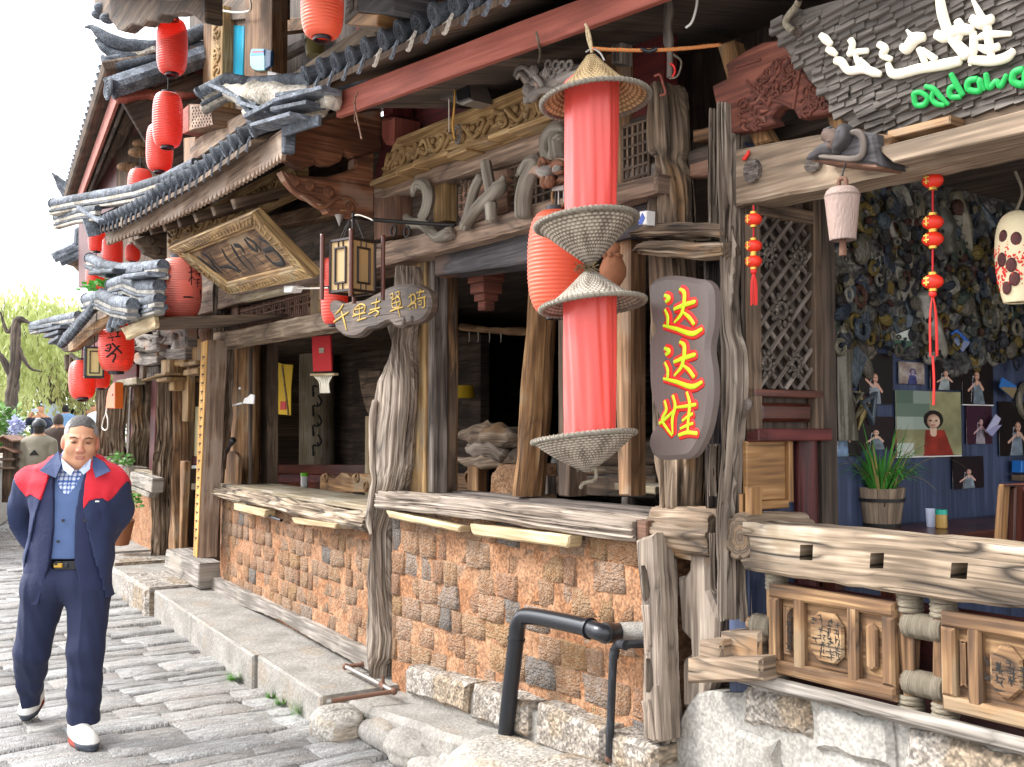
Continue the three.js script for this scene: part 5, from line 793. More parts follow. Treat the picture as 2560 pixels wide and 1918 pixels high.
const g0=FC.hit(1880,1000,.03)[0],g1=FC.hit(2052,1000,.03)[0],yt=FC.hit(2000,556,.03)[1],yb=FC.hit(1990,975,.03)[1],ylow=FC.hit(1990,1082,.03)[1];
add('window_backing',box(g0,g1,ylow,2.64,-.02,-.004,{grain:'y'}),M.black,wallRef);
add('window_stile',box(g1 - .045,g1,ylow,yt +.1,-.0,.045,{grain:'y'}),M.dark,wallRef);add('window_stile',box(g0,g0 +.04,ylow,yt +.1,-.0,.045,{grain:'y'}),M.dark,wallRef);
add('window_rail',box(g0,g1,yt,yt +.05,0,.042),M.dark,wallRef);add('window_rail',box(g0,g1,yt +.18,yt +.24,0,.042),M.dark,wallRef);add('window_rail',box(g0,g1,yb - .03,yb,0,.046),M.varnish,wallRef);add('window_rail',box(g0,g1 +.03,ylow - .03,ylow +.015,0,.06),M.maroon,wallRef);
add('window_panel',box(g0 +.05,g1 - .05,ylow +.04,yb - .05,-.0,.03,{bevel:.015}),M.varnish,wallRef);
const x0=g0 +.04,x1=g1 - .045,y0=yb,y1=yt,st=.052;let ns=0;
for (const sgn of [1,-1])for (let c= -40;c<40;c++){// diagonal slats
const pts=[];const k=c*st*Math.SQRT2;// line y = sgn * x + k
for (const X of [x0,x1]){const Y=sgn*(X - x0) +k +y0;if (Y>=y0&&Y<=y1)pts.push([X,Y]);}
for (const Y of [y0,y1]){const X=sgn*(Y - y0 - k) +x0;if (X>x0&&X<x1)pts.push([X,Y]);}
if (pts.length<2)continue;const [a,b]=pts;if (Math.hypot(a[0] - b[0],a[1] - b[1])<.04)continue;
add('lattice_slat',bar([a[0],a[1],sgn>0?.026 :.016],[b[0],b[1],sgn>0?.026 :.016],.015,.012,{bevel:.002}),M.dusky,wallRef);ns++;
}
for (const [x,y,s]of [[205,590,1],[440,610,1],[310,1030,1.25],[190,1450,1],[420,1460,1]]){const h=FC.hit(...V.b4(x,y),.04),o=[new THREE.TorusGeometry(.022*s,.007*s,5,16)];for (let i=0;i<10;i++){const a=i*.628;o.push(new THREE.SphereGeometry(.013*s,8,6).scale(1,.6,.5).rotateZ(a).translate(Math.cos(a)*.042*s,Math.sin(a)*.042*s,0));}add('rosette',merge(o).translate(h[0],h[1],.034),M.dusky,wallRef);}
add('round_column',timber([[.45,g1 - .06,.0,.05,.05],[ylow - .03,g1 - .06,.0,.05,.05]],{crack:.003,sq:2,k:36,step:.05,bulge:.003}),M.maroon,wallRef);
add('corner_post',box(g1 +.005,g1 +.1,.45,2.64,-.03,.03,{grain:'y'}),M.black,wallRef);
const dx0=FC.hit(1872,1200,.02)[0],dx1=FC.hit(1978,1200,.02)[0],dy0=FC.hit(1930,1252,.02)[1];
add('low_door',box(dx0,dx1 - .02,dy0,ylow - .03,-.01,.012,{grain:'u'}),M.honey,wallRef);add('door_frame',box(dx1 - .02,dx1 +.005,dy0 - .01,ylow - .03,-.01,.03,{grain:'y'}),M.honey,wallRef);add('door_frame',box(dx0,dx1 - .02,dy0 - .03,dy0,-.01,.028),M.honey,wallRef);add('door_seam',box(dx0,dx1 - .02,dy0 +.2,dy0 +.205,.008,.014),M.brown,wallRef);
add('stump',timber([[dx0 - .06,dy0 - .12,.03,.085,.07],[dx1 +.05,dy0 - .125,.03,.08,.07]],{axis:'u',crack:.012,sq:2.4,k:48}),M.weathered,wallRef);
}
// ---------- rooms behind the tavern and shop windows, and what stands in them ----------
{
const t=tavern,q=(n,g,m)=>add(n,g,m,t);
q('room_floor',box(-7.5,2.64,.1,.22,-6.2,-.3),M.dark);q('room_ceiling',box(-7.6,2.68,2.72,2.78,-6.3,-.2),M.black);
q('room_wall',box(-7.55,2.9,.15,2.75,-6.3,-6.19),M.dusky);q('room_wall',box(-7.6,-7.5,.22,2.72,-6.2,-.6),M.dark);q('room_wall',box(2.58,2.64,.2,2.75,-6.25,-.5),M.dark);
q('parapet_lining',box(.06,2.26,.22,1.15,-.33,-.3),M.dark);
q('hanging_bracket',merge([[0,.06,.075],[.06,.12,.065],[.12,.16,.05],[.16,.21,.035]].map(([a,b,r])=>{const h=FA.hit(...V.b2(1945,730),-.3);return box(h[0] - r,h[0] +r,h[1] - b,h[1] - a,-.3 - r,-.3 +r,{bevel:.006});})),M.carvedRed);
}
{
const B=(o,f,name,m,d0,d1,v,pts,op={})=>add(name,board(tr(f,v,d1,...pts),d0,d1,{bevel:.004,...op}),m,o);
const place=(name,label,cat,f,v,x,y,d)=>{const h=f.hit(...v(x,y),d);return thing(name,label,cat,f,[h[0],h[1],d]);};
let t=place('painted_column','tan round column painted with black vine scrolls inside the shop','column',FB,V.c2,920,760,-2.2);
{const st=(y)=>FB.hit(...V.c2(920,y),-2.2),a=st(80),b=st(900),w=FB.hit(...V.c2(970,400),-2.2)[0] - a[0];add('shaft',timber([[b[1],b[0],-2.2,w,w],[a[1] +.5,a[0],-2.2,w,w]],{sq:2,crack:.002,k:32,step:.06,bulge:.004}),M.cut,t);for (let i=0;i<7;i++){const h=FB.hit(...V.c2(895 +(i % 2)*40,190 +i*78),-2.2 +w);const k=i % 2?1 : -1;add('painted_scroll',limb([[h[0] - .06*k,h[1] +.06,-2.2 +w*.86,.008],[h[0],h[1] +.07,-2.2 +w,.012],[h[0] +.05*k,h[1],-2.2 +w*.92,.011],[h[0],h[1] - .05,-2.2 +w,.012],[h[0] - .03*k,h[1] - .01,-2.2 +w,.007]],{n:14,k:6}),M.ink,t);}}
t=place('yellow_banner','yellow cloth banner folded to a point, hanging inside the shop window','banner',FB,V.c2,650,0,-1);B(t,FB,'cloth',M.yellow,-1.01,-1,V.b2,[290,1440,340,1455,415,1460,400,1643,398,1860,282,1850,280,1700]);B(t,FB,'fold',M.tan,-.998,-.99,V.c2,[640,-20,650,-20,700,375,690,375]);B(t,FB,'red_patch',M.redPaint,-.998,-.99,V.c2,[630,330,675,330,675,265,635,265]);
t=place('red_hanging','red cloth hanging with a wooden bar and pale knotted tassel in the shop window','wall hanging',FB,V.b2,640,1230,-.35);B(t,FB,'cloth',M.cloth,-.36,-.345,V.b2,[575,1515,720,1510,710,1225,565,1235]);B(t,FB,'emblem',M.cut,-.345,-.338,V.b2,[622,1368,660,1368,660,1325,622,1325]);B(t,FB,'wooden_bar',M.fresh,-.37,-.33,V.b2,[552,1550,738,1545,738,1525,552,1530]);
{const o=[];for (let i=0;i<9;i++){const a=FB.hit(...V.c2(905 +i*17,65),-.35),b=FB.hit(...V.c2(960 +i*8,120),-.35),c=FB.hit(...V.c2(952 +i*9,198),-.35);o.push(tube([[a[0],a[1],-.35],[b[0],b[1],-.345 +rr(0,.01)],[c[0],c[1],-.35]],.006,10,5));}add('tassel',merge(o),M.cream,t);}
t=place('settle_bench','long dark maroon bench with a high railed back, inside the shop','bench',FB,V.c2,900,990,-1.4);B(t,FB,'back_rail',M.varnish,-1.45,-1.4,V.c2,[480,830,1380,850,1380,765,480,765]);B(t,FB,'back_rail',M.varnish,-1.45,-1.4,V.c2,[500,950,1380,960,1380,900,500,905]);B(t,FB,'back_panel',M.maroon,-1.46,-1.44,V.c2,[500,905,1380,905,1380,830,500,830]);B(t,FB,'end_post',M.varnish,-1.46,-1.38,V.c2,[482,1100,500,1100,500,740,482,740]);B(t,FB,'seat',M.varnish,-1.4,-.95,V.c2,[480,1090,1380,1120,1380,1090,480,1060]);
t=place('dark_table','black topped table inside the shop window in front of the bench','table',FB,V.c2,1000,985,-.95);{const a=FB.hit(...V.c2(650,975),-.75),b=FB.hit(...V.c2(1340,985),-.75);add('tabletop',box(a[0],b[0],a[1] - .035,a[1],-1.3,-.75),M.black,t);for (const [u,d]of [[a[0] +.08,-.8],[b[0] - .08,-.8],[a[0] +.08,-1.25],[b[0] - .08,-1.25]])add('leg',box(u - .03,u +.03,.22,a[1] - .035,d - .03,d +.03,{grain:'y'}),M.dusky,t);const tt=thing('flask','white drinking flask with a bright green lid on the dark table','flask',FB,[FB.hit(...V.c2(823,970),-.85)[0],a[1],-.85]);const u=BASE.get(tt)[0];add('bottle',new THREE.CylinderGeometry(.032,.03,.15,20).translate(u,a[1] +.075,-.85),M.white,tt);add('lid',new THREE.CylinderGeometry(.034,.034,.03,20).translate(u,a[1] +.162,-.85),flat(0x7fd81c,.4),tt);add('band',new THREE.CylinderGeometry(.0325,.0322,.008,20).translate(u,a[1] +.05,-.85),flat(0x31425c),tt);}
t=place('carved_chair','brown wooden chair with a carved scroll top rail, behind the shop sill','chair',FB,V.c2,1150,1100,-.6);B(t,FB,'top_rail',M.orange,-.64,-.59,V.c2,[945,975,1000,985,1330,985,1370,960,1370,830,1290,835,1210,838,1190,870,1160,835,1115,828,1085,850,1060,875,1025,870,1000,840,965,838,947,865]);add('scroll',merge([[990,868],[1235,868],[1305,935]].map(([x,y])=>{const h=FB.hit(...V.c2(x,y),-.58);return new THREE.TorusGeometry(.03,.009,6,18).translate(h[0],h[1],-.585);})),M.orange,t);for (const x of [1040,1175])B(t,FB,'back_slat',M.orange,-.63,-.6,V.c2,[x - 28,1160,x +28,1160,x +28,980,x - 28,980],{grain:'y'});B(t,FB,'seat',M.orange,-.95,-.55,V.c2,[950,1180,1350,1200,1350,1170,950,1150]);
t=place('high_stool','small side table with slanting legs far inside the shop','table',FB,V.c2,740,740,-2.6);B(t,FB,'top',M.cut,-2.9,-2.6,V.c2,[645,610,800,612,800,598,645,598]);B(t,FB,'leg',M.dusky,-2.64,-2.6,V.c2,[740,740,752,740,735,610,722,610],{grain:'y'});B(t,FB,'leg',M.dusky,-2.64,-2.6,V.c2,[752,740,762,740,782,610,770,610],{grain:'y'});
t=place('framed_picture','small white framed picture on a post far inside the shop','picture',FB,V.c2,745,390,-3);B(t,FB,'frame',M.cut,-3.03,-3,V.c2,[712,392,780,390,780,312,714,312]);B(t,FB,'print',M.dusky,-3,-2.99,V.c2,[728,372,764,372,764,332,728,332]);
t=place('back_window','dim glazed shop window frame far inside the room','window',FB,V.c2,1110,640,-4);for (const [x,w]of [[1008,14],[1060,5],[1112,6],[1165,6],[1212,10]])B(t,FB,'stile',M.dusky,-4.04,-4,V.c2,[x - w,640,x +w,640,x +w,160,x - w,160],{grain:'y'});for (const y of [165,330,540,640])B(t,FB,'rail',M.dusky,-4.05,-4.01,V.c2,[1000,y +6,1220,y +6,1220,y - 6,1000,y - 6]);B(t,FB,'pane',M.tealGlass.clone(),-4.08,-4.06,V.c2,[1000,640,1220,640,1220,160,1000,160]);
t=place('yellow_post','slim pale yellow post inside the shop beside the driftwood post','post',FB,V.c2,1322,970,-1.1);B(t,FB,'shaft',M.fresh,-1.2,-1.1,V.c2,[1300,1100,1346,1100,1346,380,1304,380],{grain:'y'});
t=place('dark_drape','dark patterned drape hanging inside the shop near the driftwood post','drape',FB,V.c2,1320,0,-1.05);B(t,FB,'cloth',M.dark,-1.1,-1.05,V.c2,[1250,20,1420,20,1400,250,1345,400,1310,330,1270,180]);
t=place('inner_post','squared brown post deep inside the shop left of the banner','post',FB,V.c2,555,700,-2.3);B(t,FB,'shaft',M.brown,-2.5,-2.3,V.c2,[525,900,585,900,575,120,530,120],{grain:'y'});B(t,FB,'label_tag',M.white,-2.3,-2.29,V.c2,[517,265,540,265,550,165,528,165]);
t=place('red_garment','dim red cloth hung far inside the shop below the banner','cloth',FB,V.c2,630,380,-2.8);B(t,FB,'cloth',M.cloth,-2.84,-2.8,V.c2,[580,480,680,500,705,385,580,380]);
// tavern window
t=place('driftwood_sculpture','twisted grey driftwood piece on a stand inside the tavern window','driftwood',FA,V.c3,350,780,-.9);{const d= -.9,L=(p,o)=>limb(p.map(([x,y,r])=>{const h=FA.hit(...V.c3(x,y),d);return [h[0],h[1],d +rr(-.02,.02),r];}),{noise:.35,n:34,k:14,...o});add('upper_limb',L([[100,545,.012],[200,530,.045],[330,530,.075],[450,540,.08],[620,550,.08]]),M.weathered,t);add('lower_limb',L([[145,715,.012],[230,745,.035],[400,740,.045],[520,720,.04],[640,700,.05]]),M.weathered,t);add('middle_limb',L([[230,640,.03],[330,640,.06],[460,640,.06],[520,690,.05]]),M.silver,t);B(t,FA,'stand',M.orange,-.95,-.88,V.c3,[215,1000,300,1000,300,770,215,770],{grain:'y'});}
t=place('adobe_pier','rough adobe brick pier behind the round orange tavern post','pier',FA,V.c3,480,960,-.8);B(t,FA,'core',M.bricks[1],-1.1,-.8,V.c3,[370,1200,640,1200,640,760,430,765,415,810,385,830],{bevel:.03});
t=place('scroll_bench','wooden bench end with a carved ring inside the tavern beside the driftwood','bench',FA,V.c3,200,935,-1.1);B(t,FA,'end_board',M.brown,-1.15,-1.1,V.c3,[130,1000,330,1000,320,900,270,840,130,835]);{const h=FA.hit(...V.c3(225,875),-1.09);add('ring',new THREE.TorusGeometry(.045,.012,6,20).translate(h[0],h[1],-1.09),M.brown,t);}
t=place('plank_bench','dark plank bench back inside the tavern under the straw bowl','bench',FA,V.c3,1250,1010,-.7);B(t,FA,'back_plank',M.dark,-.76,-.7,V.c3,[825,990,1700,1030,1700,860,850,855,830,860]);B(t,FA,'end_post',M.dusky,-.74,-.64,V.c3,[818,1000,850,1000,845,855,818,860],{grain:'y'});B(t,FA,'leg',M.dusky,-.76,-.7,V.c3,[1430,1250,1480,1250,1480,1020,1430,1020],{grain:'y'});
t=place('pale_plank','short pale plank laid level inside the tavern beside the long sign','plank',FA,V.c3,1530,990,-.5);B(t,FA,'plank',M.cut,-.75,-.5,V.c3,[1375,960,1520,980,1700,1000,1700,940,1375,910]);
t=place('stone_shelf','shelf of dark stones and a post deep inside the tavern','shelf',FA,V.c3,1300,850,-1.9);B(t,FA,'shelf_board',M.dusky,-2.2,-1.9,V.c3,[900,870,1700,880,1700,840,900,840]);{const h=FA.hit(...V.c3(955,850),-2),k=FA.hit(...V.c3(955,750),-2);add('pot',new THREE.LatheGeometry([[.05,0],[.09,.02],[.06,.1],[.05,.16],[.075,.2]].map(([a,b])=>new THREE.Vector2(a,b)),20).translate(h[0],h[1],-1.98),M.concrete,t);for (const [x,y,a,b,c,s]of [[1300,800,.2,.06,.1,51],[1450,800,.2,.09,.1,52],[1600,810,.16,.07,.1,53],[1130,830,.14,.03,.1,54]]){const g=FA.hit(...V.c3(x,y),-1.98);add('stone',rock([g[0],g[1],-2.02],[a,b,c],s,{det:3}),M.weathered,t);}B(t,FA,'stone_block',M.dark,-2.3,-1.9,V.c3,[1250,770,1700,760,1700,580,1480,560,1300,640]);}
t=place('yellow_lampshade','small yellow lampshade glimpsed deep in the dark tavern','lampshade',FA,V.c3,195,190,-2.5);{const h=FA.hit(...V.c3(195,190),-2.5);add('shade',new THREE.CylinderGeometry(.09,.1,.12,16).translate(h[0],h[1],-2.5),M.yellow,t);}
t=place('hanging_branch','pale branch strung with hooks across the dark tavern window','branch',FA,V.b2,2000,1180,-1.6);{const h=[[1750,1160],[1900,1180],[2100,1195],[2330,1200]].map(([x,y])=>{const k=FA.hit(...V.b2(x,y),-1.6);return [k[0],k[1],-1.6,.028];});add('branch',limb(h,{noise:.3}),M.brown,t);add('hook',merge([1810,1880,1970,2060].map((x)=>{const k=FA.hit(...V.b2(x,1200),-1.58);return tube([[k[0],k[1],-1.58],[k[0] +.004,k[1] - .06,-1.58],[k[0] +.012,k[1] - .08,-1.57]],.004,6,5);})),M.wire,t);}
}
// ---------- lamps, lanterns, signs and small things ----------
function lantern({rx,h,capR=.42,m,sq=2.6,ribs=22,cap=true,wire=.12},label,f,[u,y,d],group,tilt=0){// y: middle of the body
const t=thing('red_lantern',label,'lantern',f,[u,y,d],group),pr=[],H2=h / 2,c=capR*rx;
const prof=(s)=>{const v=Math.pow(1 - Math.pow(Math.abs(s),sq),1 / sq);return c +(rx - c)*v;};
for (let i=0;i<=ribs*4;i++){const s=i / (ribs*4)*2 - 1;pr.push(new THREE.Vector2(prof(s*.999)*(1 +.016*Math.cos(i*Math.PI / 2)),s*H2));}
add('paper_body',new THREE.LatheGeometry(pr,40).rotateZ(tilt).translate(u,y,d),m,t);
if (cap)for (const s of [1,-1])add('cap_ring',merge([new THREE.CylinderGeometry(c*1.04,c*1.04,rx*.2,24,1,true),new THREE.CylinderGeometry(c*.86,c*.86,rx*.2,24,1,true),new THREE.RingGeometry(c*.86,c*1.04,24).rotateX(-Math.PI / 2).translate(0,rx*.1,0),new THREE.RingGeometry(c*.86,c*1.04,24).rotateX(Math.PI / 2).translate(0,-rx*.1,0)].map(plain)).translate(0,s*(H2 +rx*.06),0).rotateZ(tilt).translate(u,y,d),M.lanternCap,t);
if (wire)add('hanging_wire',tube([[u - Math.sin(tilt)*H2,y +H2*Math.cos(tilt) +rx*.15,d],[u,y +H2 +wire,d]],.005,4,5),M.iron,t);
return t;
}
M.lanternCap=std({color:0x1d1e24,roughness:.45,side:THREE.DoubleSide});
const lanternPx=(f,d,cx,cy,rx,hh,m,label,group,o={})=>{const a=f.hit(cx,cy,d),w=f.w(...a),z= -w.z*Math.cos(0),k=z / FOCAL;return lantern({rx:rx*k,h:hh*k,m,...o},label,f,a,group,o.tilt??0);};
{
const g='red paper lanterns hung along the street fronts';
const L=[[.75,430,117,38,138,M.lanternRed,'tall red lantern highest at the upper corner, strung above another one',{wire:.1,sq:3}],[.75,419,300,37,136,M.lanternRed,'tall red lantern hanging by a wire from the highest corner lantern',{wire:.22,sq:3}],[.55,399,370,33,118,M.lanternRed,'red lantern half hidden behind the lower hanging corner lantern',{sq:3}],[.5,350,468,30,90,M.lanternRed,'red lantern whose lower half is hidden by the white topped roof ridge',{sq:3}],[1.0,806,2,54,190,M.lanternOrange,'orange red lantern at the top edge beside the dark speaker box',{sq:3}],
[.6,242,592,21,74,M.lanternRed,'small red lantern under the far tip of the saw toothed eave',{sq:3}],[.6,281,645,25,92,M.lanternRed,'straight sided red lantern above the upturned porch ridge',{sq:5,capR:.8}],[.5,332,632,19,44,M.lanternRed,'small round red lantern beneath the dark carved bracket',{}],[.7,239,690,24,66,M.lanternRed,'red lantern low beside the porch ridge with leaves under it',{}],
[.6,449,722,54,150,M.lanternPink,'large pale pink lantern with black characters under the framed tilted sign',{ribs:26}],[.75,291,868,43,122,M.lanternRed,'red lantern with bold black brush writing under the porch eave',{}],[.9,205,950,32,96,M.lanternRed,'tilted red lantern lowest and farthest down the street',{tilt:.22}],[.7,251,942,24,58,M.lanternRed,'red lantern partly behind the black framed glass lamp',{}],
[.25,1390,657,72,262,M.lanternOrange,'big pale orange lantern partly behind the straw hat lamp',{capR:.34,ribs:26}],[.2,836,728,34,168,M.lanternRed,'red lantern almost hidden behind the bamboo framed lamp',{sq:3}]];
for (const [d,x,y,rx,hh,m,label,o]of L){
const t=lanternPx(d===.25||d>9?FA :FB,d,x,y,rx,hh,m,label,g,o);
if (x===449||x===291){// brush writing on the paper
const f=FB,marks=x===449?[[V.b1,[[1495,690],[1560,680]],.7],[V.b1,[[1490,730],[1530,725]],.7],[V.b1,[[1510,700],[1512,830]],.7],[V.b1,[[1512,760],[1490,800]],.6],[V.b1,[[1514,760],[1535,790]],.6],[V.b1,[[1545,720],[1575,715],[1575,760]],.6],[V.b1,[[1548,745],[1575,740]],.5],[V.b1,[[1545,790],[1580,785]],.6],[V.b1,[[1545,815],[1578,812]],.6],[V.b1,[[1560,790],[1558,850]],.5],[V.b1,[[1450,925],[1500,925],[1575,945]],1.1],[V.b1,[[1580,870],[1582,930]],1.2]]
:[[V.b1,[[870,1210],[890,1270]],1],[V.b1,[[920,1170],[945,1165],[940,1200],[915,1205]],1],[V.b1,[[910,1240],[950,1235]],1.2],[V.b1,[[930,1170],[930,1240]],1],[V.b1,[[850,1250],[900,1240]],1],[V.b1,[[835,1310],[870,1300],[860,1350],[830,1345]],1.2],[V.b1,[[885,1290],[960,1370]],1.5],[V.b1,[[940,1310],[890,1360],[840,1400]],1.4],[V.b1,[[870,1370],[910,1380],[890,1440]],1.3],[V.b1,[[845,1330],[880,1325]],.9]];
const [u0,y0,d0]=BASE.get(t),k= -f.w(u0,y0,d0).z / FOCAL,R0=rx*k,H2=hh*k / 2,o2=marks.map(([v,pts,w])=>limb(pts.map(([px,py])=>{// on the round of the lantern
const s=clamp((f.hit(...v(px,py),d0)[1] - y0)/ H2,-.97,.97),c=.42*R0,rad=c +(R0 - c)*Math.pow(1 - Math.pow(Math.abs(s),2.6),1 / 2.6),e=f.loc(EYE),ray=f.loc(EYE.clone().add(sight(...v(px,py)))).map((q,i)=>q - e[i]);
const A=ray[0]**2 +ray[2]**2,Bq=2*((e[0] - u0)*ray[0] +(e[2] - d0)*ray[2]),Cq=(e[0] - u0)**2 +(e[2] - d0)**2 - (rad*1.012)**2,D=Math.max(0,Bq*Bq - 4*A*Cq),tt=(-Bq - Math.sqrt(D))/ (2*A);return [e[0] +ray[0]*tt,e[1] +ray[1]*tt,e[2] +ray[2]*tt,.0055*w];}),{n:14,k:6}));
add('ink_character',merge(o2),M.ink,t);
}
}
}
{// tall lamp of red cloth between straw hats
const D=.5,at=(v,x,y)=>FA.hit(...v(x,y),D),c=at(V.a3,890,690),k= -FA.w(...c).z / FOCAL,px=(n)=>n / 3.16*k;
const t=thing('hat_lamp','tall red cloth lamp hung between pointed straw hats before the tavern','lamp',FA,[c[0],c[1],D]);
const cone=(x,yRim,rim,hgt,m,curve,up,name,roll)=>{const p=at(x[0],x[1],yRim),pr=[];for (let i=0;i<=14;i++){const s=i / 14;pr.push(new THREE.Vector2(Math.max(.004,px(rim)*(up?1 - Math.pow(s,curve)*.9 :1 - Math.pow(s,curve)*.93)),(up?1 : -1)*px(hgt)*s));}const a=pr.slice();const g=new THREE.LatheGeometry(a,44);const uv=g.attributes.uv;for (let i=0;i<uv.count;i++)uv.setXY(i,uv.getX(i)*2,uv.getY(i)*.5);const rimG=new THREE.TorusGeometry(px(rim),.008,8,56).rotateX(Math.PI / 2);const sp=[];for (let i=0;i<=60*8;i++){const an=i / 480*2*Math.PI,tw=i*.85;sp.push([Math.cos(an)*(px(rim) +Math.cos(tw)*.007),Math.sin(tw)*.007,Math.sin(an)*(px(rim) +Math.cos(tw)*.007)]);}const rope=tube(sp,.0045,480,5,true);
const o=new THREE.Mesh(g,m);o.name=name;const b=BASE.get(t);o.position.set(p[0] - b[0],p[1] - b[1],0);o.rotation.set(.03,0,roll);o.castShadow=o.receiveShadow=true;t.add(o);const r=new THREE.Mesh(merge([rimG,rope]),M.strawRim);r.name='braided_rim';r.castShadow=r.receiveShadow=true;o.add(r);return o;};
cone([V.a3,912],795,430,372,M.straw,.72,true,'straw_hat',.1);
cone([V.b3,840],338,408,350,M.strawGrey,1.0,false,'straw_bowl',.12);
cone([V.b3,890],990,415,285,M.strawGrey,.8,true,'straw_hat',.12);
cone([V.c3,1138],550,410,275,M.strawGrey,1.25,false,'straw_bowl',.13);
const cloth=(v0,x0,y0,v1,x1,y1,r0,r1,ph)=>{const a=at(v0,x0,y0),b=at(v1,x1,y1),pos=[],uv=[],idx=[],K=96,N=40;for (let j=0;j<=N;j++){const s=j / N,cu=lerp(a[0],b[0],s),y=lerp(a[1],b[1],s),r=lerp(px(r0),px(r1),s);for (let i=0;i<=K;i++){const an=i / K*2*Math.PI,f=1 +.03*Math.sin(an*9 +ph +1.2*Math.sin(s*3)) +.035*Math.sin(an*3 +ph*2 +s*2.5)*(.5 +.5*s) +.018*Math.sin(an*17 +s*5);const seam=Math.abs(an - 5.35)<.05?.94 :1;pos.push(cu +Math.cos(an)*r*f*seam,y,D +Math.sin(an)*r*f*seam);uv.push(i / K,s);}}for (let j=0;j<N;j++)for (let i=0;i<K;i++){const q=j*(K +1) +i;idx.push(q,q +K +1,q +1,q +1,q +K +1,q +K +2);}const g=new THREE.BufferGeometry();g.setIndex(idx);g.setAttribute('position',new THREE.Float32BufferAttribute(pos,3));g.setAttribute('uv',new THREE.Float32BufferAttribute(uv,2));g.computeVertexNormals();add('cloth_tube',g,M.silk,t);};
cloth(V.a3,890,640,V.b3,872,400,214,198,.4);cloth(V.b3,860,900,V.c3,1185,600,214,200,2.1);
const tb=(n,m,r,...p)=>{const o=[];for (let i=0;i<p.length;i +=3){const h=at(p[i],p[i +1],p[i +2]);o.push([h[0],h[1],D]);}add(n,tube(o,r,28,6),m,t);};
tb('hanging_cord',M.fresh,.006,V.a3,835,190,V.a3,860,260,V.a3,878,350,V.a3,884,420);tb('hanging_cord',M.fresh,.005,V.a3,840,230,V.a3,850,300,V.a3,880,400);tb('wire_loop',M.steel,.004,V.a3,840,410,V.a3,890,385,V.a3,950,420,V.a3,985,480);tb('tail_rope',M.rope,.007,V.c3,1190,790,V.c3,1232,810,V.c3,1225,880,V.c3,1130,915,V.c3,1110,950);tb('tail_rope',M.rope,.004,V.c3,1085,760,V.c3,1090,815,V.c3,1095,820);
const st=[];for (let i=0;i<60;i++){const h=at(V.b3,870 +rr(-80,80),700 +rr(-25,18)),a=rr(-1,1);st.push(tube([[h[0],h[1],D +.03],[h[0] +a*.02,h[1] +rr(-.02,.02),D +.035 +rr(-.03,.01)]],.0016,2,4));}add('straw_ends',merge(st),M.straw,t,{kind:'stuff'});
const rp=thing('twisted_rope','thin orange twisted rope from the straw hat lamp to the carved red board','rope',FA,[at(V.a3,900,385)[0],at(V.a3,900,385)[1],D]);
{const a=at(V.a3,895,385),b=FA.hit(...V.a3(1900,352),.1),o=[],p=[];for (let i=0;i<=300;i++){const s=i / 300,sag= -.012*Math.sin(s*Math.PI);for (const [arr,ph]of [[o,0],[p,Math.PI]])arr.push([lerp(a[0],b[0],s),lerp(a[1],b[1],s) +sag +.004*Math.cos(i*.8 +ph),lerp(D,.1,s) +.004*Math.sin(i*.8 +ph)]);}add('strand',tube(o,.0042,300,5),std({color:0xd9722a,roughness:.7}),rp);add('strand',tube(p,.0042,300,5),std({color:0xb0895a,roughness:.8}),rp);const m=o[110],e=o[150];add('tape',tube([m,o[130],e],.009,8,8),M.blackPlastic,rp);}
}
{// wooden numerals on the lintel
const num=(label,paths,d)=>{const p0=FA.hit(...paths[0][0](paths[0][1],paths[0][2]),d),t=thing('wooden_numeral',label,'numeral',FA,[p0[0],p0[1],d],'weathered wooden numerals on the lintel');for (const [v,...p]of paths){const o=[];for (let i=0;i<p.length;i +=3){const h=FA.hit(...v(p[i],p[i +1]),d);o.push([h[0],h[1],d,p[i +2]]);}add('limb',limb(o,{n:34,k:9,noise:.1}),M.numeral,t);}return t;};
M.numeral=woodMat(0xa39a8c,0x80776a,0x574c40,{crack:.5,stain:0x8a8272},.004);
num('wooden numeral two, curved driftwood, first on the lintel',[[V.b2,1362,125,.012,1375,70,.024,1425,30,.034,1475,60,.036,1490,140,.036,1475,230,.034,1440,300,.03],[V.b2,1315,290,.022,1350,340,.032,1430,345,.032,1500,400,.03,1560,455,.03,1620,440,.033,1665,420,.036]],.06);
num('wooden numeral four, crossed branches, second on the lintel',[[V.b2,1775,385,.03,1810,240,.028,1850,80,.026,1900,-30,.024],[V.b2,1770,370,.03,1880,220,.032,1990,120,.036,2050,60,.04,2085,-30,.012],[V.b2,1940,-140,.028,1955,-40,.03,1975,60,.03,1985,150,.03],[V.b2,1985,190,.032,1990,320,.03]],.07);
num('wooden numeral one with a hooked top, third on the lintel',[[V.z,490,1135,.008,540,1070,.022,620,985,.03,700,960,.03],[V.z,690,965,.03,650,1090,.036,590,1230,.04,560,1380,.042,560,1570,.042]],.08);
num('wooden ring shaped numeral beside the red cloth, last on the lintel',[[V.z,990,640,.016,930,600,.03,860,640,.028,800,740,.028,790,850,.024,820,950,.03],[V.z,985,700,.03,930,740,.04,930,840,.04,930,940,.05]],.1);
}
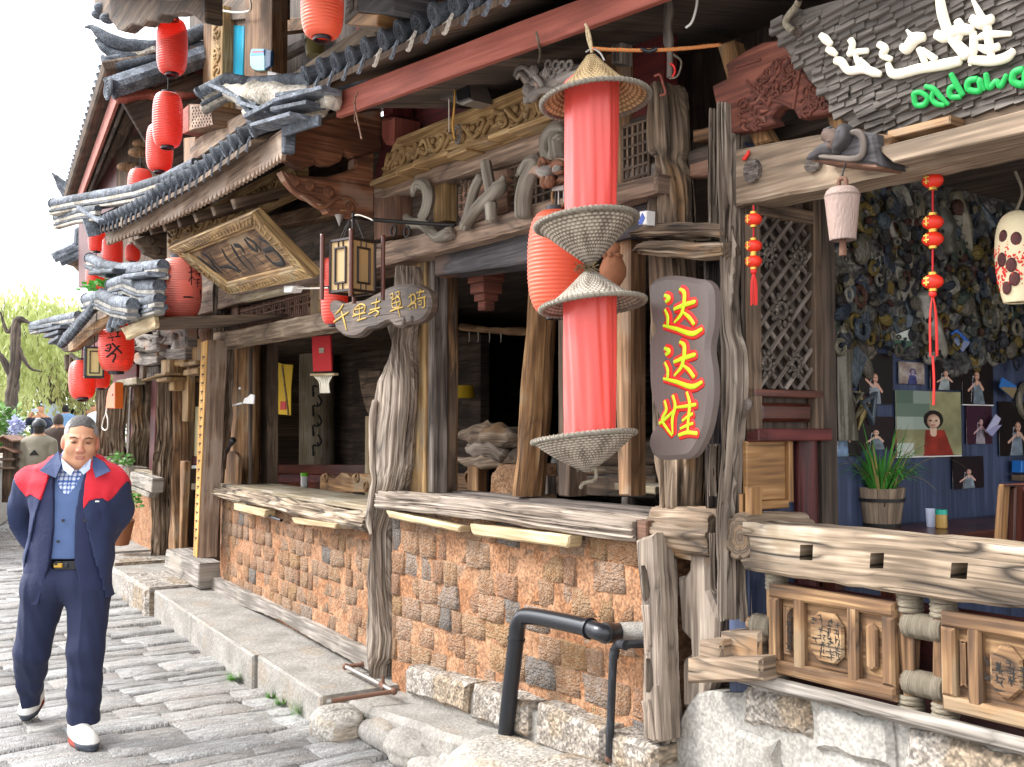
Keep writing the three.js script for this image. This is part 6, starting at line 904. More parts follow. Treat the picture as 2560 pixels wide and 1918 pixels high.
{// signs
// long vertical board with three characters
const O=[160,470,190,440,260,422,330,425,380,435,440,445,475,480,485,560,480,680,465,760,462,800,475,900,480,1010,470,1100,450,1200,410,1290,370,1340,290,1352,210,1350,170,1320,155,1270,165,1220,195,1180,205,1150,200,1120,175,1060,162,990,158,850,160,760,185,705,190,690,170,640,160,560],d=.3,h0=FA.hit(...V.v(320,880),d);
const t=thing('vertical_sign','dark brown wavy edged board with three yellow green characters outlined in red','sign',FA,[h0[0],h0[1],d]);
const out=new THREE.CatmullRomCurve3(tr(FA,V.v,d,...O).map(([a,b])=>new THREE.Vector3(a,b,0)),true,'centripetal').getSpacedPoints(110).slice(0,-1).map((p)=>[p.x,p.y]);add('board',board(out,d - .06,d,{bevel:.016,grain:'y'}),M.signGrey,t);
const da=[[[1468,912,13],[1500,935,20],[1478,965,13]],[[1470,1025,10],[1492,1080,14],[1492,1145,12]],[[1458,1152,10],[1560,1178,15],[1690,1216,19],[1762,1180,13]],[[1542,1022,13],[1620,990,17],[1700,965,16],[1712,958,9]],[[1588,862,11],[1622,890,17],[1622,970,17],[1600,1060,14],[1545,1128,9]],[[1612,1045,10],[1665,1090,15],[1700,1140,14]]];
const wa=[[[1785,262,11],[1798,330,13],[1765,410,12],[1800,475,12],[1842,532,9]],[[1850,218,12],[1868,300,14],[1846,400,13],[1848,520,8]],[[1742,440,12],[1800,395,13],[1880,312,8]],[[1960,192,11],[1982,280,14],[1972,400,12],[1966,500,10]],[[1885,312,10],[1960,302,12],[2030,290,13]],[[1925,418,9],[1960,390,11],[2005,362,11]],[[1908,480,9],[1950,460,11],[2008,438,10]],[[1895,532,12],[1960,512,14],[2040,518,14]]];
const k= -FA.w(...h0).z / FOCAL / 3.16,S3=(v,strokes,dy)=>strokes.map((s)=>s.map(([x,y,w])=>{const h=FA.hit(...v(x,y +dy),d);return [h[0],h[1],w*k*1.15];}));
for (const [v,s,dy]of [[V.b3,da,0],[V.b3,da,418],[V.c3,wa,0]]){const L=S3(v,s,dy);add('red_outline',stroke2(L.map((q)=>q.map(([x,y,w])=>[x,y,w +.0115])),d +.001,.01,.14),M.redPaint,t);add('character',stroke2(L,d +.006,.01,.45),M.lime,t);}
}
{// hewn grey board with cream characters and a green name
const T=new Tilt(FA,2.6,.06,24),t=thing('hewn_sign','big hewn grey wooden board with cream characters and a green painted name','sign',FA,[3.4,2.7,.1]);
const O=T.tr(V.a4,0,190,195,230,150,480,75,760,-5,1400,-200,2700,-610,2700,680,2212,800,1900,870,1640,935,1400,1010,1150,1062,1000,1040,900,1020,760,960,700,870,640,800,560,700,500,640,440,540,370,480,310,390,215,265);
const w=(g)=>g.applyMatrix4(T.m);M.hewn=woodMat(0x776f68,0x5a534d,0x36312d,{crack:.35,blotch:.5},.006);
add('board',w(board(O,-.07,0,{bevel:.012})),M.hewn,t);
const inside=(x,y)=>{let c=false;for (let i=0,j=O.length - 1;i<O.length;j=i++)if ((O[i][1]>y)!==(O[j][1]>y)&&x<(O[j][0] - O[i][0])*(y - O[i][1])/ (O[j][1] - O[i][1]) +O[i][0])c=!c;return c;};
const xs=O.map((p)=>p[0]),ys=O.map((p)=>p[1]),q=rng(55),chips=[];let nn=0;
for (let y=Math.min(...ys) +.012;y<Math.max(...ys);y +=.021)for (let x=Math.min(...xs) +q()*.03;x<Math.max(...xs);){const l=.03 +q()*.06,cx=x +l / 2;x +=l;if (!inside(cx - l*.4,y)||!inside(cx +l*.4,y)||!inside(cx,y +.01))continue;const g=plain(new THREE.BoxGeometry(l*1.02,.0245,.016));g.rotateX(-.38 - q()*.25);g.rotateY((q() - .5)*.25);g.rotateZ((q() - .5)*.16 +.12);g.translate(cx,y +(q() - .5)*.008,.001 +(q() - .5)*.006);chips.push(g);nn++;}
add('hewn_chips',w(grainUV(merge(chips),'u')),M.hewn,t,{kind:'stuff'});
const C=[[[610,275,24],[650,310,34],[692,350,26]],[[662,385,24],[700,405,30],[736,430,20]],[[725,475,28],[775,490,34],[828,555,30],[950,545,32],[1030,570,32],[1085,585,22]],[[845,310,26],[862,345,26],[850,405,26]],[[828,425,22],[900,408,22],[985,400,20]],[[885,425,20],[900,480,22],[915,520,20]],[[920,460,14],[985,535,24]],[[1068,345,24],[1120,385,30],[1095,430,24],[1170,468,20]],[[1140,500,22],[1180,580,34],[1400,540,34],[1600,505,36],[1715,478,32]],[[1290,235,10],[1330,285,20]],[[1245,370,24],[1290,380,40],[1350,310,44],[1430,290,30]],[[1385,380,22],[1435,490,24]],[[1410,390,20],[1520,470,24]],[[1545,-60,30],[1575,120,36],[1640,290,34],[1770,440,40]],[[1520,270,30],[1590,290,38],[1700,235,40],[1815,235,30]],[[1690,160,26],[1720,220,30],[1680,340,26]],[[1815,250,24],[1820,380,30],[1790,515,12]],[[1800,-30,10],[1870,110,22],[1920,200,30],[1940,330,28],[1960,450,24]],[[1800,145,28],[1880,180,40],[1970,145,30]],[[1825,310,14],[1920,275,26],[2115,265,16]],[[1860,370,20],[1930,390,28],[2020,365,24]],[[1790,470,30],[1960,480,32],[2080,450,32],[2135,400,24]]];
const kk=3.7 / FOCAL / 3.16,map=(s)=>s.map(([x,y,r])=>{const h=T.hit(...V.a4(x,y),.015);return [h[0],h[1],r*kk*1.0];});
for (const s of C)add('cream_stroke',w(stroke2([map(s)],.018,.01,.7)),M.cream,t);
const Gs=[[[1345,735,20],[1365,825,20],[1430,825,20],[1455,770,20],[1400,728,18],[1345,735,18]],[[1435,680,16],[1500,700,20],[1555,760,20],[1620,825,14]],[[1500,720,16],[1490,780,18],[1530,820,20],[1590,830,16]],[[1640,580,18],[1680,660,22],[1735,750,20]],[[1690,670,18],[1630,700,20],[1640,760,20],[1720,765,18]],[[1850,620,20],[1780,640,22],[1775,700,22],[1870,715,20],[1865,630,20],[1905,710,14]],[[1915,580,18],[1945,690,22],[2000,640,18],[2030,680,20],[2080,590,16]],[[2212,545,22],[2140,570,22],[2130,640,24],[2220,665,24],[2230,560,20],[2290,650,16]]];
for (const s of Gs)add('green_letter',w(stroke2([map(s)],.018,.01,.7)),M.green,t);
const rp=[[500,-30],[430,40],[360,130],[345,180],[400,240]].map(([x,y],i)=>{const h=T.hit(...V.a4(x,y),.02);return [h[0],h[1],i<1?.06 :.03];});add('rope',tube(rp,.011,24,7).applyMatrix4(T.m),M.rope,t);
const hole=T.hit(...V.a4(425,245),.01);add('rope_hole',w(new THREE.CylinderGeometry(.02,.02,.02,12).rotateX(Math.PI / 2).translate(hole[0],hole[1],.006)),M.black,t);
}
{// framed sign leaning out under the shop eave
const T=new Tilt(FB,2.45,.3,38),t=thing('framed_sign','yellow wooden framed sign with black brush strokes, leaning out under the eave','sign',FB,[-2.3,2.6,.4]),w=(g)=>g.applyMatrix4(T.m);
const c=[[424,618],[636,528],[790,690],[579,735]].map(([x,y])=>T.hit(x,y,0)),L=(i,j,s)=>[lerp(c[i][0],c[j][0],s),lerp(c[i][1],c[j][1],s)],ins=(s,r)=>{const q=(a,b)=>{const e=[lerp(c[0][0],c[1][0],a),lerp(c[0][1],c[1][1],a)],f=[lerp(c[3][0],c[2][0],a),lerp(c[3][1],c[2][1],a)];return [lerp(e[0],f[0],b),lerp(e[1],f[1],b)];};return [q(s,r),q(1 - s,r),q(1 - s,1 - r),q(s,1 - r)];};
add('backing',w(board(ins(.02,.03).reverse(),-.05,-.012,{})),M.panel,t);
const o0=ins(0,0),o1=ins(.085,.16),o2=ins(.11,.2);M.signFrame=woodMat(0xaa8c58,0x7d6038,0x46331d,{crack:.3,stain:0x86765a},.01);
for (const [i,j]of [[0,1],[1,2],[2,3],[3,0]]){add('frame_side',w(board([o0[i],o0[j],o1[j],o1[i]].reverse(),-.05,.02,{bevel:.008,grain:i % 2?'y' :'u'})),M.signFrame,t);add('inner_moulding',w(board([o1[i],o1[j],o2[j],o2[i]].reverse(),-.04,.006,{bevel:.004,grain:i % 2?'y' :'u'})),M.carved,t);const cs=[];const n=i % 2?10 :26;for (let k=0;k<n;k++){const s=(k +.5)/ n,a=[lerp(o0[i][0],o0[j][0],s),lerp(o0[i][1],o0[j][1],s)],b=[lerp(o1[i][0],o1[j][0],s),lerp(o1[i][1],o1[j][1],s)];cs.push([[lerp(a[0],b[0],.25),lerp(a[1],b[1],.25),.005],[lerp(a[0],b[0],.5) +.008,lerp(a[1],b[1],.5),.007],[lerp(a[0],b[0],.75) - .004,lerp(a[1],b[1],.75),.005]]);}add('fret_carving',w(stroke2(cs,.02,.006,.7)),M.signFrame,t);}
const k=6.6 / FOCAL / 3.16,b=V.b1,e=V.b2,sk=[[b,1560,610,16,1610,650,24,1690,720,30,1750,800,12],[b,1590,580,14,1650,620,22,1700,690,28,1760,740,10],[b,1645,575,8,1720,680,12,1800,740,5],[b,1740,690,10,1810,690,20,1890,730,14],[b,1750,545,14,1790,620,24,1850,680,26,1920,740,8],[b,1825,515,14,1850,560,26,1900,640,22,1980,720,8],[b,1850,520,20,1900,530,24,1930,580,16],[b,1960,470,12,2010,500,20,2060,560,14],[b,2050,465,8,2110,490,12,2180,500,6],[e,35,470,20,80,530,28,130,560,14,110,500,12,50,460,18],[e,190,565,20,260,550,26,310,600,24,340,650,26,260,660,18,200,600,20],[e,150,465,8,220,500,14,280,510,6],[e,300,560,10,390,620,5],[e,0,580,10,80,660,14,120,720,5],[e,100,590,6,190,670,8]];
add('brush_stroke',w(stroke2(sk.map(([v,...p])=>{const o=[];for (let i=0;i<p.length;i +=3){const h=T.hit(...v(p[i],p[i +1]),-.01);o.push([h[0],h[1],p[i +2]*k]);}return o;}),-.012,.01,.25)),M.ink,t);
const tb=thing('tube_light','white tube light fitting under the lower edge of the framed sign','light fitting',FB,[-2,2.36,.3]);add('housing',board(tr(FB,V.b2,.3,-60,940,0,965,400,880,405,840,0,905,-60,915),.24,.3),M.cut,tb);add('socket',board(tr(FB,V.b2,.31,345,890,400,885,425,835,345,835),.24,.31),M.white,tb);add('lead',(()=>tube([[420,850],[480,855],[600,855],[700,850]].map(([x,y])=>{const h=FB.hit(...V.b2(x,y),.28);return [h[0],h[1],.28];}),.006,14,5))(),M.wire,tb);
}
{// small plaque with gilt characters
const d=.24,t=thing('gilt_plaque','cloud shaped brown wood plaque with five gilt characters on the driftwood post','sign',FA,[...FA.hit(...V.b2(1100,1020),d).slice(0,2),d]);
const o=tr(FA,V.b2,d,685,985,720,950,760,955,800,975,860,962,960,950,1060,900,1160,850,1250,826,1330,822,1420,838,1480,890,1500,960,1492,1030,1455,1092,1380,1135,1320,1140,1270,1168,1215,1160,1170,1122,1080,1165,1000,1182,960,1222,880,1246,800,1222,745,1165,740,1100,700,1030);
const out=new THREE.CatmullRomCurve3(o.map(([a,b])=>new THREE.Vector3(a,b,0)),true,'centripetal').getSpacedPoints(90).slice(0,-1).map((p)=>[p.x,p.y]);add('board',board(out,d - .06,d,{bevel:.014}),M.dusky2,t);
const k=5.4 / FOCAL / 3.16,ch=[[[820,985,9],[790,1030,11],[755,1060,6]],[[745,1122,9],[800,1085,11],[862,1045,8]],[[805,1040,9],[825,1110,11],[845,1190,6]],[[900,1035,6],[950,985,9],[992,1000,8],[985,1040,8],[905,1060,7],[900,1035,6]],[[915,1025,6],[980,1010,6]],[[945,990,7],[950,1060,7],[950,1100,7]],[[890,1080,7],[950,1060,8],[995,1050,7]],[[930,1112,8],[1000,1090,7]],[[1085,935,7],[1080,980,8],[1075,1030,8]],[[1040,980,7],[1110,960,8]],[[1030,1030,8],[1110,1010,8]],[[1080,1030,7],[1020,1060,8]],[[1075,1030,7],[1100,1050,8],[1070,1078,7]],[[1190,910,6],[1210,900,7],[1215,930,6],[1195,935,6]],[[1235,890,6],[1260,885,7],[1260,915,6],[1238,920,6]],[[1205,950,6],[1260,930,7],[1270,990,7],[1210,1005,6],[1205,950,6]],[[1205,980,5],[1265,962,5]],[[1235,945,6],[1250,1010,7],[1268,1080,5]],[[1190,1040,7],[1240,1020,8],[1295,1005,6]],[[1335,930,6],[1380,905,7],[1390,950,7],[1350,975,6]],[[1350,900,6],[1365,980,7]],[[1330,1000,7],[1390,975,8],[1395,1020,6]],[[1345,1010,5],[1350,1025,5]],[[1370,1005,5],[1375,1020,5]],[[1400,890,6],[1460,880,7]],[[1430,865,6],[1420,920,6]],[[1405,940,7],[1470,925,8]],[[1460,930,7],[1462,1000,7],[1440,1010,5]],[[1415,960,5],[1435,955,5],[1435,985,5],[1415,985,5]]];
for (const s of ch)add('gilt_stroke',stroke2([s.map(([x,y,r])=>{const h=FA.hit(...V.b2(x,y),d);return [h[0],h[1],r*k*1.0];})],d +.003,.006,.6),M.goldLetter,t);
add('boss',merge([[1295,1115,.016],[1355,1100,.018]].map(([x,y,r])=>{const h=FA.hit(...V.b2(x,y),d);return new THREE.SphereGeometry(r,14,8).scale(1,1,.6).translate(h[0],h[1],d);})),M.dusky2,t);
add('groove_line',stroke2([[[1000,1085],[1150,1060],[1210,1050]],[[1210,1050],[1300,1090],[1230,1120]]].map((s)=>s.map(([x,y])=>{const h=FA.hit(...V.b2(x,y),d);return [h[0],h[1],.004];})),d,.004,.8),M.dusky2,t);
}
{// leaning plank with written characters by the doorway
const a=FB.hit(...V.r(770,175),.18),b=FB.hit(...V.r(722,1440),.18),a2=FB.hit(...V.r(806,175),.18),w=a2[0] - a[0],t=thing('written_plank','narrow upright plank with a yellow edge and black writing beside the doorway','sign',FB,[b[0],b[1],.18]);
add('plank',board([[b[0],b[1]],[b[0] +w*.62,b[1] - .01],[a[0] +w,a[1]],[a[0],a[1] - .005]],.02,.178,{grain:'y'}),M.beamGrey,t);add('yellow_edge',board([[b[0],b[1]],[b[0] +w*.62,b[1] - .01],[a[0] +w,a[1]],[a[0],a[1] - .005]],.178,.188,{grain:'y',bevel:.002}),M.honey2,t);
const st=[];for (let i=0;i<22;i++){const s=.08 +i*.04,u=lerp(a[0] +w*.5,b[0] +w*.32,s),y=lerp(a[1],b[1],s);st.push([[u - w*.22,y +.012,.004],[u +w*.1,y +.006,.006],[u +w*.22,y +.014,.004]],[[u +w*.05,y +.018,.004],[u - w*.1,y - .014,.005]]);}add('ink_character',stroke2(st,.189,.005,.3),M.ink,t);
}
// ---------- pipes, bell, lantern strings, photographs, plant, table things ----------
{
const pipe=(name,label,m,r,pts,rings,g)=>{const t=thing(name,label,'pipe',FA,pts[0]);add('pipe_run',tube(pts,r,90,18),m,t);for (const [p,q,k,mm]of rings){const A=new THREE.Vector3(...p),B=new THREE.Vector3(...q),c=new THREE.CylinderGeometry(r*k,r*k,A.distanceTo(B),20);c.applyQuaternion(new THREE.Quaternion().setFromUnitVectors(new THREE.Vector3(0,1,0),B.clone().sub(A).normalize()));const mid=A.add(B).multiplyScalar(.5);c.translate(mid.x,mid.y,mid.z);add('joint_collar',c,mm??m,t);}return t;};
const a=FA.hitY(1262,1862,.15),D=.12,P=(v,x,y,d=D)=>{const h=FA.hit(...v(x,y),d);return [h[0],h[1],d];};
const b0=P(V.d3,200,1440),b1=P(V.d3,285,640),b2=P(V.d3,300,520),b3=P(V.d3,390,452),b4=P(V.d3,860,545),b5=P(V.d3,980,585),b6=P(V.d3,1110,575,.02),b7=P(V.d3,1290,570,-.02);
const t=pipe('black_drain_pipe','thick black plastic drain pipe bent down in front of the brick wall',M.blackPlastic,.037,[[b0[0],b0[1] - .06,D],b0,b1,b2,[lerp(b2[0],b3[0],.45),lerp(b2[1],b3[1],.8),D],b3,b4,b5,b6],[[b1,[lerp(b1[0],b2[0],.15),lerp(b1[1],b2[1],.15),D],1.12],[b4,[lerp(b4[0],b5[0],.12),lerp(b4[1],b5[1],.12),D],1.2],[b5,[lerp(b5[0],b6[0],.5),lerp(b5[1],b6[1],.5),.08],1.14]]);add('grey_stub',tube([b6,b7,[b7[0] +.1,b7[1],-.06]],.038,10,18),M.concrete,t);
const e=.1,c0=P(V.d3,1020,1590,e),c1=P(V.d3,1055,780,e),c2=P(V.d3,1065,715,e),c3=P(V.d3,1120,672,e),c4=P(V.d3,1300,672,.02);
const t2=pipe('thin_drain_pipe','thin black pipe with flaking paint, dropping beside the pierced plank',std({color:0x2c2f36,roughness:.5,map:stoneMap(0x55585e,0xffffff,0xbfc3c8,12,.3,141),bumpMap:gritFine,bumpScale:.002}),.0165,[c0,c1,c2,[lerp(c2[0],c3[0],.4),lerp(c2[1],c3[1],.8),e],c3,c4],[[c1,c2,1.25],[c3,[c3[0] +.025,c3[1],e],1.25]]);add('rusty_end',new THREE.CylinderGeometry(.0172,.0172,.02,16).translate(c0[0],c0[1] +.008,e),M.rust,t2);
const G=(x,y,h)=>{const q=FA.hitY(...V.d2(x,y),h);return q;};
const r0=G(985,830,.22),r1=G(835,850,.21),r2=G(1130,1000,.21),r3=G(1215,1045,.21),r4=G(720,1122,.185);
const t3=pipe('rusty_water_pipe','thin rusty steel pipe in a zigzag on the kerb by the driftwood post',M.rust,.0125,[r0,r1].map((p)=>p),[[r0,[lerp(r0[0],r1[0],.2),r0[1],lerp(r0[2],r1[2],.2)],1.3]]);add('pipe_run',tube([r1,r2,r3],.0125,20,12),M.steel,t3);add('pipe_run',tube([r3,r4],.0125,10,12),M.rust,t3);for (const p of [r1,r3])add('elbow',new THREE.SphereGeometry(.02,14,10).translate(...p),M.rust,t3);add('tee',new THREE.CylinderGeometry(.018,.018,.05,12).rotateZ(1.2).translate(...r2),M.rust,t3);add('tap',new THREE.CylinderGeometry(.008,.01,.05,10).translate(r2[0],r2[1] +.03,r2[2]),M.rust,t3);add('open_end',tube([r4,[lerp(r4[0],r3[0],-.07),r4[1] - .004,lerp(r4[2],r3[2],-.07)]],.0145,4,12),M.steel,t3);
const wl=thing('wire_hook','small loop of black wire sticking up behind the large pale boulder','wire',FA,[...FA.hitY(...V.d3(580,1480),.2)]);{const q=BASE.get(wl);add('wire',tube([[q[0] - .02,q[1] - .03,q[2]],[q[0] - .03,q[1] +.015,q[2]],[q[0],q[1] +.03,q[2]],[q[0] +.025,q[1],q[2]],[q[0] +.03,q[1] - .03,q[2]]],.004,20,6),M.iron,wl);}
}
{// bell and its carved bracket
const d=.2,c=FA.hit(...V.b4(778,270),d),k= -FA.w(...c).z / FOCAL / 3.16,t=thing('hanging_bell','pinkish grey metal bell hung under the carved bracket on the cafe beam','bell',FA,[c[0],c[1],d]),Y=(y)=>FA.hit(...V.b4(778,y),d)[1];
add('bell_body',new THREE.LatheGeometry([[100,478],[102,470],[136,135],[143,128],[136,118],[122,85],[95,62],[50,52],[2,50]].map(([r,y])=>new THREE.Vector2(r*k,Y(y) - c[1])),40).translate(c[0],c[1],d),M.bellMetal,t);add('clapper',new THREE.CylinderGeometry(.008,.012,.1,10).translate(c[0],Y(470),d),M.rust,t);add('yoke',tube([[c[0] - .012,Y(60),d],[c[0] - .008,Y(-5),d],[c[0] +.012,Y(-5),d],[c[0] +.016,Y(60),d]],.007,14,6),M.rust,t);add('hook',tube([[c[0],Y(0),d],[c[0] +.004,Y(-60),d],[c[0],Y(-140),d - .02]],.003,10,5),M.iron,t);
const s=thing('carved_bracket','dark carved wooden bracket with a reclining figure on the pale beam','carving',FA,[...FA.hit(...V.a4(800,1200),.18).slice(0,2),.18]),B=(n,pts,d0,d1,m)=>add(n,board(tr(FA,V.a4,d1,...pts),d0,d1,{bevel:.012}),m,s);
B('bracket_board',[500,1255,560,1210,640,1160,700,1090,820,1030,920,1035,1030,1050,1080,1310,980,1300,700,1270,520,1262],.02,.16,M.charred);B('red_underside',[500,1262,1080,1315,1045,1330,560,1280],.02,.15,M.redbrown);B('side_block',[1030,1050,1160,1070,1080,1310],.02,.12,M.brown);
const lb=(...p)=>{const o=[];for (let i=0;i<p.length;i +=3){const h=FA.hit(...V.a4(p[i],p[i +1]),.17);o.push([h[0],h[1],.168,p[i +2]]);}return limb(o,{n:20,k:9,noise:.12});};
add('figure',merge([lb(640,1060,.02,690,1080,.026,720,1120,.03,700,1170,.026),lb(755,1050,.022,790,1040,.026,780,1090,.03,740,1150,.026,720,1210,.014),lb(700,1160,.024,620,1180,.018,540,1230,.014,500,1250,.006),lb(640,1050,.014,690,1035,.016)]),M.charred,s);add('scroll_groove',merge([lb(820,1050,.008,900,1050,.012,940,1110,.01,930,1220,.01,890,1250,.01,600,1230,.008)]),M.dusky,s);
}
{// strings of tiny red lanterns
const bead=(t,h,d,r,sq)=>{const g=new THREE.SphereGeometry(r,26,14);const p=g.attributes.position;for (let i=0;i<p.count;i++){const a=Math.atan2(p.getZ(i),p.getX(i)),f=1 +.035*Math.cos(a*14);p.setXYZ(i,p.getX(i)*f,p.getY(i)*.76,p.getZ(i)*f);}g.computeVertexNormals();const b=add('lantern_bead',g.translate(h[0],h[1],d),M.beadRed,t);for (const s of [1,-1])add('gold_collar',new THREE.CylinderGeometry(r*.42,r*.42,r*.26,14).translate(h[0],h[1] +s*r*.82,d),M.gold,b);return b;};
M.beadRed=flat(0xe0301a,.45);
const str=(label,v,x,beads,d,rpx,tas,cord,hu)=>{const at=(y)=>{const h=FA.hit(...v(x,y),d);return [h[0],h[1],d];},h0=at(beads[0]),k= -FA.w(...h0).z / FOCAL / 3.16,t=thing('lantern_string',label,'lantern string',FA,h0,'strings of tiny red lanterns in the cafe front');for (const y of beads){const b=bead(t,at(y),d,rpx*k);add('gold_character',stroke2([[[at(y)[0] - .012,at(y)[1] +.008,.0025],[at(y)[0] +.006,at(y)[1] +.008,.003]],[[at(y)[0] - .004,at(y)[1] +.014,.0025],[at(y)[0] - .003,at(y)[1] - .014,.003]],[[at(y)[0] - .012,at(y)[1] - .006,.0025],[at(y)[0] +.006,at(y)[1] - .006,.003]]],d +rpx*k*.99,.003,.4),M.gold,b);}add('cord',tube([at(cord[0]),at(cord[1])],.0035,4,5),M.cloth,t);const o=[];for (let i=0;i<16;i++){const a=rr(0,6.28),q=at(tas[0]),e=at(tas[1]);o.push(tube([q,[q[0] +Math.cos(a)*.01,lerp(q[1],e[1],.3),d +Math.sin(a)*.01],[q[0] +Math.cos(a)*.012,e[1] +rr(0,.02),d +Math.sin(a)*.012]],.002,6,4));}const q=at(tas[0]);o.push(plain(new THREE.SphereGeometry(.012,10,8).translate(...q)));add('tassel',merge(o),M.redPaint,t);};
str('short string of three tiny red lanterns before the lattice window',V.b4,76,[312,522,645],.1,66,[720,1000],[200,700]);
str('long string of four tiny red lanterns before the collage wall',V.b4,1492,[6,335,468,805],-.1,80,[900,1400],[-60,880]);
{const t=scene.children[scene.children.length - 1];const h=FA.hit(...V.b4(1492,1390),-.1),e=FA.hit(...V.c4(1632,290),-.1);add('trailing_cord',tube([[h[0],h[1],-.1],[h[0] +.003,lerp(h[1],e[1],.5),-.1],[e[0],e[1],-.1]],.004,8,5),M.redPaint,t);}
const rb=thing('red_ribbon','scrap of red and white ribbon tied on the left end of the pale beam','ribbon',FA,[...FA.hit(...V.a4(15,1230),.03).slice(0,2),.03]);add('ribbon',board(tr(FA,V.a4,.035,-20,1250,10,1215,25,1185,38,1188,30,1225,5,1262,-15,1268),.024,.035,{bevel:.003}),M.redPaint,rb);
}
{// cream mask hanging at the right edge
const d= -.25,h=FA.hit(...V.b4(2160,620),d),k= -FA.w(...h).z / FOCAL / 3.16,t=thing('hanging_mask','cream coloured hanging mask streaked with red at the right edge','mask',FA,[h[0],h[1],d]);
const pr=[[90,-345],[110,-340],[150,-150],[165,50],[150,230],[110,330],[50,375],[4,385]].map(([r,y])=>new THREE.Vector2(r*k,y*k));add('mask_body',new THREE.LatheGeometry(new THREE.SplineCurve(pr).getPoints(30),40).translate(h[0],h[1],d),std({color:0xd8c8a4,bumpMap:grit,bumpScale:.003,roughness:.7}),t);
const marks=[];const q=rng(31);for (let i=0;i<260;i++){const s=q()*2 - 1,r=(165 - Math.pow(Math.abs(s),2)*70)*k,a= -.2 +q()*2.7,l=.004 +.012*q();const y=h[1] +s*330*k;marks.push(limb([[h[0] +Math.cos(a)*r,y,d +Math.sin(a)*r,.0016],[h[0] +Math.cos(a +.03)*r,y +l*(q() - .5),d +Math.sin(a +.03)*r,.003],[h[0] +Math.cos(a +.07)*r,y +l*(q() - .5)*2,d +Math.sin(a +.07)*r,.0015]],{n:4,k:5}));}add('red_streak',merge(marks),M.redPaint,t,{kind:'stuff'});
add('painted_feature',merge([[-70,160],[40,130],[-80,-20],[0,-70],[20,-180],[-60,-240]].map(([x,y])=>{const a=1.35 - x / 170*1.0,s=y / 330,r=(165 - s*s*60)*k;return new THREE.SphereGeometry(.016,10,8).scale(1,1.4,.4).rotateY(Math.PI / 2 - a).translate(h[0] +Math.cos(a)*r,h[1] +y*k,d +Math.sin(a)*r);})),M.maroon,t);
add('cord',tube([[h[0],h[1] +380*k,d],[h[0] +.02,h[1] +520*k,d],[h[0] +.0,h[1] +700*k,d]],.005,10,5),M.rope,t);
}
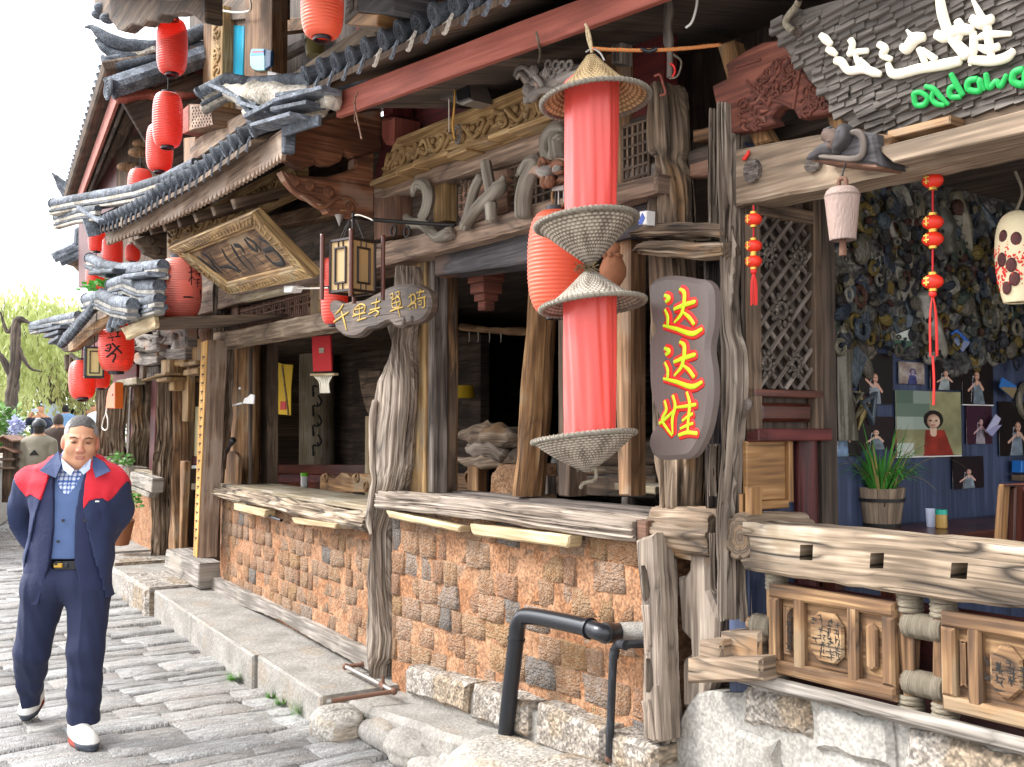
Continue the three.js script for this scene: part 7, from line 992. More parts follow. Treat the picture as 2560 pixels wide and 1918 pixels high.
{// photographs on the cafe side wall
const q=rng(91),pic=(kind,bg,skin,cloth,hair)=>{// a small print: a figure seen in stage light, in broad shapes
const W=96,H=128,sd=q()*50,fx=.45 +q()*.15,fy=.42 +q()*.08,s=kind==='bust'?1.7 :1.35,lean=(q() - .5)*.3,arm=q()<.5?1 : -1;
const seg=(x,y,a,b,c,e,r)=>{const t=clamp(((x - a)*(c - a) +(y - b)*(e - b))/ ((c - a)**2 +(e - b)**2),0,1);return Math.hypot(x - a - (c - a)*t,y - b - (e - b)*t)<r;};
return texture(W,H,(x,y)=>{const px=x,py=1 - y;const B=hexa(bg),n=.5 +.5*wrapped(x,y,5,5,sd,3);let c=kind==='bust'?mix3(hexa(0x6a6a4a),hexa(0xb8b48a),n):mix3(B,hexa(0x3a1a1c),clamp(n*.8 - .2,0,1));
if (kind==='bust'){const gx=Math.floor(x*4),gy=Math.floor(py*5);if (gx<2&&H3(gx,gy,3)>.4)c=mix3(hexa(0xc9d0c8),hexa(0x566a5c),H3(gx,gy,9));}
const hx=(px - fx)/ (.075*s),hy=(py - fy)/ (.07*s);const torso=py>fy +.08*s&&Math.abs(px - fx - lean*(py - fy))<.07*s +(py - fy)*.16*s*.8;
if (Math.hypot(hx*.85,(hy +.2)*.82)<1.02||(kind !=='bust'&&hx>.2&&hx<1.2&&hy>0&&hy<2.4))c=hexa(hair);
if (torso)c=mix3(hexa(cloth),[0,0,0],.35*(.5 +.5*n3(px*9 +sd,py*9)));
if (kind !=='bust'&&(seg(px,py,fx +.08,fy +.14,fx +.2,fy +.26,.03)||seg(px,py,fx +.2,fy +.26,fx +.06,fy +.12,.026)||seg(px,py,fx - .08,fy +.16,fx - .08 - .2,fy +.16 - .13*arm,.025)))c=hexa(skin);
if (seg(px,py,fx,fy +.04*s,fx,fy +.11*s,.03*s))c=hexa(skin);if (Math.hypot(hx,hy*.85)<.8){c=mix3(hexa(skin),hexa(0x6a4030),clamp(Math.hypot(hx - .3,hy) - .5,0,.6));if (Math.abs(Math.abs(hx) - .34)<.16&&Math.abs(hy +.08)<.07)c=hexa(0x2a1a16);if (Math.abs(hx)<.26&&Math.abs(hy - .48)<.06)c=hexa(0xa04a44);if (Math.abs(hx - .06)<.05&&hy>0&&hy<.25)c=mix3(c,hexa(0x7a4a3a),.4);}
if (kind==='stage'&&(seg(px,py,fx - .13,fy +.03,fx - .2,fy +.5,.008)||Math.hypot(px - fx +.12,py - fy - .02)<.022))c=hexa(0xb8b8c0);
return c;});
};
const shots=[[[322,328,575,335,570,735,318,725],'stage',0x0b0809,0xd0a08a,0x98a4ac,0x120c0c,'tall photograph of a singer with a microphone, left of the small blue print'],[[632,398,828,405,808,575,632,568],'pale',0xb8b0a4,0xa098b0,0x4a4f8a,0x28285a,'small faded blue photograph between two dark concert photographs'],[[888,375,1120,388,1115,625,882,600],'stage',0x0c0a0b,0xd8b098,0xa8b4b4,0x100c0c,'wide dark photograph of a singer right of the red cord'],[[1148,335,1372,338,1368,738,1138,728],'stage',0x0a0708,0xd8a890,0x8fa0ac,0x140c0c,'tall photograph with raised elbows, uppermost on the right'],[[75,722,320,735,298,1150,62,1148],'stage',0x140c10,0xd8a898,0x7f98b8,0x0e0a0c,'photograph in pale blue clothes, lowest at the left edge of the wall'],[[330,832,585,852,578,1095,318,1088],'stage',0x140a0e,0xd8b098,0x8a98a4,0x100a0a,'photograph of a singer with one arm stretched out, above the plant'],[[632,622,1118,648,1105,1140,612,1128],'bust',0x8a8a6a,0xd8b8a0,0xa8382a,0x1a1412,'largest photograph, half figure in a red shirt in the middle of the wall'],[[1182,752,1365,750,1345,1050,1172,1045],'stage',0x3a1c30,0xc8a0a0,0xa8a0a8,0x20141c,'faded purplish photograph half under a slip of white paper'],[[1425,735,1700,720,1700,1140,1438,1136],'stage',0x0c0a0c,0xd0a890,0x8a9aa8,0x120c0e,'dark photograph with a raised arm, cut by the right edge'],[[1065,1155,1300,1160,1290,1400,1062,1400],'stage',0x120c14,0xd0a898,0x9aa8b4,0x120c10,'lowest small photograph with both arms raised, above the cups']];
for (const [pts,kind,bg,skin,cl,hair,label]of shots){const v=tr(FC,V.t,.012,...pts),xs=v.map((p)=>p[0]),ys=v.map((p)=>p[1]),u0=Math.min(...xs),u1=Math.max(...xs),y0=Math.min(...ys),y1=Math.max(...ys),t=thing('photograph',label,'photograph',FC,[(u0 +u1)/ 2,y0,.0],'photographs pinned on the cafe side wall');const g=new THREE.BoxGeometry(u1 - u0,y1 - y0,.006).translate((u0 +u1)/ 2,(y0 +y1)/ 2,-.008);add('print',g,std({map:pic(kind,bg,skin,cl,hair),roughness:.35}),t);if (/half figure|uppermost/.test(label))add('white_edge',box(u0,u1,y0 - .006,y0 - .001,-.012,-.004,{bevel:.001}),M.white,t);}
const card=(label,pts,cols)=>{const v=tr(FC,V.t,.03,...pts),c=v.reduce((a,p)=>[a[0] +p[0]/ v.length,a[1] +p[1]/ v.length],[0,0]),t=thing('postcard',label,'postcard',FC,[c[0],c[1],.02],'cards stuck on the cafe side wall');const m=(s)=>v.map((p)=>[lerp(c[0],p[0],s),lerp(c[1],p[1],s)]);add('card',board(m(1),.02,.026,{bevel:.001}),flat(cols[0],.5),t);const h=v.map(([x,y])=>[x,Math.min(y,c[1])]);add('printed_ground',board(h,.0265,.0285,{bevel:.0005}),flat(cols[1],.5),t);};
card('white and green landscape card tilted on the collage',[548,190,700,135,715,260,580,320],[0xc9d2c8,0x3f5c4a]);card('bright blue landscape card tilted on the collage by the red cord',[1020,170,1070,135,1175,240,1110,320],[0x2f62b8,0x7f8aa8]);card('blue sky card with tan ground at the right of the wall',[1405,600,1430,520,1545,590,1510,690],[0x2d6fb8,0x8a7a5a]);card('slip of white paper sticking out over the purplish photograph',[1300,950,1380,815,1420,850,1345,990],[0xb9b9d8,0x9a9ac0]);card('small striped pink card at the corner post of the cafe',[0,655,60,650,55,825,2,820],[0x8a4a58,0xb0a0a8]);
}
{// counter table along the side wall with plant, cups and a chair
const Y=1.205,t=thing('counter_table','long dark varnished table along the blue wall behind the pierced rail','table',FA,[2.9,.45,-1.2]);add('tabletop',box(2.72,3.07,Y - .04,Y,-2.5,-.34,{grain:'d'}),M.varnish,t);add('apron',box(2.74,3.05,Y - .13,Y - .04,-2.46,-.36,{grain:'d'}),M.varnish,t);for (const [u,d]of [[2.77,-.42],[3.02,-.42],[2.77,-2.4],[3.02,-2.4]])add('leg',box(u - .03,u +.03,.45,Y - .13,d - .03,d +.03,{grain:'y'}),M.varnish,t);
const h=FA.hitY(...V.c4(1298,1070),Y),k= -FA.w(...h).z / FOCAL / 2.572,p=thing('potted_grass','spiky green potted grass in a wooden bucket on the dark table','potted plant',FA,h);
const n=14,hgt=245*k;for (let i=0;i<n;i++){const a=i / n*2*Math.PI,w=2*Math.PI / n*.5,r0=112*k,r1=148*k,pos=[],P=(an,r,y)=>[h[0] +Math.cos(an)*r,h[1] +y,h[2] +Math.sin(an)*r];const jit=rr(-.004,.004);const v=[P(a - w*.96,r0,0),P(a +w*.96,r0,0),P(a +w*.96,r1,hgt +jit),P(a - w*.96,r1,hgt +jit),P(a - w*.96,r0 - .012,0),P(a +w*.96,r0 - .012,0),P(a +w*.96,r1 - .012,hgt +jit),P(a - w*.96,r1 - .012,hgt +jit)];const g=new THREE.BufferGeometry();g.setAttribute('position',new THREE.Float32BufferAttribute(v.flat(),3));g.setIndex([0,3,2,0,2,1,4,5,6,4,6,7,3,7,6,3,6,2,0,4,7,0,7,3,1,2,6,1,6,5]);const e=grainUV(g,'y');e.computeVertexNormals();add('bucket_stave',e,M.beamPale,p);}
for (const [y,r]of [[hgt*.7,141],[.008,114]])add('iron_hoop',new THREE.CylinderGeometry(r*k +.003,r*k +.001,.014,32,1,true).translate(h[0],h[1] +y,h[2]),std({color:0x24211f,roughness:.5,side:THREE.DoubleSide}),p);add('soil',new THREE.CircleGeometry(138*k,24).rotateX(-Math.PI / 2).translate(h[0],h[1] +hgt*.9,h[2]),M.clay,p);for (const s of [-1,1])add('ring_handle',new THREE.TorusGeometry(.014,.0025,5,14).translate(h[0] +s*.075*.58,h[1] +hgt*.62,h[2] +s*.06 +.0),M.iron,p);
const leaf=(green)=>{const o=[],q=rng(green?5 :6);for (let i=0;i<(green?130 :26);i++){const a=q()*6.28,L=(.14 +.17*q())*(green?1 :1.15),out=(.25 +.75*q())*(green?1 :1.2),r0=.05*q(),pos=[],idx=[],N=9;for (let j=0;j<=N;j++){const s=j / N,rad=r0 +out*L*(s*.9),y=h[1] +hgt*.9 +L*1.25*(s - out*.85*s*s),w=.0042*(1 - s*s) +.0006,x=h[0] +Math.cos(a)*rad,z=h[2] +Math.sin(a)*rad;pos.push(x - Math.sin(a)*w,y,z +Math.cos(a)*w,x,y - w*.5,z,x +Math.sin(a)*w,y,z - Math.cos(a)*w);if (j){const b=j*3;idx.push(b - 3,b,b - 2,b - 2,b,b +1,b - 2,b +1,b - 1,b - 1,b +1,b +2);}}const g=new THREE.BufferGeometry();g.setIndex(idx);g.setAttribute('position',new THREE.Float32BufferAttribute(pos,3));g.computeVertexNormals();o.push(g);}return merge(o);};
const lm=(c)=>new THREE.MeshPhysicalMaterial({color:c,roughness:.5,transmission:.25,thickness:0,side:THREE.DoubleSide});add('green_blades',leaf(true),lm(0x4e9a3c),p,{kind:'stuff'});add('dry_blades',leaf(false),lm(0xa89a5c),p,{kind:'stuff'});
const cup=FA.hitY(...V.c4(1613,1074),Y),k2= -FA.w(...cup).z / FOCAL / 2.572,c=thing('plastic_cup','white ribbed plastic cup on the dark table','cup',FA,cup);add('cup_body',new THREE.LatheGeometry([[1,0],[25,0],[28,60],[29,62],[29,78],[31,80],[31,112],[33,116],[30,116],[27,60],[24,4],[1,4]].map(([a,b])=>new THREE.Vector2(a*k2,b*k2)),28).translate(...cup),flat(0xcfd6ee,.5),c);
const jar=FA.hitY(...V.c4(1682,1084),Y),j=thing('spice_jar','small amber jar with a teal lid beside the white cup','jar',FA,jar);add('jar_body',new THREE.LatheGeometry([[1,0],[32,0],[36,8],[36,85],[32,92],[1,92]].map(([a,b])=>new THREE.Vector2(a*k2,b*k2)),26).translate(...jar),flat(0xb08c4a,.3),j);add('lid',new THREE.CylinderGeometry(36*k2,37*k2,30*k2,26).translate(jar[0],jar[1] +104*k2,jar[2]),flat(0x1fa08c,.35),j);
const ch=thing('wooden_chair','dark wooden chair with worn orange edged back posts at the right edge','chair',FA,[3.4,.45,-.5]),bx=(n,m,d,pts)=>add(n,board(tr(FA,V.c4,d,...pts),d - .05,d,{grain:'y',bevel:.006}),m,ch);bx('back_post',M.honey,-.35,[2005,1260,2050,1260,2075,800,2045,800,2038,830]);bx('back_post',M.varnish,-.4,[2095,1260,2150,1260,2160,815,2115,815]);bx('top_rail',M.varnish,-.36,[2075,815,2400,805,2400,780,2070,798]);bx('back_slat',M.varnish,-.42,[2160,1260,2400,1270,2400,1240,2160,1230]);bx('back_board',M.maroon,-.46,[2165,1230,2400,1240,2400,815,2175,820]);
const bl=thing('blue_box','bright blue edge of a box on the wall at the right edge','box',FC,[...FC.hit(...V.t(1590,1230),.05).slice(0,2),.05]);add('panel',board(tr(FC,V.t,.05,1575,1280,1720,1280,1720,1185,1578,1185),0,.05),flat(0x1c6fc0,.4),bl);add('lower_panel',board(tr(FC,V.t,.05,1575,1345,1720,1345,1720,1300,1575,1300),0,.05),M.dark,bl);
}
{// dragon heads, flood light, hanging pot, carved red board
const P=(v,x,y,d)=>{const h=FA.hit(...v(x,y),d);return [h[0],h[1],d];},L=(v,d,...p)=>{const o=[];for (let i=0;i<p.length;i +=3){const h=FA.hit(...v(p[i],p[i +1]),d);o.push([h[0],h[1],d,p[i +2]]);}return limb(o,{n:24,k:9,noise:.08});};
let t=thing('dragon_carving','grey carved dragon head with open jaws, upper one behind the straw hat','carving',FA,P(V.a3,500,650,.3));M.dragon=M.carvedGrey;
add('skull',board(tr(FA,V.a3,.33,275,560,300,515,370,490,430,485,470,510,510,480,600,480,700,490,900,500,900,700,560,720,560,690,500,690,450,660,380,670,300,660,270,620),.2,.33,{bevel:.035}),M.dragon,t);add('lower_jaw',merge([L(V.a3,.28,375,790,.016,420,760,.024,470,710,.022,560,700,.024,640,730,.03),L(V.a3,.28,365,770,.014,372,805,.016)]),M.dragon,t);add('ball',new THREE.SphereGeometry(.034,16,12).translate(...P(V.a3,395,710,.28)),M.dragon,t);add('tooth',L(V.a3,.32,455,660,.014,445,700,.004),M.dragon,t);for (const [x,y,r]of [[425,560,26],[528,570,22]])add('eye',new THREE.SphereGeometry(r*.0011,14,10).scale(1,1,.6).translate(...P(V.a3,x,y,.34)),M.dragon,t);add('mane_curl',merge([[540,510],[600,515],[650,520],[705,515],[570,575]].map(([x,y])=>new THREE.TorusGeometry(.017,.007,6,14).translate(...P(V.a3,x,y,.335)))),M.dragon,t);add('scroll',merge([L(V.a3,.335,275,600,.01,300,545,.012,350,530,.012,400,570,.012,470,640,.012,490,680,.01),L(V.a3,.335,290,620,.008,320,580,.01,350,610,.01,380,640,.008)]),M.dragon,t);
t=thing('beaked_carving','red brown carved bird dragon head with a long beak, carrying the big lantern','carving',FA,P(V.z,900,1080,.25));add('skull',board(tr(FA,V.z,.27,735,960,760,940,800,970,880,930,1000,930,1100,950,1100,1230,960,1240,900,1255,860,1230,900,1180,950,1160,930,1120,860,1100,800,1060,740,1040),.13,.27,{bevel:.025}),M.bracket,t);add('beak',L(V.z,.26,620,1105,.004,700,1070,.02,790,1080,.03,880,1110,.032),M.carvedGrey,t);add('lower_beak',L(V.z,.25,700,1120,.006,800,1150,.016,900,1180,.02),M.bracket,t);add('curl',merge([[795,1200],[850,1195]].map(([x,y])=>new THREE.SphereGeometry(.026,14,10).scale(1,1.1,.8).translate(...P(V.z,x,y,.28)))),M.bracket,t);add('eye',new THREE.SphereGeometry(.022,14,10).scale(1.3,.9,.6).translate(...P(V.z,925,1055,.28)),M.dragon,t);add('brow',merge([L(V.z,.28,870,1030,.01,930,990,.014,1000,1000,.012),L(V.z,.28,880,1080,.008,930,1100,.01,990,1085,.008),L(V.z,.28,740,1030,.012,760,960,.014,800,990,.012)]),M.bracket,t);
const rg=thing('lantern_ring','bent cane ring and wires holding the big pale orange lantern','ring',FA,P(V.z,950,1340,.25));add('cane_ring',new THREE.TorusGeometry(.052,.006,8,30).translate(...P(V.z,960,1340,.25)),M.orange,rg);add('peg',bar(P(V.z,890,1275,.25),P(V.z,1020,1265,.25),.02,.02),M.carvedGrey,rg);add('wire',merge([tube([P(V.z,945,1280,.25),P(V.z,945,1470,.25)],.003,4,5),tube([P(V.z,1000,1280,.25),P(V.z,1000,1420,.25)],.003,4,5)]),M.steel,rg);
t=thing('flood_light','grey square flood light fixed under the tavern eave','flood light',FA,P(V.a2,1700,700,.2));add('housing',board(tr(FA,V.a2,.25,1620,720,1600,650,1640,590,1770,600,1830,790,1740,830,1690,810),.12,.25,{bevel:.01}),M.steel,t);add('glass',board(tr(FA,V.a2,.258,1690,690,1790,640,1815,770,1720,805),.25,.258,{bevel:.002}),M.blackPlastic,t);for (let i=0;i<9;i++)add('cooling_fin',board(tr(FA,V.a2,.27,1582 +i*13,735 - i*4,1588 +i*13,735 - i*4,1590 +i*13,785 - i*4,1584 +i*13,787 - i*4),.15,.27,{bevel:.001}),M.steel,t);add('lead',tube([P(V.a2,1660,640,.27),P(V.a2,1695,720,.28),P(V.a2,1690,860,.28),P(V.a2,1680,1000,.2),P(V.a2,1695,1100,.15)],.005,24,5),std({color:0xd0a04a,roughness:.6}),t);add('lead',tube([P(V.a2,1650,780,.26),P(V.a2,1650,900,.24),P(V.a2,1650,1040,.18)],.003,10,5),M.wire,t);
t=thing('gourd_pot','brown clay gourd shaped pot hanging behind the straw hats','pot',FA,P(V.b3,1050,700,.15));{const c=P(V.b3,1050,720,.15),k= -FA.w(...c).z / FOCAL / 3.16;add('pot_body',new THREE.LatheGeometry([[2,-125],[60,-115],[105,-40],[108,20],[80,90],[50,120],[48,140],[58,155],[62,190],[40,225],[2,232]].map(([a,b])=>new THREE.Vector2(a*k,b*k)),30).translate(...c),M.clay,t);add('clay_rosette',merge([0,1,2,3,4,5].map((i)=>{const a=i*1.05;return new THREE.SphereGeometry(22*k,10,8).translate(c[0] +Math.cos(a)*62*k,c[1] +118*k,c[2] +Math.sin(a)*62*k);})),M.clay,t);}
t=thing('blue_white_carton','scrap of blue and white wrapping on the driftwood rail','carton',FA,P(V.b3,1280,300,.1));add('carton',board(tr(FA,V.b3,.1,1248,352,1312,352,1316,240,1258,248),.05,.1),M.white,t);add('blue_print',board(tr(FA,V.b3,.103,1250,350,1275,352,1300,300,1280,260,1262,300),.098,.103,{bevel:.0005}),flat(0x2a50a8,.5),t);
t=thing('carved_red_board','red brown carved board with scrollwork propped beside the hewn sign','carving',FA,P(V.a4,200,700,.0));const q=(v,...xy)=>xy.map((c,i)=>i % 2?0 :V.a4&&v(c,xy[i +1])).filter(Boolean).flat();
const O=[[V.a3,1830,680],[V.a3,1960,612],[V.a3,1935,510],[V.a3,2100,395],[V.a4,150,330],[V.a4,330,310],[V.a4,400,400],[V.a4,440,540],[V.a4,560,690],[V.a4,640,770],[V.a4,705,865],[V.a4,640,900],[V.a4,430,935],[V.a4,392,870],[V.a4,330,828],[V.a4,265,850],[V.a4,212,915],[V.a4,245,975],[V.a4,20,1032],[V.a3,1930,1060],[V.a3,1875,900]].map(([v,x,y])=>{const h=FA.hit(...v(x,y),.02);return [h[0],h[1]];});
add('board',board(O,-.04,.02,{bevel:.006}),M.carvedRed,t);const rel=(n,box4,s)=>{const q2=rng(s),o=[];for (let i=0;i<n;i++){const x=lerp(box4[0],box4[2],q2()),y=lerp(box4[1],box4[3],q2()),h=P(V.a4,x,y,.022),r=.012 +.012*q2(),a=q2()*6.28;o.push(q2()<.6?plain(new THREE.TorusGeometry(r,.0055,5,14,4.8).rotateZ(a).translate(...h)):limb([[h[0],h[1],.022,.003],[h[0] +Math.cos(a)*.02,h[1] +Math.sin(a)*.02,.026,.008],[h[0] +Math.cos(a +.5)*.04,h[1] +Math.sin(a +.5)*.04,.022,.003]],{n:7,k:6}).toNonIndexed());}return o;};
add('scroll_carving',merge([...rel(22,[-40,760,200,980],3),...rel(30,[120,480,400,700],4),...rel(16,[440,700,640,880],8),...rel(8,[60,700,330,790],9)]),M.carvedRed,t);add('rim',merge([L(V.a4,.022,20,640,.006,120,760,.006,300,810,.007,380,850,.006),L(V.a4,.022,440,560,.006,390,860,.006),L(V.a4,.022,-60,530,.006,130,470,.006)]),M.carvedRed,t);
t=thing('twig_hanger','dry grey twig hanging from the dark eave with loose wires','twig',FA,P(V.a3,1490,300,.2));add('twig',L(V.a3,.2,1490,-20,.016,1492,100,.02,1485,200,.016,1490,330,.02,1500,420,.012,1500,610,.012),M.dusky,t);add('wire',merge([tube([P(V.a3,1480,500,.2),P(V.a3,1530,520,.21),P(V.a3,1540,570,.2),P(V.a3,1520,610,.2)],.004,14,5)]),M.redPaint,t);add('wire',tube([P(V.a3,1530,430,.2),P(V.a3,1590,490,.2),P(V.a3,1560,600,.2),P(V.a3,1500,620,.2)],.004,16,5),M.rope,t);
t=thing('white_cable','loose white cable end hanging from the dark eave','cable',FA,P(V.a3,1710,10,.2));add('cable',tube([P(V.a3,1718,-30,.2),P(V.a3,1708,60,.2),P(V.a3,1670,180,.2),P(V.a3,1628,218,.2)],.005,16,5),M.white,t);
t=thing('red_string','pink string hanging in the shade near the driftwood post top','string',FA,P(V.a3,1400,600,.1));add('string',tube([P(V.a3,1380,600,.1),P(V.a3,1420,590,.1),P(V.a3,1445,660,.1),P(V.a3,1465,740,.1),P(V.a3,1425,755,.1)],.005,20,5),M.fascia,t);
t=thing('eave_wire','dark wire dangling from the red fascia over the bracket','wire',FA,P(V.a2,920,720,.72));add('wire',merge([tube([P(V.a2,925,730,.72),P(V.a2,905,800,.73),P(V.a2,915,880,.73),P(V.a2,940,1000,.73),P(V.a2,962,1100,.73)],.0045,20,5),tube([P(V.a2,915,890,.73),P(V.a2,905,940,.73),P(V.a2,918,970,.73)],.004,10,5)]),M.redbrown,t);
t=thing('dragon_wire','pale wire from the red fascia down to the dragon head','wire',FA,P(V.a3,460,330,.5));add('wire',tube([P(V.a3,445,250,.52),P(V.a3,462,330,.5),P(V.a3,475,420,.42),P(V.a3,463,495,.34)],.005,16,5),M.rope,t);
}
{// bamboo framed lamp on its arm, black glass lamp down the street, other small things along the fronts
const mk=(name,label,f,v,cx,cy,d,w,h,turn,light)=>{const c=f.hit(...v(cx,cy),d),p=f.w(...c),t=thing(name,label,'lamp',FW,[p.x,p.y,p.z]);const at=(g)=>g.rotateY(turn).translate(p.x,p.y,p.z),s=w / 2;return {t,at,s,h,p};};
let L=mk('bamboo_lamp','square bamboo framed lamp with glass panes, hung from an iron arm',FA,V.b2,890,690,.5,.165,.27,Math.PI / 4 +.1);
const dk=std({color:0x2c1d18,roughness:.35}),bam=std({color:0x5a3024,roughness:.35}),pane=new THREE.MeshPhysicalMaterial({color:0xc8a874,roughness:.6,transmission:.35,thickness:0,side:THREE.DoubleSide});
for (const [x,z]of [[1,1],[1,-1],[-1,1],[-1,-1]]){const r=L.s*1.3,g=new THREE.LatheGeometry([[.002,-.165],[.011,-.165],[.011,-.02],[.013,-.012],[.011,-.004],[.011,.15],[.012,.165],[.002,.166]].map(([a,b])=>new THREE.Vector2(a,b)),12).translate(x*r,0,z*r);add('bamboo_post',L.at(g),bam,L.t);for (const y of [.1,-.1])add('spacer',L.at(bar([x*L.s,y,z*L.s],[x*r,y,z*r],.006,.006)),M.iron,L.t);}
for (let i=0;i<4;i++){const R=(g)=>L.at(g.rotateY(i*Math.PI / 2)),s=L.s,b=(n,x0,x1,y0,y1,m,dz=0)=>add(n,R(box(x0,x1,y0,y1,s - .008 +dz,s +.004 +dz,{bevel:.002,grain:'y'})),m,L.t),H=L.h / 2;b('frame_bar',-s,s,H - .014,H,dk);b('frame_bar',-s,s,-H,-H +.014,dk);b('frame_bar',-s,-s +.012,-H,H,dk);b('frame_bar',s - .012,s,-H,H,dk);const q=s*.52,e=H*.68;b('inner_bar',-q,q,e - .009,e,dk,.001);b('inner_bar',-q,q,-e,-e +.009,dk,.001);b('inner_bar',-q,-q +.009,-e,e,dk,.001);b('inner_bar',q - .009,q,-e,e,dk,.001);for (const x of [-q*.4,q*.4])for (const sg of [1,-1])b('inner_bar',x - .002,x +.002,sg>0?e : -H,sg>0?H : -e,dk,-.001);add('pane',R(new THREE.BoxGeometry(2*s - .02,2*H - .02,.002).translate(0,0,s - .006)),pane,L.t);}
add('hanger',L.at(merge([tube([[-L.s,L.h / 2,0],[0,L.h / 2 +.12,0],[L.s,L.h / 2,0]],.003,12,5),tube([[0,L.h / 2,-L.s],[0,L.h / 2 +.12,0],[0,L.h / 2,L.s]],.003,12,5),new THREE.CylinderGeometry(.007,.007,.16,8).translate(0,L.h / 2 +.06,0)])),M.iron,L.t);
{const a=[[905,300],[1000,310],[1320,335],[1700,360]].map(([x,y],i)=>{const dd=lerp(.5,.02,i / 3),h=FA.hit(...V.b2(x,y),dd);return [h[0],h[1],dd];}),t=thing('lamp_arm','iron arm with spiral scroll carrying the bamboo lamp','bracket',FA,a[3]);add('arm',tube(a,.011,20,8),M.iron,t);for (const [x,y]of [[1215,400],[1320,410]]){const h=FA.hit(...V.b2(x,y),.15);add('scroll',new THREE.TorusGeometry(.028,.006,6,20).translate(h[0],h[1],.15),M.iron,t);}add('wire',tube([[880,320],[910,280],[1010,300],[1050,320]].map(([x,y])=>{const h=FA.hit(...V.b2(x,y),.46);return [h[0],h[1],.46];}),.004,16,5),M.wire,t);const b=thing('spot_bulb','small white reflector bulb fixed behind the bamboo lamp','bulb',FA,[...FA.hit(...V.b2(785,320),.3).slice(0,2),.3]),q=BASE.get(b);add('reflector',new THREE.ConeGeometry(.03,.07,16).rotateX(Math.PI).translate(q[0],q[1],q[2]),M.steel,b);add('lens',new THREE.CylinderGeometry(.032,.03,.01,16).translate(q[0],q[1] +.036,q[2]),M.white,b);add('clip',box(q[0],q[0] +.06,q[1] +.045,q[1] +.05,q[2] - .02,q[2] +.02),M.honey,b);}
L=mk('black_glass_lamp','black framed square lamp with yellowed glass, hanging under the lean-to roof',FB,V.b1,742,1443,.9,.145,.255,.45);
for (let i=0;i<4;i++){const R=(g)=>L.at(g.rotateY(i*Math.PI / 2)),s=L.s,H=L.h / 2,b=(n,x0,x1,y0,y1)=>add(n,R(box(x0,x1,y0,y1,s - .01,s +.005,{bevel:.002,grain:'y'})),M.blackCap,L.t);b('frame_bar',-s,s,H - .014,H +.002);b('frame_bar',-s,s,-H - .002,-H +.014);b('frame_bar',-s,-s +.012,-H,H);b('frame_bar',s - .012,s,-H,H);const q=s*.55,e=H*.74;b('inner_bar',-q,q,e - .008,e);b('inner_bar',-q,q,-e,-e +.008);b('inner_bar',-q,-q +.008,-e,e);b('inner_bar',q - .008,q,-e,e);add('pane',R(new THREE.BoxGeometry(2*s - .02,2*H - .02,.002).translate(0,0,s - .007)),new THREE.MeshPhysicalMaterial({color:0xe8dc9c,roughness:.6,transmission:.4,thickness:0,side:THREE.DoubleSide}),L.t);}
add('lamp_top',L.at(box(-L.s,L.s,L.h / 2 - .01,L.h / 2,-L.s,L.s)),M.blackCap,L.t);add('hanging_rod',L.at(tube([[0,L.h / 2,0],[0,L.h / 2 +.12,0],[.015,L.h / 2 +.3,0],[0,L.h / 2 +.42,0]],.005,12,6)),M.iron,L.t);
// orange telephone hood with its cord, speaker boxes, blue packet, red card, cup lantern
const F=(v,x,y,d)=>{const h=FB.hit(...v(x,y),d);return [h[0],h[1],d];},B=(t,n,m,d0,d1,v,pts,o={})=>add(n,board(tr(FB,v,d1,...pts),d0,d1,{bevel:.006,...o}),m,t);
let t=thing('telephone_hood','orange public telephone hood with a looped steel cord on a post','telephone hood',FB,F(V.r,230,500,.25));B(t,'hood',flat(0xd8641c,.45),.16,.25,V.r,[198,570,252,572,252,418,235,425,215,455,204,500]);B(t,'backing',M.dusky,.1,.16,V.r,[195,572,262,570,262,415,235,420]);{const b=F(V.r,238,490,.253);add('bolt',new THREE.SphereGeometry(.012,10,8).translate(...b),M.steel,t);add('cord',tube([[205,565],[200,600],[185,640],[178,680],[195,700],[212,680],[212,640],[204,600],[206,570]].map(([x,y])=>F(V.r,x,y,.2)),.008,50,6),M.wire,t);}
t=thing('perforated_box','tan perforated speaker box below the hanging red lanterns','speaker',FB,F(V.a1,1560,930,.4));B(t,'cabinet',M.brown,.1,.4,V.a1,[1490,1040,1690,990,1660,825,1490,820]);B(t,'perforated_face',M.beamGrey,.4,.41,V.a1,[1500,1030,1680,985,1652,832,1500,828]);{const o=[];for (let i=0;i<7;i++)for (let j=0;j<7;j++){const p=F(V.a1,1520 +i*22 +(j % 2)*8,852 +j*24 - i*2,.412);o.push(new THREE.CylinderGeometry(.008,.008,.006,8).rotateX(Math.PI / 2).translate(...p));}add('sound_hole',merge(o),M.black,t,{kind:'stuff'});}B(t,'red_side',M.fascia,.12,.39,V.a1,[1440,1060,1488,1040,1488,822,1445,860]);
t=thing('grey_speaker','dark grey speaker box at the top edge beside the orange red lantern','speaker',FB,F(V.a2,1050,50,.7));B(t,'cabinet',M.charred,.5,.7,V.a2,[930,90,1215,112,1225,-80,935,-80]);B(t,'side',M.dusky,.5,.69,V.a2,[822,188,928,92,930,-80,850,-80]);B(t,'side_opening',M.black,.69,.695,V.a2,[860,110,890,60,890,-60,868,-60],{bevel:.001});B(t,'underside',M.honey,.5,.68,V.a2,[825,192,1080,205,1090,108,928,94]);
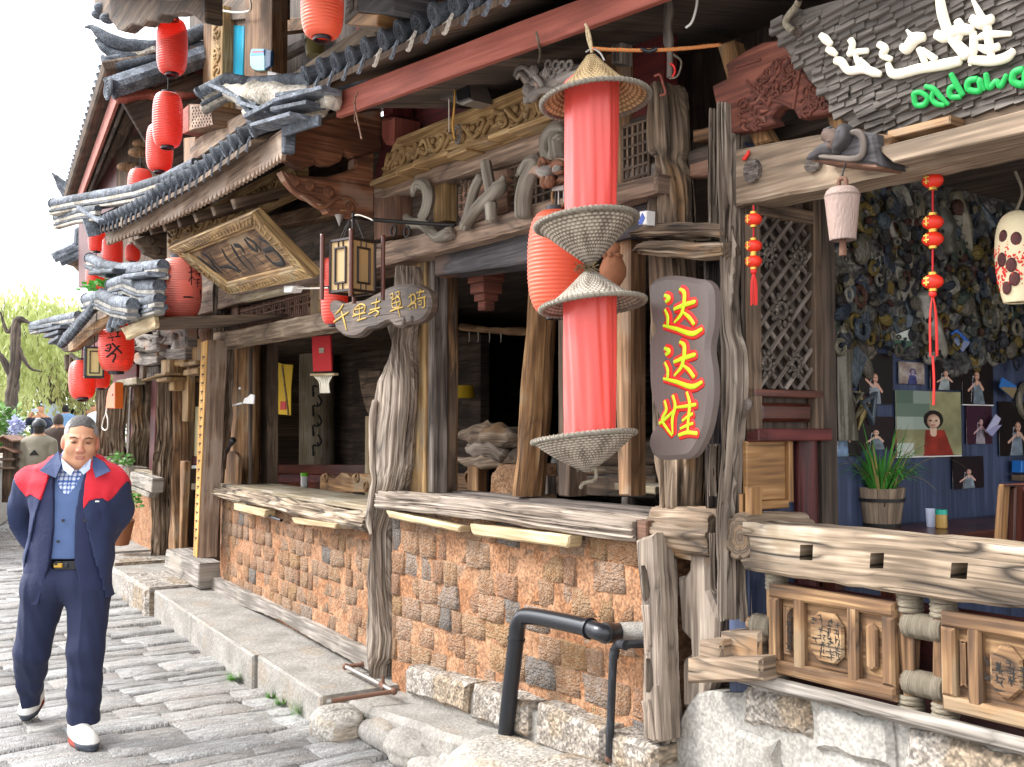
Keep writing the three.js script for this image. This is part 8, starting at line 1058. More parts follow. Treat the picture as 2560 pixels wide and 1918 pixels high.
t=thing('blue_packet','blue and white foil packet stuck on the brown upper column','packet',FB,F(V.a1,2035,470,-.1));B(t,'packet',flat(0x8fc4c8,.4),-.12,-.095,V.a1,[1975,520,1990,545,2030,560,2088,558,2090,470,2085,385,1985,385,1972,440]);B(t,'blue_band',flat(0x2f8fc8,.4),-.095,-.092,V.a1,[1978,440,2085,435,2085,388,1988,388],{bevel:.001});B(t,'dark_side',flat(0x23507a,.5),-.125,-.1,V.a1,[2090,550,2135,520,2140,400,2090,385]);B(t,'red_line',M.redPaint,-.092,-.09,V.a1,[1992,415,2080,412,2080,403,1992,404],{bevel:.0005});
t=thing('red_card','bright red card hanging behind the pale upper handrail','card',FB,F(V.a2,980,380,.05));B(t,'card',M.lanternRed.clone(),.03,.05,V.a2,[918,440,1035,430,1040,300,930,200,915,205]);B(t,'white_print',M.white,.05,.053,V.a2,[975,425,1012,420,1012,372,980,375],{bevel:.0005});B(t,'gold_edge',M.gold,.02,.045,V.a2,[1018,425,1040,420,1042,310,1018,320]);
t=thing('cup_lantern','small dim yellow cup lantern under the orange red lantern','lantern',FB,F(V.a2,590,360,-.1));{const c=F(V.a2,592,360,-.1);add('cup_body',new THREE.CylinderGeometry(.075,.06,.15,20).translate(...c),flat(0x7a6c3a,.6),t);add('character',stroke2([[[c[0] - .02,c[1] +.02,.006],[c[0] +.02,c[1] +.02,.006]],[[c[0],c[1] +.04,.006],[c[0] - .01,c[1] - .04,.006]]],c[2] +.072,.006,.4),M.ink,t);}
t=thing('black_torch','black torch wedged upright beside the grey driftwood post','torch',FB,F(V.c2,240,610,-.02));add('barrel',limb([[...F(V.c2,215,655,-.02),.014],[...F(V.c2,232,620,-.02),.016],[...F(V.c2,250,590,-.02),.024],[...F(V.c2,262,568,-.02),.026]],{n:12,k:12}),M.blackPlastic,t);add('strap',tube([F(V.c2,213,650,-.02),F(V.c2,206,720,-.02),F(V.c2,200,800,-.02)],.005,10,5),M.blackPlastic,t);
t=thing('white_bell','small white bell figure on the dragon headed beam','ornament',FB,F(V.r,600,160,.18));{const c=F(V.r,600,150,.19),e=F(V.r,606,190,.19);add('bell_top',new THREE.SphereGeometry(.045,14,10).scale(1,1,.5).translate(...c),M.carvedGrey,t);add('bell_skirt',new THREE.ConeGeometry(.035,.09,14).translate(e[0],e[1],e[2]),M.white,t);}
t=thing('torn_paper','torn scraps of white paper stuck on the orange round post','paper',FB,F(V.c2,390,250,-.07));B(t,'scrap',M.white,-.085,-.075,V.c2,[335,280,420,285,425,215,400,205,375,230,350,240],{bevel:.001});B(t,'scrap',M.white,-.085,-.075,V.c2,[250,300,330,285,320,272,262,288],{bevel:.001});B(t,'scrap',M.white,-.085,-.075,V.c2,[303,170,318,168,315,150,305,152],{bevel:.001});
// plants by the doorway
const leafy=(t,c,n,s,col,up=.6)=>{const o=[];for (let i=0;i<n;i++){const a=rr(0,6.28),e=Math.acos(rr(-.3,1)),r=s*Math.cbrt(R()),x=c[0] +Math.cos(a)*Math.sin(e)*r,y=c[1] +Math.cos(e)*r*up*1.4,z=c[2] +Math.sin(a)*Math.sin(e)*r,g=new THREE.PlaneGeometry(.05*s / .2,.03*s / .2);g.rotateX(rr(-1.5,1.5));g.rotateY(rr(0,6));g.translate(x,y,z);o.push(g);}add('foliage',merge(o),new THREE.MeshPhysicalMaterial({color:col,roughness:.7,transmission:.3,thickness:0,side:THREE.DoubleSide}),t,{kind:'stuff'});};
t=thing('potted_plant','leafy plant in a leaning clay pot on the step behind the walking man','potted plant',FB,F(V.r,300,1370,.25));{const c=F(V.r,292,1300,.25);add('pot',new THREE.LatheGeometry([[.005,-.13],[.08,-.13],[.12,.1],[.125,.12],[.105,.12]].map(([a,b])=>new THREE.Vector2(a,b)),22).rotateZ(-.15).translate(...c),M.clay,t);leafy(t,[c[0] +.03,c[1] +.28,c[2]],160,.2,0x5f9a3c);}
t=thing('window_flowers','small purple flowering plants on the stone sill behind the man','flowers',FB,F(V.r,280,890,.1));{const c=F(V.r,282,895,.12);leafy(t,[c[0],c[1],c[2]],120,.16,0x6a9a4c);leafy(t,[c[0] - .1,c[1] - .02,c[2] +.05],70,.12,0x8a4a72);}
t=thing('roof_plant','green leafy weed growing on the porch roof edge below a red lantern','plant',FB,F(V.b1,770,855,.9));leafy(t,F(V.b1,775,855,.9),90,.16,0x4f9a34,.4);
}
// ---------- people ----------
const inPoly=(pts,x,y)=>{let c=false;for (let i=0,j=pts.length - 1;i<pts.length;j=i++)if ((pts[i][1]>y)!==(pts[j][1]>y)&&x<(pts[j][0] - pts[i][0])*(y - pts[i][1])/ (pts[j][1] - pts[i][1]) +pts[i][0])c=!c;return c;};
const sdPoly=(pts,x,y)=>{let d=1e9;for (let i=0,j=pts.length - 1;i<pts.length;j=i++){const ax=pts[j][0],ay=pts[j][1],bx=pts[i][0] - ax,by=pts[i][1] - ay,t=clamp(((x - ax)*bx +(y - ay)*by)/ (bx*bx +by*by),0,1),e=(x - ax - bx*t)**2 +(y - ay - by*t)**2;if (e<d)d=e;}return Math.sqrt(d)*(inPoly(pts,x,y)? -1 :1);};
const lin=(h)=>{const c=new THREE.Color(h);return [c.r,c.g,c.b];};
M.body=std({vertexColors:true,roughness:.85,bumpMap:gritFine,bumpScale:.0015});M.skin=std({vertexColors:true,roughness:.55});
const yAt=(rows,y)=>{// rows: [y, left, right, front, back] from the top down
let i=0;while (i<rows.length - 2&&y<rows[i +1][0])i++;const a=rows[i],b=rows[i +1],f=clamp((y - a[0])/ (b[0] - a[0]),0,1),e=f*f*(3 - 2*f);return [1,2,3,4].map((k)=>lerp(a[k],b[k],e));};
{
const Z=5.3,q=(x,y,z=Z)=>FW.far(x / 3.314,950 +y / 3.314,z),g=(x,y,z=Z)=>FW.far(x / 3.16,1398 +y / 3.16,z),X=(x,y)=>q(x,y)[0],Yq=(y)=>q(600,y)[1];
const man=thing('person','grey haired man in a navy and red jacket, walking with hands behind his back','person',FW,[X(600,900),0,-Z]);
const row=(y,l,r,f,b)=>[Yq(y),X(l,y),X(r,y),-Z +f,-Z - b];
const T0=[row(590,560,720,.02,.06),row(650,440,800,.05,.1),row(740,300,915,.085,.13),row(860,250,965,.115,.14),row(1000,270,935,.13,.14),row(1200,285,905,.135,.13),row(1450,240,900,.135,.13),row(1700,225,890,.13,.135),[g(400,340)[1],g(170,340)[0],g(850,340)[0],-Z +.12,-Z - .14]];
const bot=(x)=>x<g(400,0)[0]?g(200,345)[1]:x>g(700,0)[0]?g(800,300)[1]:g(500,200)[1];
const torso=(x,y,z,o=0)=>{const [l,r,f,b]=yAt(T0,y),cx=(l +r)/ 2,w=(r - l)/ 2 +o,cz=(f +b)/ 2,d=(f - b)/ 2 +o,e=Math.pow(Math.pow(Math.abs((x - cx)/ w),2.3) +Math.pow(Math.abs((z - cz)/ d),2.3),1 / 2.3);return Math.max((e - 1)*Math.min(w,d)*.85,y - T0[0][0] - .0);};
const sh=[q(245,858,Z +.02),q(935,858,Z +.02)],el=[q(145,1120,Z +.13),q(985,1080,Z +.13)],wr=[q(330,1420,Z +.2),q(820,1420,Z +.2)];
const fold=(x,y,z)=>.008*n3(x*9 +y*5,y*7 - x*4,z*9) +.004*n3(x*24,y*15,z*20);
const sleeve=(x,y,z,o)=>Math.min(...[0,1].map((i)=>smin(cap(x,y,z,sh[i],el[i],.078,.068),cap(x,y,z,el[i],wr[i],.068,.055),.05))) - o;
const P=(...a)=>{const o=[];for (let i=0;i<a.length;i +=2)o.push(q(a[i],a[i +1]).slice(0,2));return o;};
const open1=[...P(480,560,470,830,430,980,385,1100,330,1330),g(130,345).slice(0,2),g(40,700).slice(0,2),g(900,700).slice(0,2),g(858,300).slice(0,2),...P(860,1500,820,1300,772,1060,782,860,770,560)];
const open2=[...P(500,560,508,700,535,1000,540,1200,505,1480),g(380,345).slice(0,2),g(740,345).slice(0,2),...P(700,1500,702,1110,730,930,765,700,755,560)];
const vneck=P(505,600,548,855,600,925,640,935,690,870,750,690,735,560);
const front=(z)=>z> -Z - .01,B=[X(20,900),g(0,420)[1],-Z - .34,X(1100,900),Yq(560),-Z +.22];
const yoke=[P(90,770,250,560,420,500,500,500,475,830,430,985,325,942,262,966,195,880,140,800),P(760,500,900,520,1020,680,1090,780,1050,850,1000,930,930,1003,905,972,820,985,772,1065,770,940,775,800)];
const navy=lin(0x242f50),red=lin(0xd02434),navy2=lin(0x1e2546);
const jacket=(x,y,z)=>{let d=smin(torso(x,y,z,.018),sleeve(x,y,z,.0),.045) +fold(x,y,z);if (front(z))d=d>.03?d :Math.max(d,-sdPoly(open1,x,y));return Math.max(d,bot(x) - y);};
const part=(n,f,b,c,paint,m=M.body)=>{const geo=solid(f,b,c,paint);return add(n,geo,m,man);};
part('jacket',jacket,B,.0095,()=>navy);
yoke.forEach((p,i)=>part('red_yoke',(x,y,z)=>{const d=jacket(x,y,z) - .004;return d>.03?d :Math.max(d,sdPoly(p,x,y));},[X(i?740 :60,900),Yq(1090),-Z - .3,X(i?1100 :530,900),Yq(540),-Z +.22],.0085,()=>red));
part('suit_coat',(x,y,z)=>{let d=torso(x,y,z,.004) +fold(x +3,y,z)*.6;if (front(z))d=d>.03?d :Math.max(d,-sdPoly(open2,x,y));return Math.max(d,g(500,340)[1] - y);},[X(200,900),g(0,420)[1],-Z - .18,X(950,900),Yq(560),-Z +.2],.0115,()=>navy2);
part('sweater',(x,y,z)=>{let d=torso(x,y,z,-.014) +fold(x,y +5,z)*.5;if (front(z))d=d>.03?d :Math.max(d,-sdPoly(vneck,x,y));return Math.max(d,Yq(1465) - y);},[X(400,900),Yq(1500),-Z - .16,X(850,900),Yq(560),-Z +.18],.0105,()=>lin(0x4c6088));
const white=lin(0xd4dae6),blue=lin(0x4a6aa8);
part('plaid_shirt',(x,y,z)=>Math.max(smin(torso(x,y,z,-.02),cap(x,y,z,q(620,690,Z +.03),q(640,600,Z),.075,.068),.03),Yq(960) - y),[X(440,700),Yq(960),-Z - .12,X(820,700),Yq(570),-Z +.17],.008,(x,y)=>{const a=((x*46)% 1 +1)% 1,b=((y*46)% 1 +1)% 1;return a<.4?(b<.4?lin(0x2c4888):blue):b<.4?blue :white;});
// collar flaps
const flap=(pts,n,m,th=.014)=>{const v=pts.map(([x,y,dz])=>new THREE.Vector3(...q(x,y,Z - dz))),pos=[];const c=v.reduce((a,p)=>a.add(p),new THREE.Vector3()).multiplyScalar(1 / v.length);for (let i=0;i<v.length;i++){const a=v[i],b=v[(i +1)% v.length];pos.push(...a.toArray(),...b.toArray(),...c.toArray());const a2=a.clone(),b2=b.clone();a2.z -=th;b2.z -=th;const c2=c.clone();c2.z -=th;pos.push(...b2.toArray(),...a2.toArray(),...c2.toArray(),...a.toArray(),...a2.toArray(),...b.toArray(),...b.toArray(),...a2.toArray(),...b2.toArray());}const ge=new THREE.BufferGeometry();ge.setAttribute('position',new THREE.Float32BufferAttribute(pos,3));ge.computeVertexNormals();add(n,grainUV(ge),m,man);};
const cloth=std({color:0x28375c,bumpMap:gritFine,bumpScale:.0015,roughness:.8}),shirtM=std({color:0xb8c4dc,roughness:.8}),suitM=std({color:0x1a2038,roughness:.8});
flap([[480,590,.03],[430,640,.06],[322,752,.13],[460,812,.16],[505,700,.12]],'collar',cloth);flap([[770,630,.05],[855,680,.09],[912,756,.14],[790,812,.165],[765,720,.12]],'collar',cloth);
flap([[505,650,.1],[560,700,.135],[612,745,.15],[580,790,.15],[520,740,.125]],'shirt_collar',shirtM,.006);flap([[752,650,.1],[700,700,.135],[655,745,.15],[690,785,.15],[742,740,.125]],'shirt_collar',shirtM,.006);
for (const [x,y]of [[522,1165],[480,1340],[462,1525],[702,1165]])add('button',new THREE.CylinderGeometry(.008,.008,.005,12).rotateX(Math.PI / 2).translate(...q(x,y,Z - .142)),M.blackCap,man);
add('chest_logo',box(X(885,990),X(915,990),Yq(995),Yq(985),-Z +.14,-Z +.15,{bevel:.001}),M.white,man);
// belt and trousers
const bc=q(600,1512);add('belt',new THREE.CylinderGeometry(.145,.145,.042,36,1,true).scale(1,1,.78).translate(bc[0],bc[1],-Z),std({color:0x141418,roughness:.3,side:THREE.DoubleSide}),man);add('belt_buckle',box(X(528,1500),X(600,1500),Yq(1532),Yq(1495),-Z +.108,-Z +.122,{bevel:.004}),M.gold,man);add('belt_clasp',box(X(604,1500),X(645,1500),Yq(1535),Yq(1492),-Z +.106,-Z +.12,{bevel:.004}),M.blackPlastic,man);
const hipL=g(340,260,Z +.0),hipR=g(700,260,Z +.0),kL=g(255,720,Z +.06),kR=g(680,700,Z - .05),aL=g(205,1130,Z +.24),aR=g(655,1270,Z +.02);
part('trousers',(x,y,z)=>{const cuff=.004*Math.sin(y*55 +x*18);let d=Math.min(smin(cap(x,y,z,hipL,kL,.108,.086),cap(x,y,z,kL,aL,.086,.066),.03),smin(cap(x,y,z,hipR,kR,.108,.086),cap(x,y,z,kR,aR,.086,.08),.03));d=smin(d,cap(x,y,z,g(400,140),g(600,140),.115,.115),.09);const t=1 - sstep(y,.2,.55);d +=.006*n3(x*13 +2,y*11,z*8)*(.5 +t) +.005*n3(x*34 +y*6,y*5,z*20) +cuff*t - .005*Math.max(0,1 - Math.abs(x - kL[0] - (y - kL[1])*.1)*60) - .005*Math.max(0,1 - Math.abs(x - kR[0])*60);return Math.max(d,y - Yq(1500),aL[1] - .05 - y +(x>(kL[0] +kR[0])/ 2?0 :0),x>(kL[0] +kR[0])/ 2 +.02?g(650,1345)[1] - y :g(200,1160,Z +.24)[1] - y);},[g(60,0)[0],-.05,-Z - .45,g(900,0)[0],Yq(1480),-Z +.22],.012,()=>lin(0x1a2240));
// shoes
const shoe=(toe,heel,w,pitch)=>{const f=new THREE.Vector3(...toe).sub(new THREE.Vector3(...heel)),L=f.length(),yaw=Math.atan2(f.x,f.z),m=new THREE.Matrix4().makeRotationFromEuler(new THREE.Euler(pitch,yaw,0,'YXZ')).setPosition(...heel);const up=solid((x,y,z)=>Math.max(smin(smin(ball(x,y,z,[0,.03,L*.72],[w,.052,L*.3]),ball(x,y,z,[0,.05,L*.35],[w*.88,.06,L*.34]),.05),ball(x,y,z,[0,.075,L*.12],[w*.72,.075,L*.2]),.04),.012 - y),[-.09,-.01,-.06,.09,.17,L +.07],.0065,(x,y,z)=>y<.035&&z>L*.55?lin(0x4a4e58):y<.032?lin(0xb04a3a):lin(0xdcdad4));const sole=solid((x,y,z)=>Math.max(Math.hypot(x / (w*1.06),(z - L*.48)/ (L*.58)) - 1,Math.abs(y - .008) - .012)*.05,[-.09,-.02,-.09,.09,.04,L +.09],.008,(x,y,z)=>z>L*.6?lin(0x2c3038):lin(0x8a3428));const lace=merge([.5,.56,.62,.68].map((s,i)=>tube([[-w*.4,.085 - i*.007,L*(s - .04)],[0,.098 - i*.008,L*s],[w*.4,.085 - i*.007,L*(s - .04)]],.004,8,5)));const s=add('shoe',up.applyMatrix4(m),M.body,man);add('sole',sole.applyMatrix4(m),M.body,s);add('laces',lace.applyMatrix4(m),flat(0xa8b4c8),s);};
{const h=g(590,1330,Z +.04),t=g(780,1410,Z - .14);shoe([t[0] - .02,.0,t[2] +.02],[h[0],.0,h[2]],.052,0);}{const t=g(190,1310,Z +.3),h=[t[0] - .015,.085,t[2] - .2];shoe([t[0],.085,t[2]],h,.05,.35);}
// head
const H=[q(632,505,Z - .08)[0],q(640,505,Z - .08)[1],-Z +.03],s=.98,mh=new THREE.Matrix4().compose(new THREE.Vector3(...H),new THREE.Quaternion().setFromEuler(new THREE.Euler(.1,.42,-.06,'YXZ')),new THREE.Vector3(s,s,s));
const sk=(x,y,z)=>{let d=smin(ball(x,y,z,[0,.035,-.015],[.079,.092,.096]),ball(x,y,z,[0,-.04,.012],[.066,.096,.078]),.04);d=smin(d,ball(x,y,z,[0,-.116,.052],[.034,.022,.026]),.04);for (const k of [-1,1]){d=smin(d,ball(x,y,z,[k*.042,-.035,.06],[.028,.026,.024]),.03);d=smin(d,ball(x,y,z,[k*.05,-.085,.02],[.028,.03,.03]),.04);d=smin(d,ball(x,y,z,[k*.082,-.016,-.012],[.012,.036,.02]),.01);d=smin(d,ball(x,y,z,[k*.013,-.044,.097],[.009,.008,.01]),.01);d= -smin(-d,ball(x,y,z,[k*.033,.002,.096],[.021,.011,.014]),.014);d=smin(d,ball(x,y,z,[k*.033,.002,.078],[.016,.0115,.013]),.004);d=smin(d,cap(x,y,z,[k*.012,.024,.088],[k*.05,.026,.07],.008,.006),.014);d= -smin(-d,cap(x,y,z,[k*.024,-.045,.094],[k*.04,-.078,.082],.002,.002),.008);}d=smin(d,cap(x,y,z,[0,.008,.088],[0,-.038,.101],.007,.0115),.016);d=smin(d,cap(x,y,z,[-.018,-.073,.085],[.018,-.073,.085],.0045,.0045),.006);d=smin(d,cap(x,y,z,[-.014,-.082,.083],[.014,-.082,.083],.0052,.0052),.006);d= -smin(-d,cap(x,y,z,[-.024,-.078,.094],[.024,-.078,.094],.0016,.0016),.003);d=smin(d,cap(x,y,z,[0,-.08,-.015],[0,-.19,-.035],.055,.06),.03);for (let i=0;i<3;i++)d= -smin(-d,cap(x,y,z,[-.035,.058 +i*.013,.086 - i*.005],[.035,.058 +i*.013,.086 - i*.005],.001,.001),.003);return d;};
const skinC=lin(0xc48e6e),lipC=lin(0xb07464),warm=lin(0xc28068);
add('head',solid(sk,[-.105,-.2,-.13,.105,.145,.135],.0032,(x,y,z)=>z>.08&&Math.abs(x)<.022&&y< -.068&&y> -.088?lipC :Math.abs(x)>.074||(z>.098&&y< -.02&&y> -.06)?warm :skinC).applyMatrix4(mh),M.skin,man);
const hairline=(x,z)=>z>.03?.066 +.02*(1 - Math.abs(x)/ .07) - (Math.abs(x)>.058?.05 :0):z> -.02?(Math.abs(x)>.05?.02 :.06): -.06;
add('hair',solid((x,y,z)=>{let d=ball(x,y,z,[0,.038,-.018],[.0825,.096,.0995]) +.0014*n3(x*260,y*260,z*260) +.001*n3(x*60,y*60,z*60);return Math.max(d,(hairline(x,z) - y)*.8,-sk(x,y,z) - .006);},[-.105,-.09,-.135,.105,.15,.11],.0034,(x,y,z)=>{const t=sstep(Math.abs(x) +.4*n3(x*120,y*120,z*120)*.03,.045,.075);const a=lin(0x4f4b49),b=lin(0x9a999a);return [0,1,2].map((i)=>lerp(a[i],b[i],t));}).applyMatrix4(mh),M.body,man);
const ed=flat(0x1c1410,.3);for (const k of [-1,1]){add('eye',new THREE.SphereGeometry(.0072,12,8).scale(1.5,.5,.5).translate(k*.033,-.001,.0895).applyMatrix4(mh),ed,man);add('eyebrow',limb([[k*.015,.02,.096,.002],[k*.034,.027,.091,.0038],[k*.056,.021,.076,.0018]],{n:10,k:6}).applyMatrix4(mh),flat(0x4a4038),man);add('eyelid',limb([[k*.017,.003,.0935,.0012],[k*.033,.008,.093,.0022],[k*.051,.002,.082,.0012]],{n:10,k:6}).applyMatrix4(mh),flat(0x8a5c46),man);}
// hands held behind the back
for (const k of [0,1]){const w=wr[k],dx=k? -1 :1,c=[w[0] +dx*.07,w[1] - .03,w[2] - .03];add('hand',solid((x,y,z)=>{let d=smin(cap(x,y,z,w,c,.03,.038),ball(x,y,z,c,[.042,.045,.022]),.02);for (let i=0;i<4;i++){const a=[c[0] +dx*.03,c[1] +.03 - i*.02,c[2]],b=[a[0] +dx*(.045 - .006*Math.abs(i - 1.4)),a[1] - .012,c[2] - .012],e=[b[0] +dx*.018,b[1] - .02,c[2] +.012];d=smin(d,Math.min(cap(x,y,z,a,b,.0095,.0088),cap(x,y,z,b,e,.0088,.0075)),.006);}const tA=[c[0] - dx*.01,c[1] +.035,c[2]],tB=[c[0] +dx*.025,c[1] +.062,c[2] - .008];return smin(d,cap(x,y,z,tA,tB,.012,.0095),.008);},[Math.min(w[0],c[0] +dx*.12) - .05,c[1] - .1,c[2] - .07,Math.max(w[0],c[0] +dx*.12) +.05,c[1] +.12,c[2] +.09],.005,()=>skinC),M.skin,man);}
}
// people further along the street, from behind or facing
function walker(label,sx,syHead,Z,hgt,o){
const h=FW.far(sx,syHead,Z),x0=h[0],z0= -Z,top=h[1],by=top - hgt,s=hgt / 1.7,t=thing('person',label,'person',FW,[x0,by,z0]),Y=(v)=>by +v*s,up=o.arms;
const back=o.back?1 : -1,lean=o.lean??0;
const f=(x,y,z)=>{const X=Math.abs(x - x0 - lean*(y - by));let d=smin(cap(X,y,z,[.09*s,Y(.12),z0],[.1*s,Y(.85),z0],.07*s,.105*s),ball(X,y,z,[0,Y(1.15),z0],[.2*s,.36*s,.135*s]),.08);d=smin(d,cap(X,y,z,[0,Y(1.38),z0],[.15*s,Y(1.37),z0],.09*s,.075*s),.06);d=smin(d,ball(X,y,z,[.095*s,Y(.05),z0 - .05*back],[.05*s,.05*s,.13*s]),.02);if (up)d=smin(d,Math.min(cap(X,y,z,[.2*s,Y(1.36),z0],[.3*s,Y(1.22),z0 +.12],.06*s,.055*s),cap(X,y,z,[.3*s,Y(1.22),z0 +.12],[.08*s,Y(1.5),z0 +.22],.055*s,.04*s)),.03);else d=smin(d,Math.min(cap(X,y,z,[.21*s,Y(1.36),z0],[.25*s,Y(1.06),z0],.065*s,.055*s),cap(X,y,z,[.25*s,Y(1.06),z0],[.22*s,Y(.82),z0 +.08],.055*s,.045*s)),.03);d=smin(d,cap(X,y,z,[0,Y(1.4),z0],[0,Y(1.55),z0],.055*s,.05*s),.02);return smin(d,ball(X,y,z,[0,Y(1.58),z0],[.078*s,.115*s,.095*s]),.02) +(y<Y(1.35)?.006*n3(x*14,y*11,z*14):0);};
const c={top:lin(o.top),legs:lin(o.legs??0x1c1f2a),hair:lin(o.hair??0x161312),skin:lin(0xb08060),shirt:lin(o.shirt??o.top)};
add('body',solid(f,[x0 - .45,by - .02,z0 - .3,x0 +.45,top +.05,z0 +.36],o.cell??.028,(x,y,z)=>y>Y(1.47)?((z - z0)* -back> -.01 +(y - Y(1.62))*.35&&y<Y(1.655)&&(o.back?false :true)?c.skin :y<Y(1.5)?c.skin :c.hair):y>Y(.82)?(up&&y>Y(1.42)?c.skin :!o.back&&Math.abs(x - x0)<.05&&y>Y(1.1)?c.shirt :c.top):y<Y(.07)?lin(0x201c1a):c.legs),M.body,t);
if (o.cap)add('cap',new THREE.SphereGeometry(.1*s,16,10,0,6.3,0,1.75).translate(x0,Y(1.62),z0),flat(0x23252a,.5),t);
if (o.mark)add('back_mark',board([[x0 - .07,Y(1.18)],[x0 +.06,Y(1.18)],[x0,Y(1.26)]],z0 +.125*s,z0 +.15*s,{bevel:.002}),M.ink,t);
if (up)add('camera',new THREE.BoxGeometry(.13,.07,.05).translate(x0,Y(1.57),z0 +.26*s),flat(0xa8acb2,.4),t);
}
walker('person in a grey jacket and dark cap seen from behind, black triangle on the back',98,1050,14,1.56,{top:0x7d7666,legs:0x3a3832,back:1,cap:1,mark:1,hair:0x2a2622,cell:.022});
walker('person in a dark brown jacket walking away beside the grey jacket',146,1032,16,1.68,{top:0x3a2a22,back:1,hair:0x3a3028});
walker('person in dark navy raising a small camera to the face',101,1012,22,1.66,{top:0x1c2438,shirt:0xe0e0e0,arms:1});
walker('person in a light blue denim jacket far down the street',164,1011,26,1.7,{top:0x6f94c0,back:1});
walker('person with a dark head next to the light blue jacket',179,1020,28,1.66,{top:0x3c4a62,back:1});
walker('person in slate blue in the middle of the far crowd',194,1016,28,1.7,{top:0x4a5a80,back:1});
walker('person in violet blue highest in the far crowd',209,1010,30,1.75,{top:0x4a4a78,back:1});
walker('person with a red top low in the far crowd',217,1022,27,1.62,{top:0x8a3030});
walker('person in black near the posts at the end of the crowd',233,1012,26,1.68,{top:0x1c1a20,shirt:0x8a8a90});
walker('person in a pale shirt against the last driftwood post',246,1006,25,1.72,{top:0xd0d4e0});
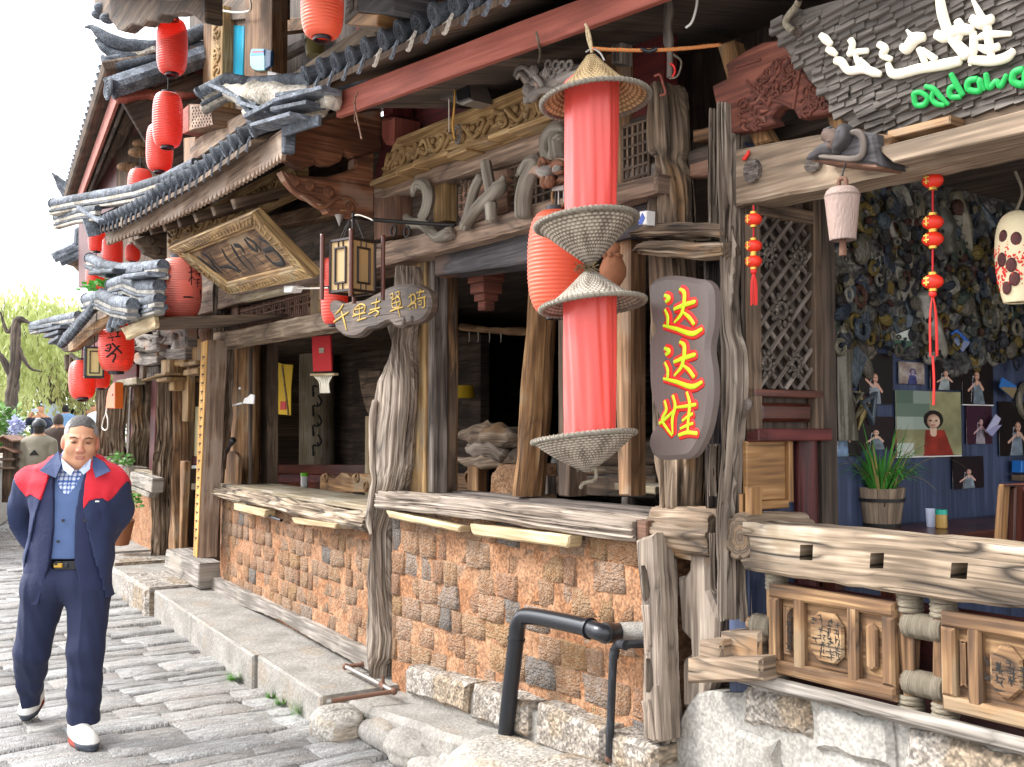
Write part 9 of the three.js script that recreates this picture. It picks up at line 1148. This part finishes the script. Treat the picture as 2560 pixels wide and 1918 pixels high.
// ---------- parapet, willows and greenery at the end of the street ----------
{
const t=thing('stone_parapet','pale stone parapet along the canal at the far left','wall',FW,[-7.2,0,-14]);const a=[-6.25,-11.2],b=[-8.4,-17.5];for (let i=0;i<4;i++){const p=[lerp(a[0],b[0],i / 4),lerp(a[1],b[1],i / 4)],q=[lerp(a[0],b[0],(i +.97)/ 4),lerp(a[1],b[1],(i +.97)/ 4)],y=groundY(p[0],p[1]);add('parapet_block',bar([p[0],y +.4,p[1]],[q[0],y +.43,q[1]],.8,.26,{bevel:.01}),M.concrete,t);add('coping',bar([p[0],y +.87,p[1]],[q[0],y +.9,q[1]],.14,.4,{bevel:.02}),M.granite,t);}
const F=(x,y,Z)=>FW.far(x,y,Z),leafMat=(c,tr2=.45)=>new THREE.MeshPhysicalMaterial({color:c,roughness:.8,transmission:tr2,thickness:0,side:THREE.DoubleSide});
const leaves=(pts,w,l)=>{const pos=[];for (const [x,y,z,hang]of pts){const a=rr(0,6.28),e=hang?rr(-1.4,-1):rr(-1,1),dx=Math.cos(a)*Math.cos(e)*l,dy=Math.sin(e)*l,dz=Math.sin(a)*Math.cos(e)*l,wx= -Math.sin(a)*w,wz=Math.cos(a)*w;pos.push(x,y,z,x +dx*.5 +wx,y +dy*.5,z +dz*.5 +wz,x +dx,y +dy,z +dz,x,y,z,x +dx,y +dy,z +dz,x +dx*.5 - wx,y +dy*.5,z +dz*.5 - wz);}const g=new THREE.BufferGeometry();g.setAttribute('position',new THREE.Float32BufferAttribute(pos,3));g.computeVertexNormals();return g;};
const bark=woodMat(0x6a5c50,0x4a3e36,0x251d18,{crack:1},.02);
const willow=(label,trunk,masses,col,seed)=>{const o=thing('willow_tree',label,'tree',FW,[trunk[0][0],trunk[0][1],trunk[0][2]]);add('trunk',limb(trunk,{n:30,k:10,noise:.25}),bark,o);const crown=[];const br=[];
for (const [cx,cy,cz,rx,ry,rz,n]of masses){for (let k=0;k<n;k++){const a=rr(0,6.28),r=Math.sqrt(R()),x=cx +Math.cos(a)*rx*r,z=cz +Math.sin(a)*rz*r,y=cy +ry*(1 - r*r*.7)*rr(.5,1),L=rr(.5,1.25)*ry*1.1;const sw=rr(-.15,.15);for (let j=0;j<34;j++){const s=j / 34;crown.push([x +sw*s +rr(-.09,.09),y - L*s +rr(-.05,.05),z +rr(-.09,.09),1]);}if (k % 5===0)br.push(tube([[x,y,z],[x +sw*.5,y - L*.5,z],[x +sw,y - L,z]],.008,4,4));}}
const c=add('crown',leaves(crown,.035,.17),leafMat(col),o);add('hanging_twig',merge(br),bark,o,{kind:'stuff'});return o;};
const p=(x,y,Z,r)=>[...F(x,y,Z),r];
const w1=willow('willow with a dark forked trunk at the left edge, pale yellow green',[p(18,1080,20,.16),p(28,1000,20,.12),p(38,900,20,.1),p(40,820,20,.09),p(46,798,20,.075),p(75,808,20,.03)],[[...F(60,830,23),1.6,1.2,1.5,100],[...F(5,930,23),1.0,1.3,1.2,40],[...F(140,850,25),1.1,1.2,1.2,60]],0xb8c07c,1);
add('limb',merge([limb([p(34,950,20,.08),p(18,920,20,.07),p(0,890,20,.06),p(-30,870,20,.05)],{noise:.2}),limb([p(46,800,20,.06),p(20,830,20,.04),p(0,780,20,.02)],{noise:.2}),limb([p(40,860,20,.05),p(75,920,20,.03),p(105,930,20,.012)],{noise:.2})]),bark,w1);
const w2=willow('thick yellowing willow behind the crowd, hanging low over the street',[p(123,1060,27,.24),p(125,990,27,.22),p(128,930,27,.18),p(130,850,27,.14)],[[...F(120,900,27),1.3,1.8,1.3,140],[...F(60,920,28),1.2,1.5,1.2,90],[...F(180,910,28),.9,1.6,1.2,90],[...F(215,940,30),.8,1.3,1.2,50]],0xacac6a,2);
add('painted_base',limb([p(123,1062,27,.26),p(124,1010,27,.235)],{noise:.1}),flat(0xb8c8e0),w2);
const bush=(name,label,cat,c,r,n,col,l=.16)=>{const o=thing(name,label,cat,FW,c),pts=[];for (let i=0;i<n;i++){const a=rr(0,6.28),e=Math.acos(rr(-1,1)),q=Math.cbrt(rr(.25,1))*(1 +.3*n3(a*2,e*2,c[0]));pts.push([c[0] +Math.cos(a)*Math.sin(e)*r[0]*q,c[1] +Math.cos(e)*r[1]*q,c[2] +Math.sin(a)*Math.sin(e)*r[2]*q]);}add('foliage',leaves(pts,l*.3,l),leafMat(col,.3),o,{kind:'stuff'});};
bush('shrub','green shrub under the leaning willow at the left edge','shrub',F(2,1095,19),[.42,.6,.5],800,0x5f8a3a);bush('shrub','low dark green hedge behind the person with the camera','shrub',F(75,1000,30),[3,1.6,1.2],2600,0x54803a);bush('shrub','grey green bush behind the far crowd by the last lanterns','shrub',F(205,990,36),[2.2,2.0,1.4],2200,0x6a8a56);bush('flowering_bush','pale lilac flowering bush on the bank at the left edge','bush',F(40,1066,17),[.12,.14,.14],260,0xb4b8d4,.08);bush('shrub','yellow green undergrowth between the two willow trunks','shrub',F(60,960,32),[2.8,2.0,1.2],2200,0x9ab04a,.2);
bush('tree','bushy tree glimpsed behind the porch ridge beneath the carved bracket','tree',F(355,655,30),[1.1,.9,.8],1300,0x6a7a3a);
const hut=thing('roofed_post','small brown wooden post with two little roofs beside the parapet','post',FW,F(28,1180,14)),c=F(28,1128,14),e=F(28,1200,14);add('post',box(c[0] - .07,c[0] +.07,e[1] - .3,c[1] +.17,c[2] - .1,c[2] +.1,{grain:'y'}),M.dark,hut);for (const [y,w]of [[c[1],.17],[c[1] +.15,.13]])add('little_roof',board([[c[0] - w,y],[c[0],y +.07],[c[0] +w,y],[c[0] +w,y - .02],[c[0],y +.05],[c[0] - w,y - .03]],c[2] - .25,c[2] +.25,{}),M.redbrown,hut);for (const y of [c[1] - .12,c[1] - .24])add('shelf',box(c[0] - .14,c[0] +.14,y,y +.03,c[2] - .2,c[2] +.2),M.dark,hut);
}
renderer.render(scene,camera);
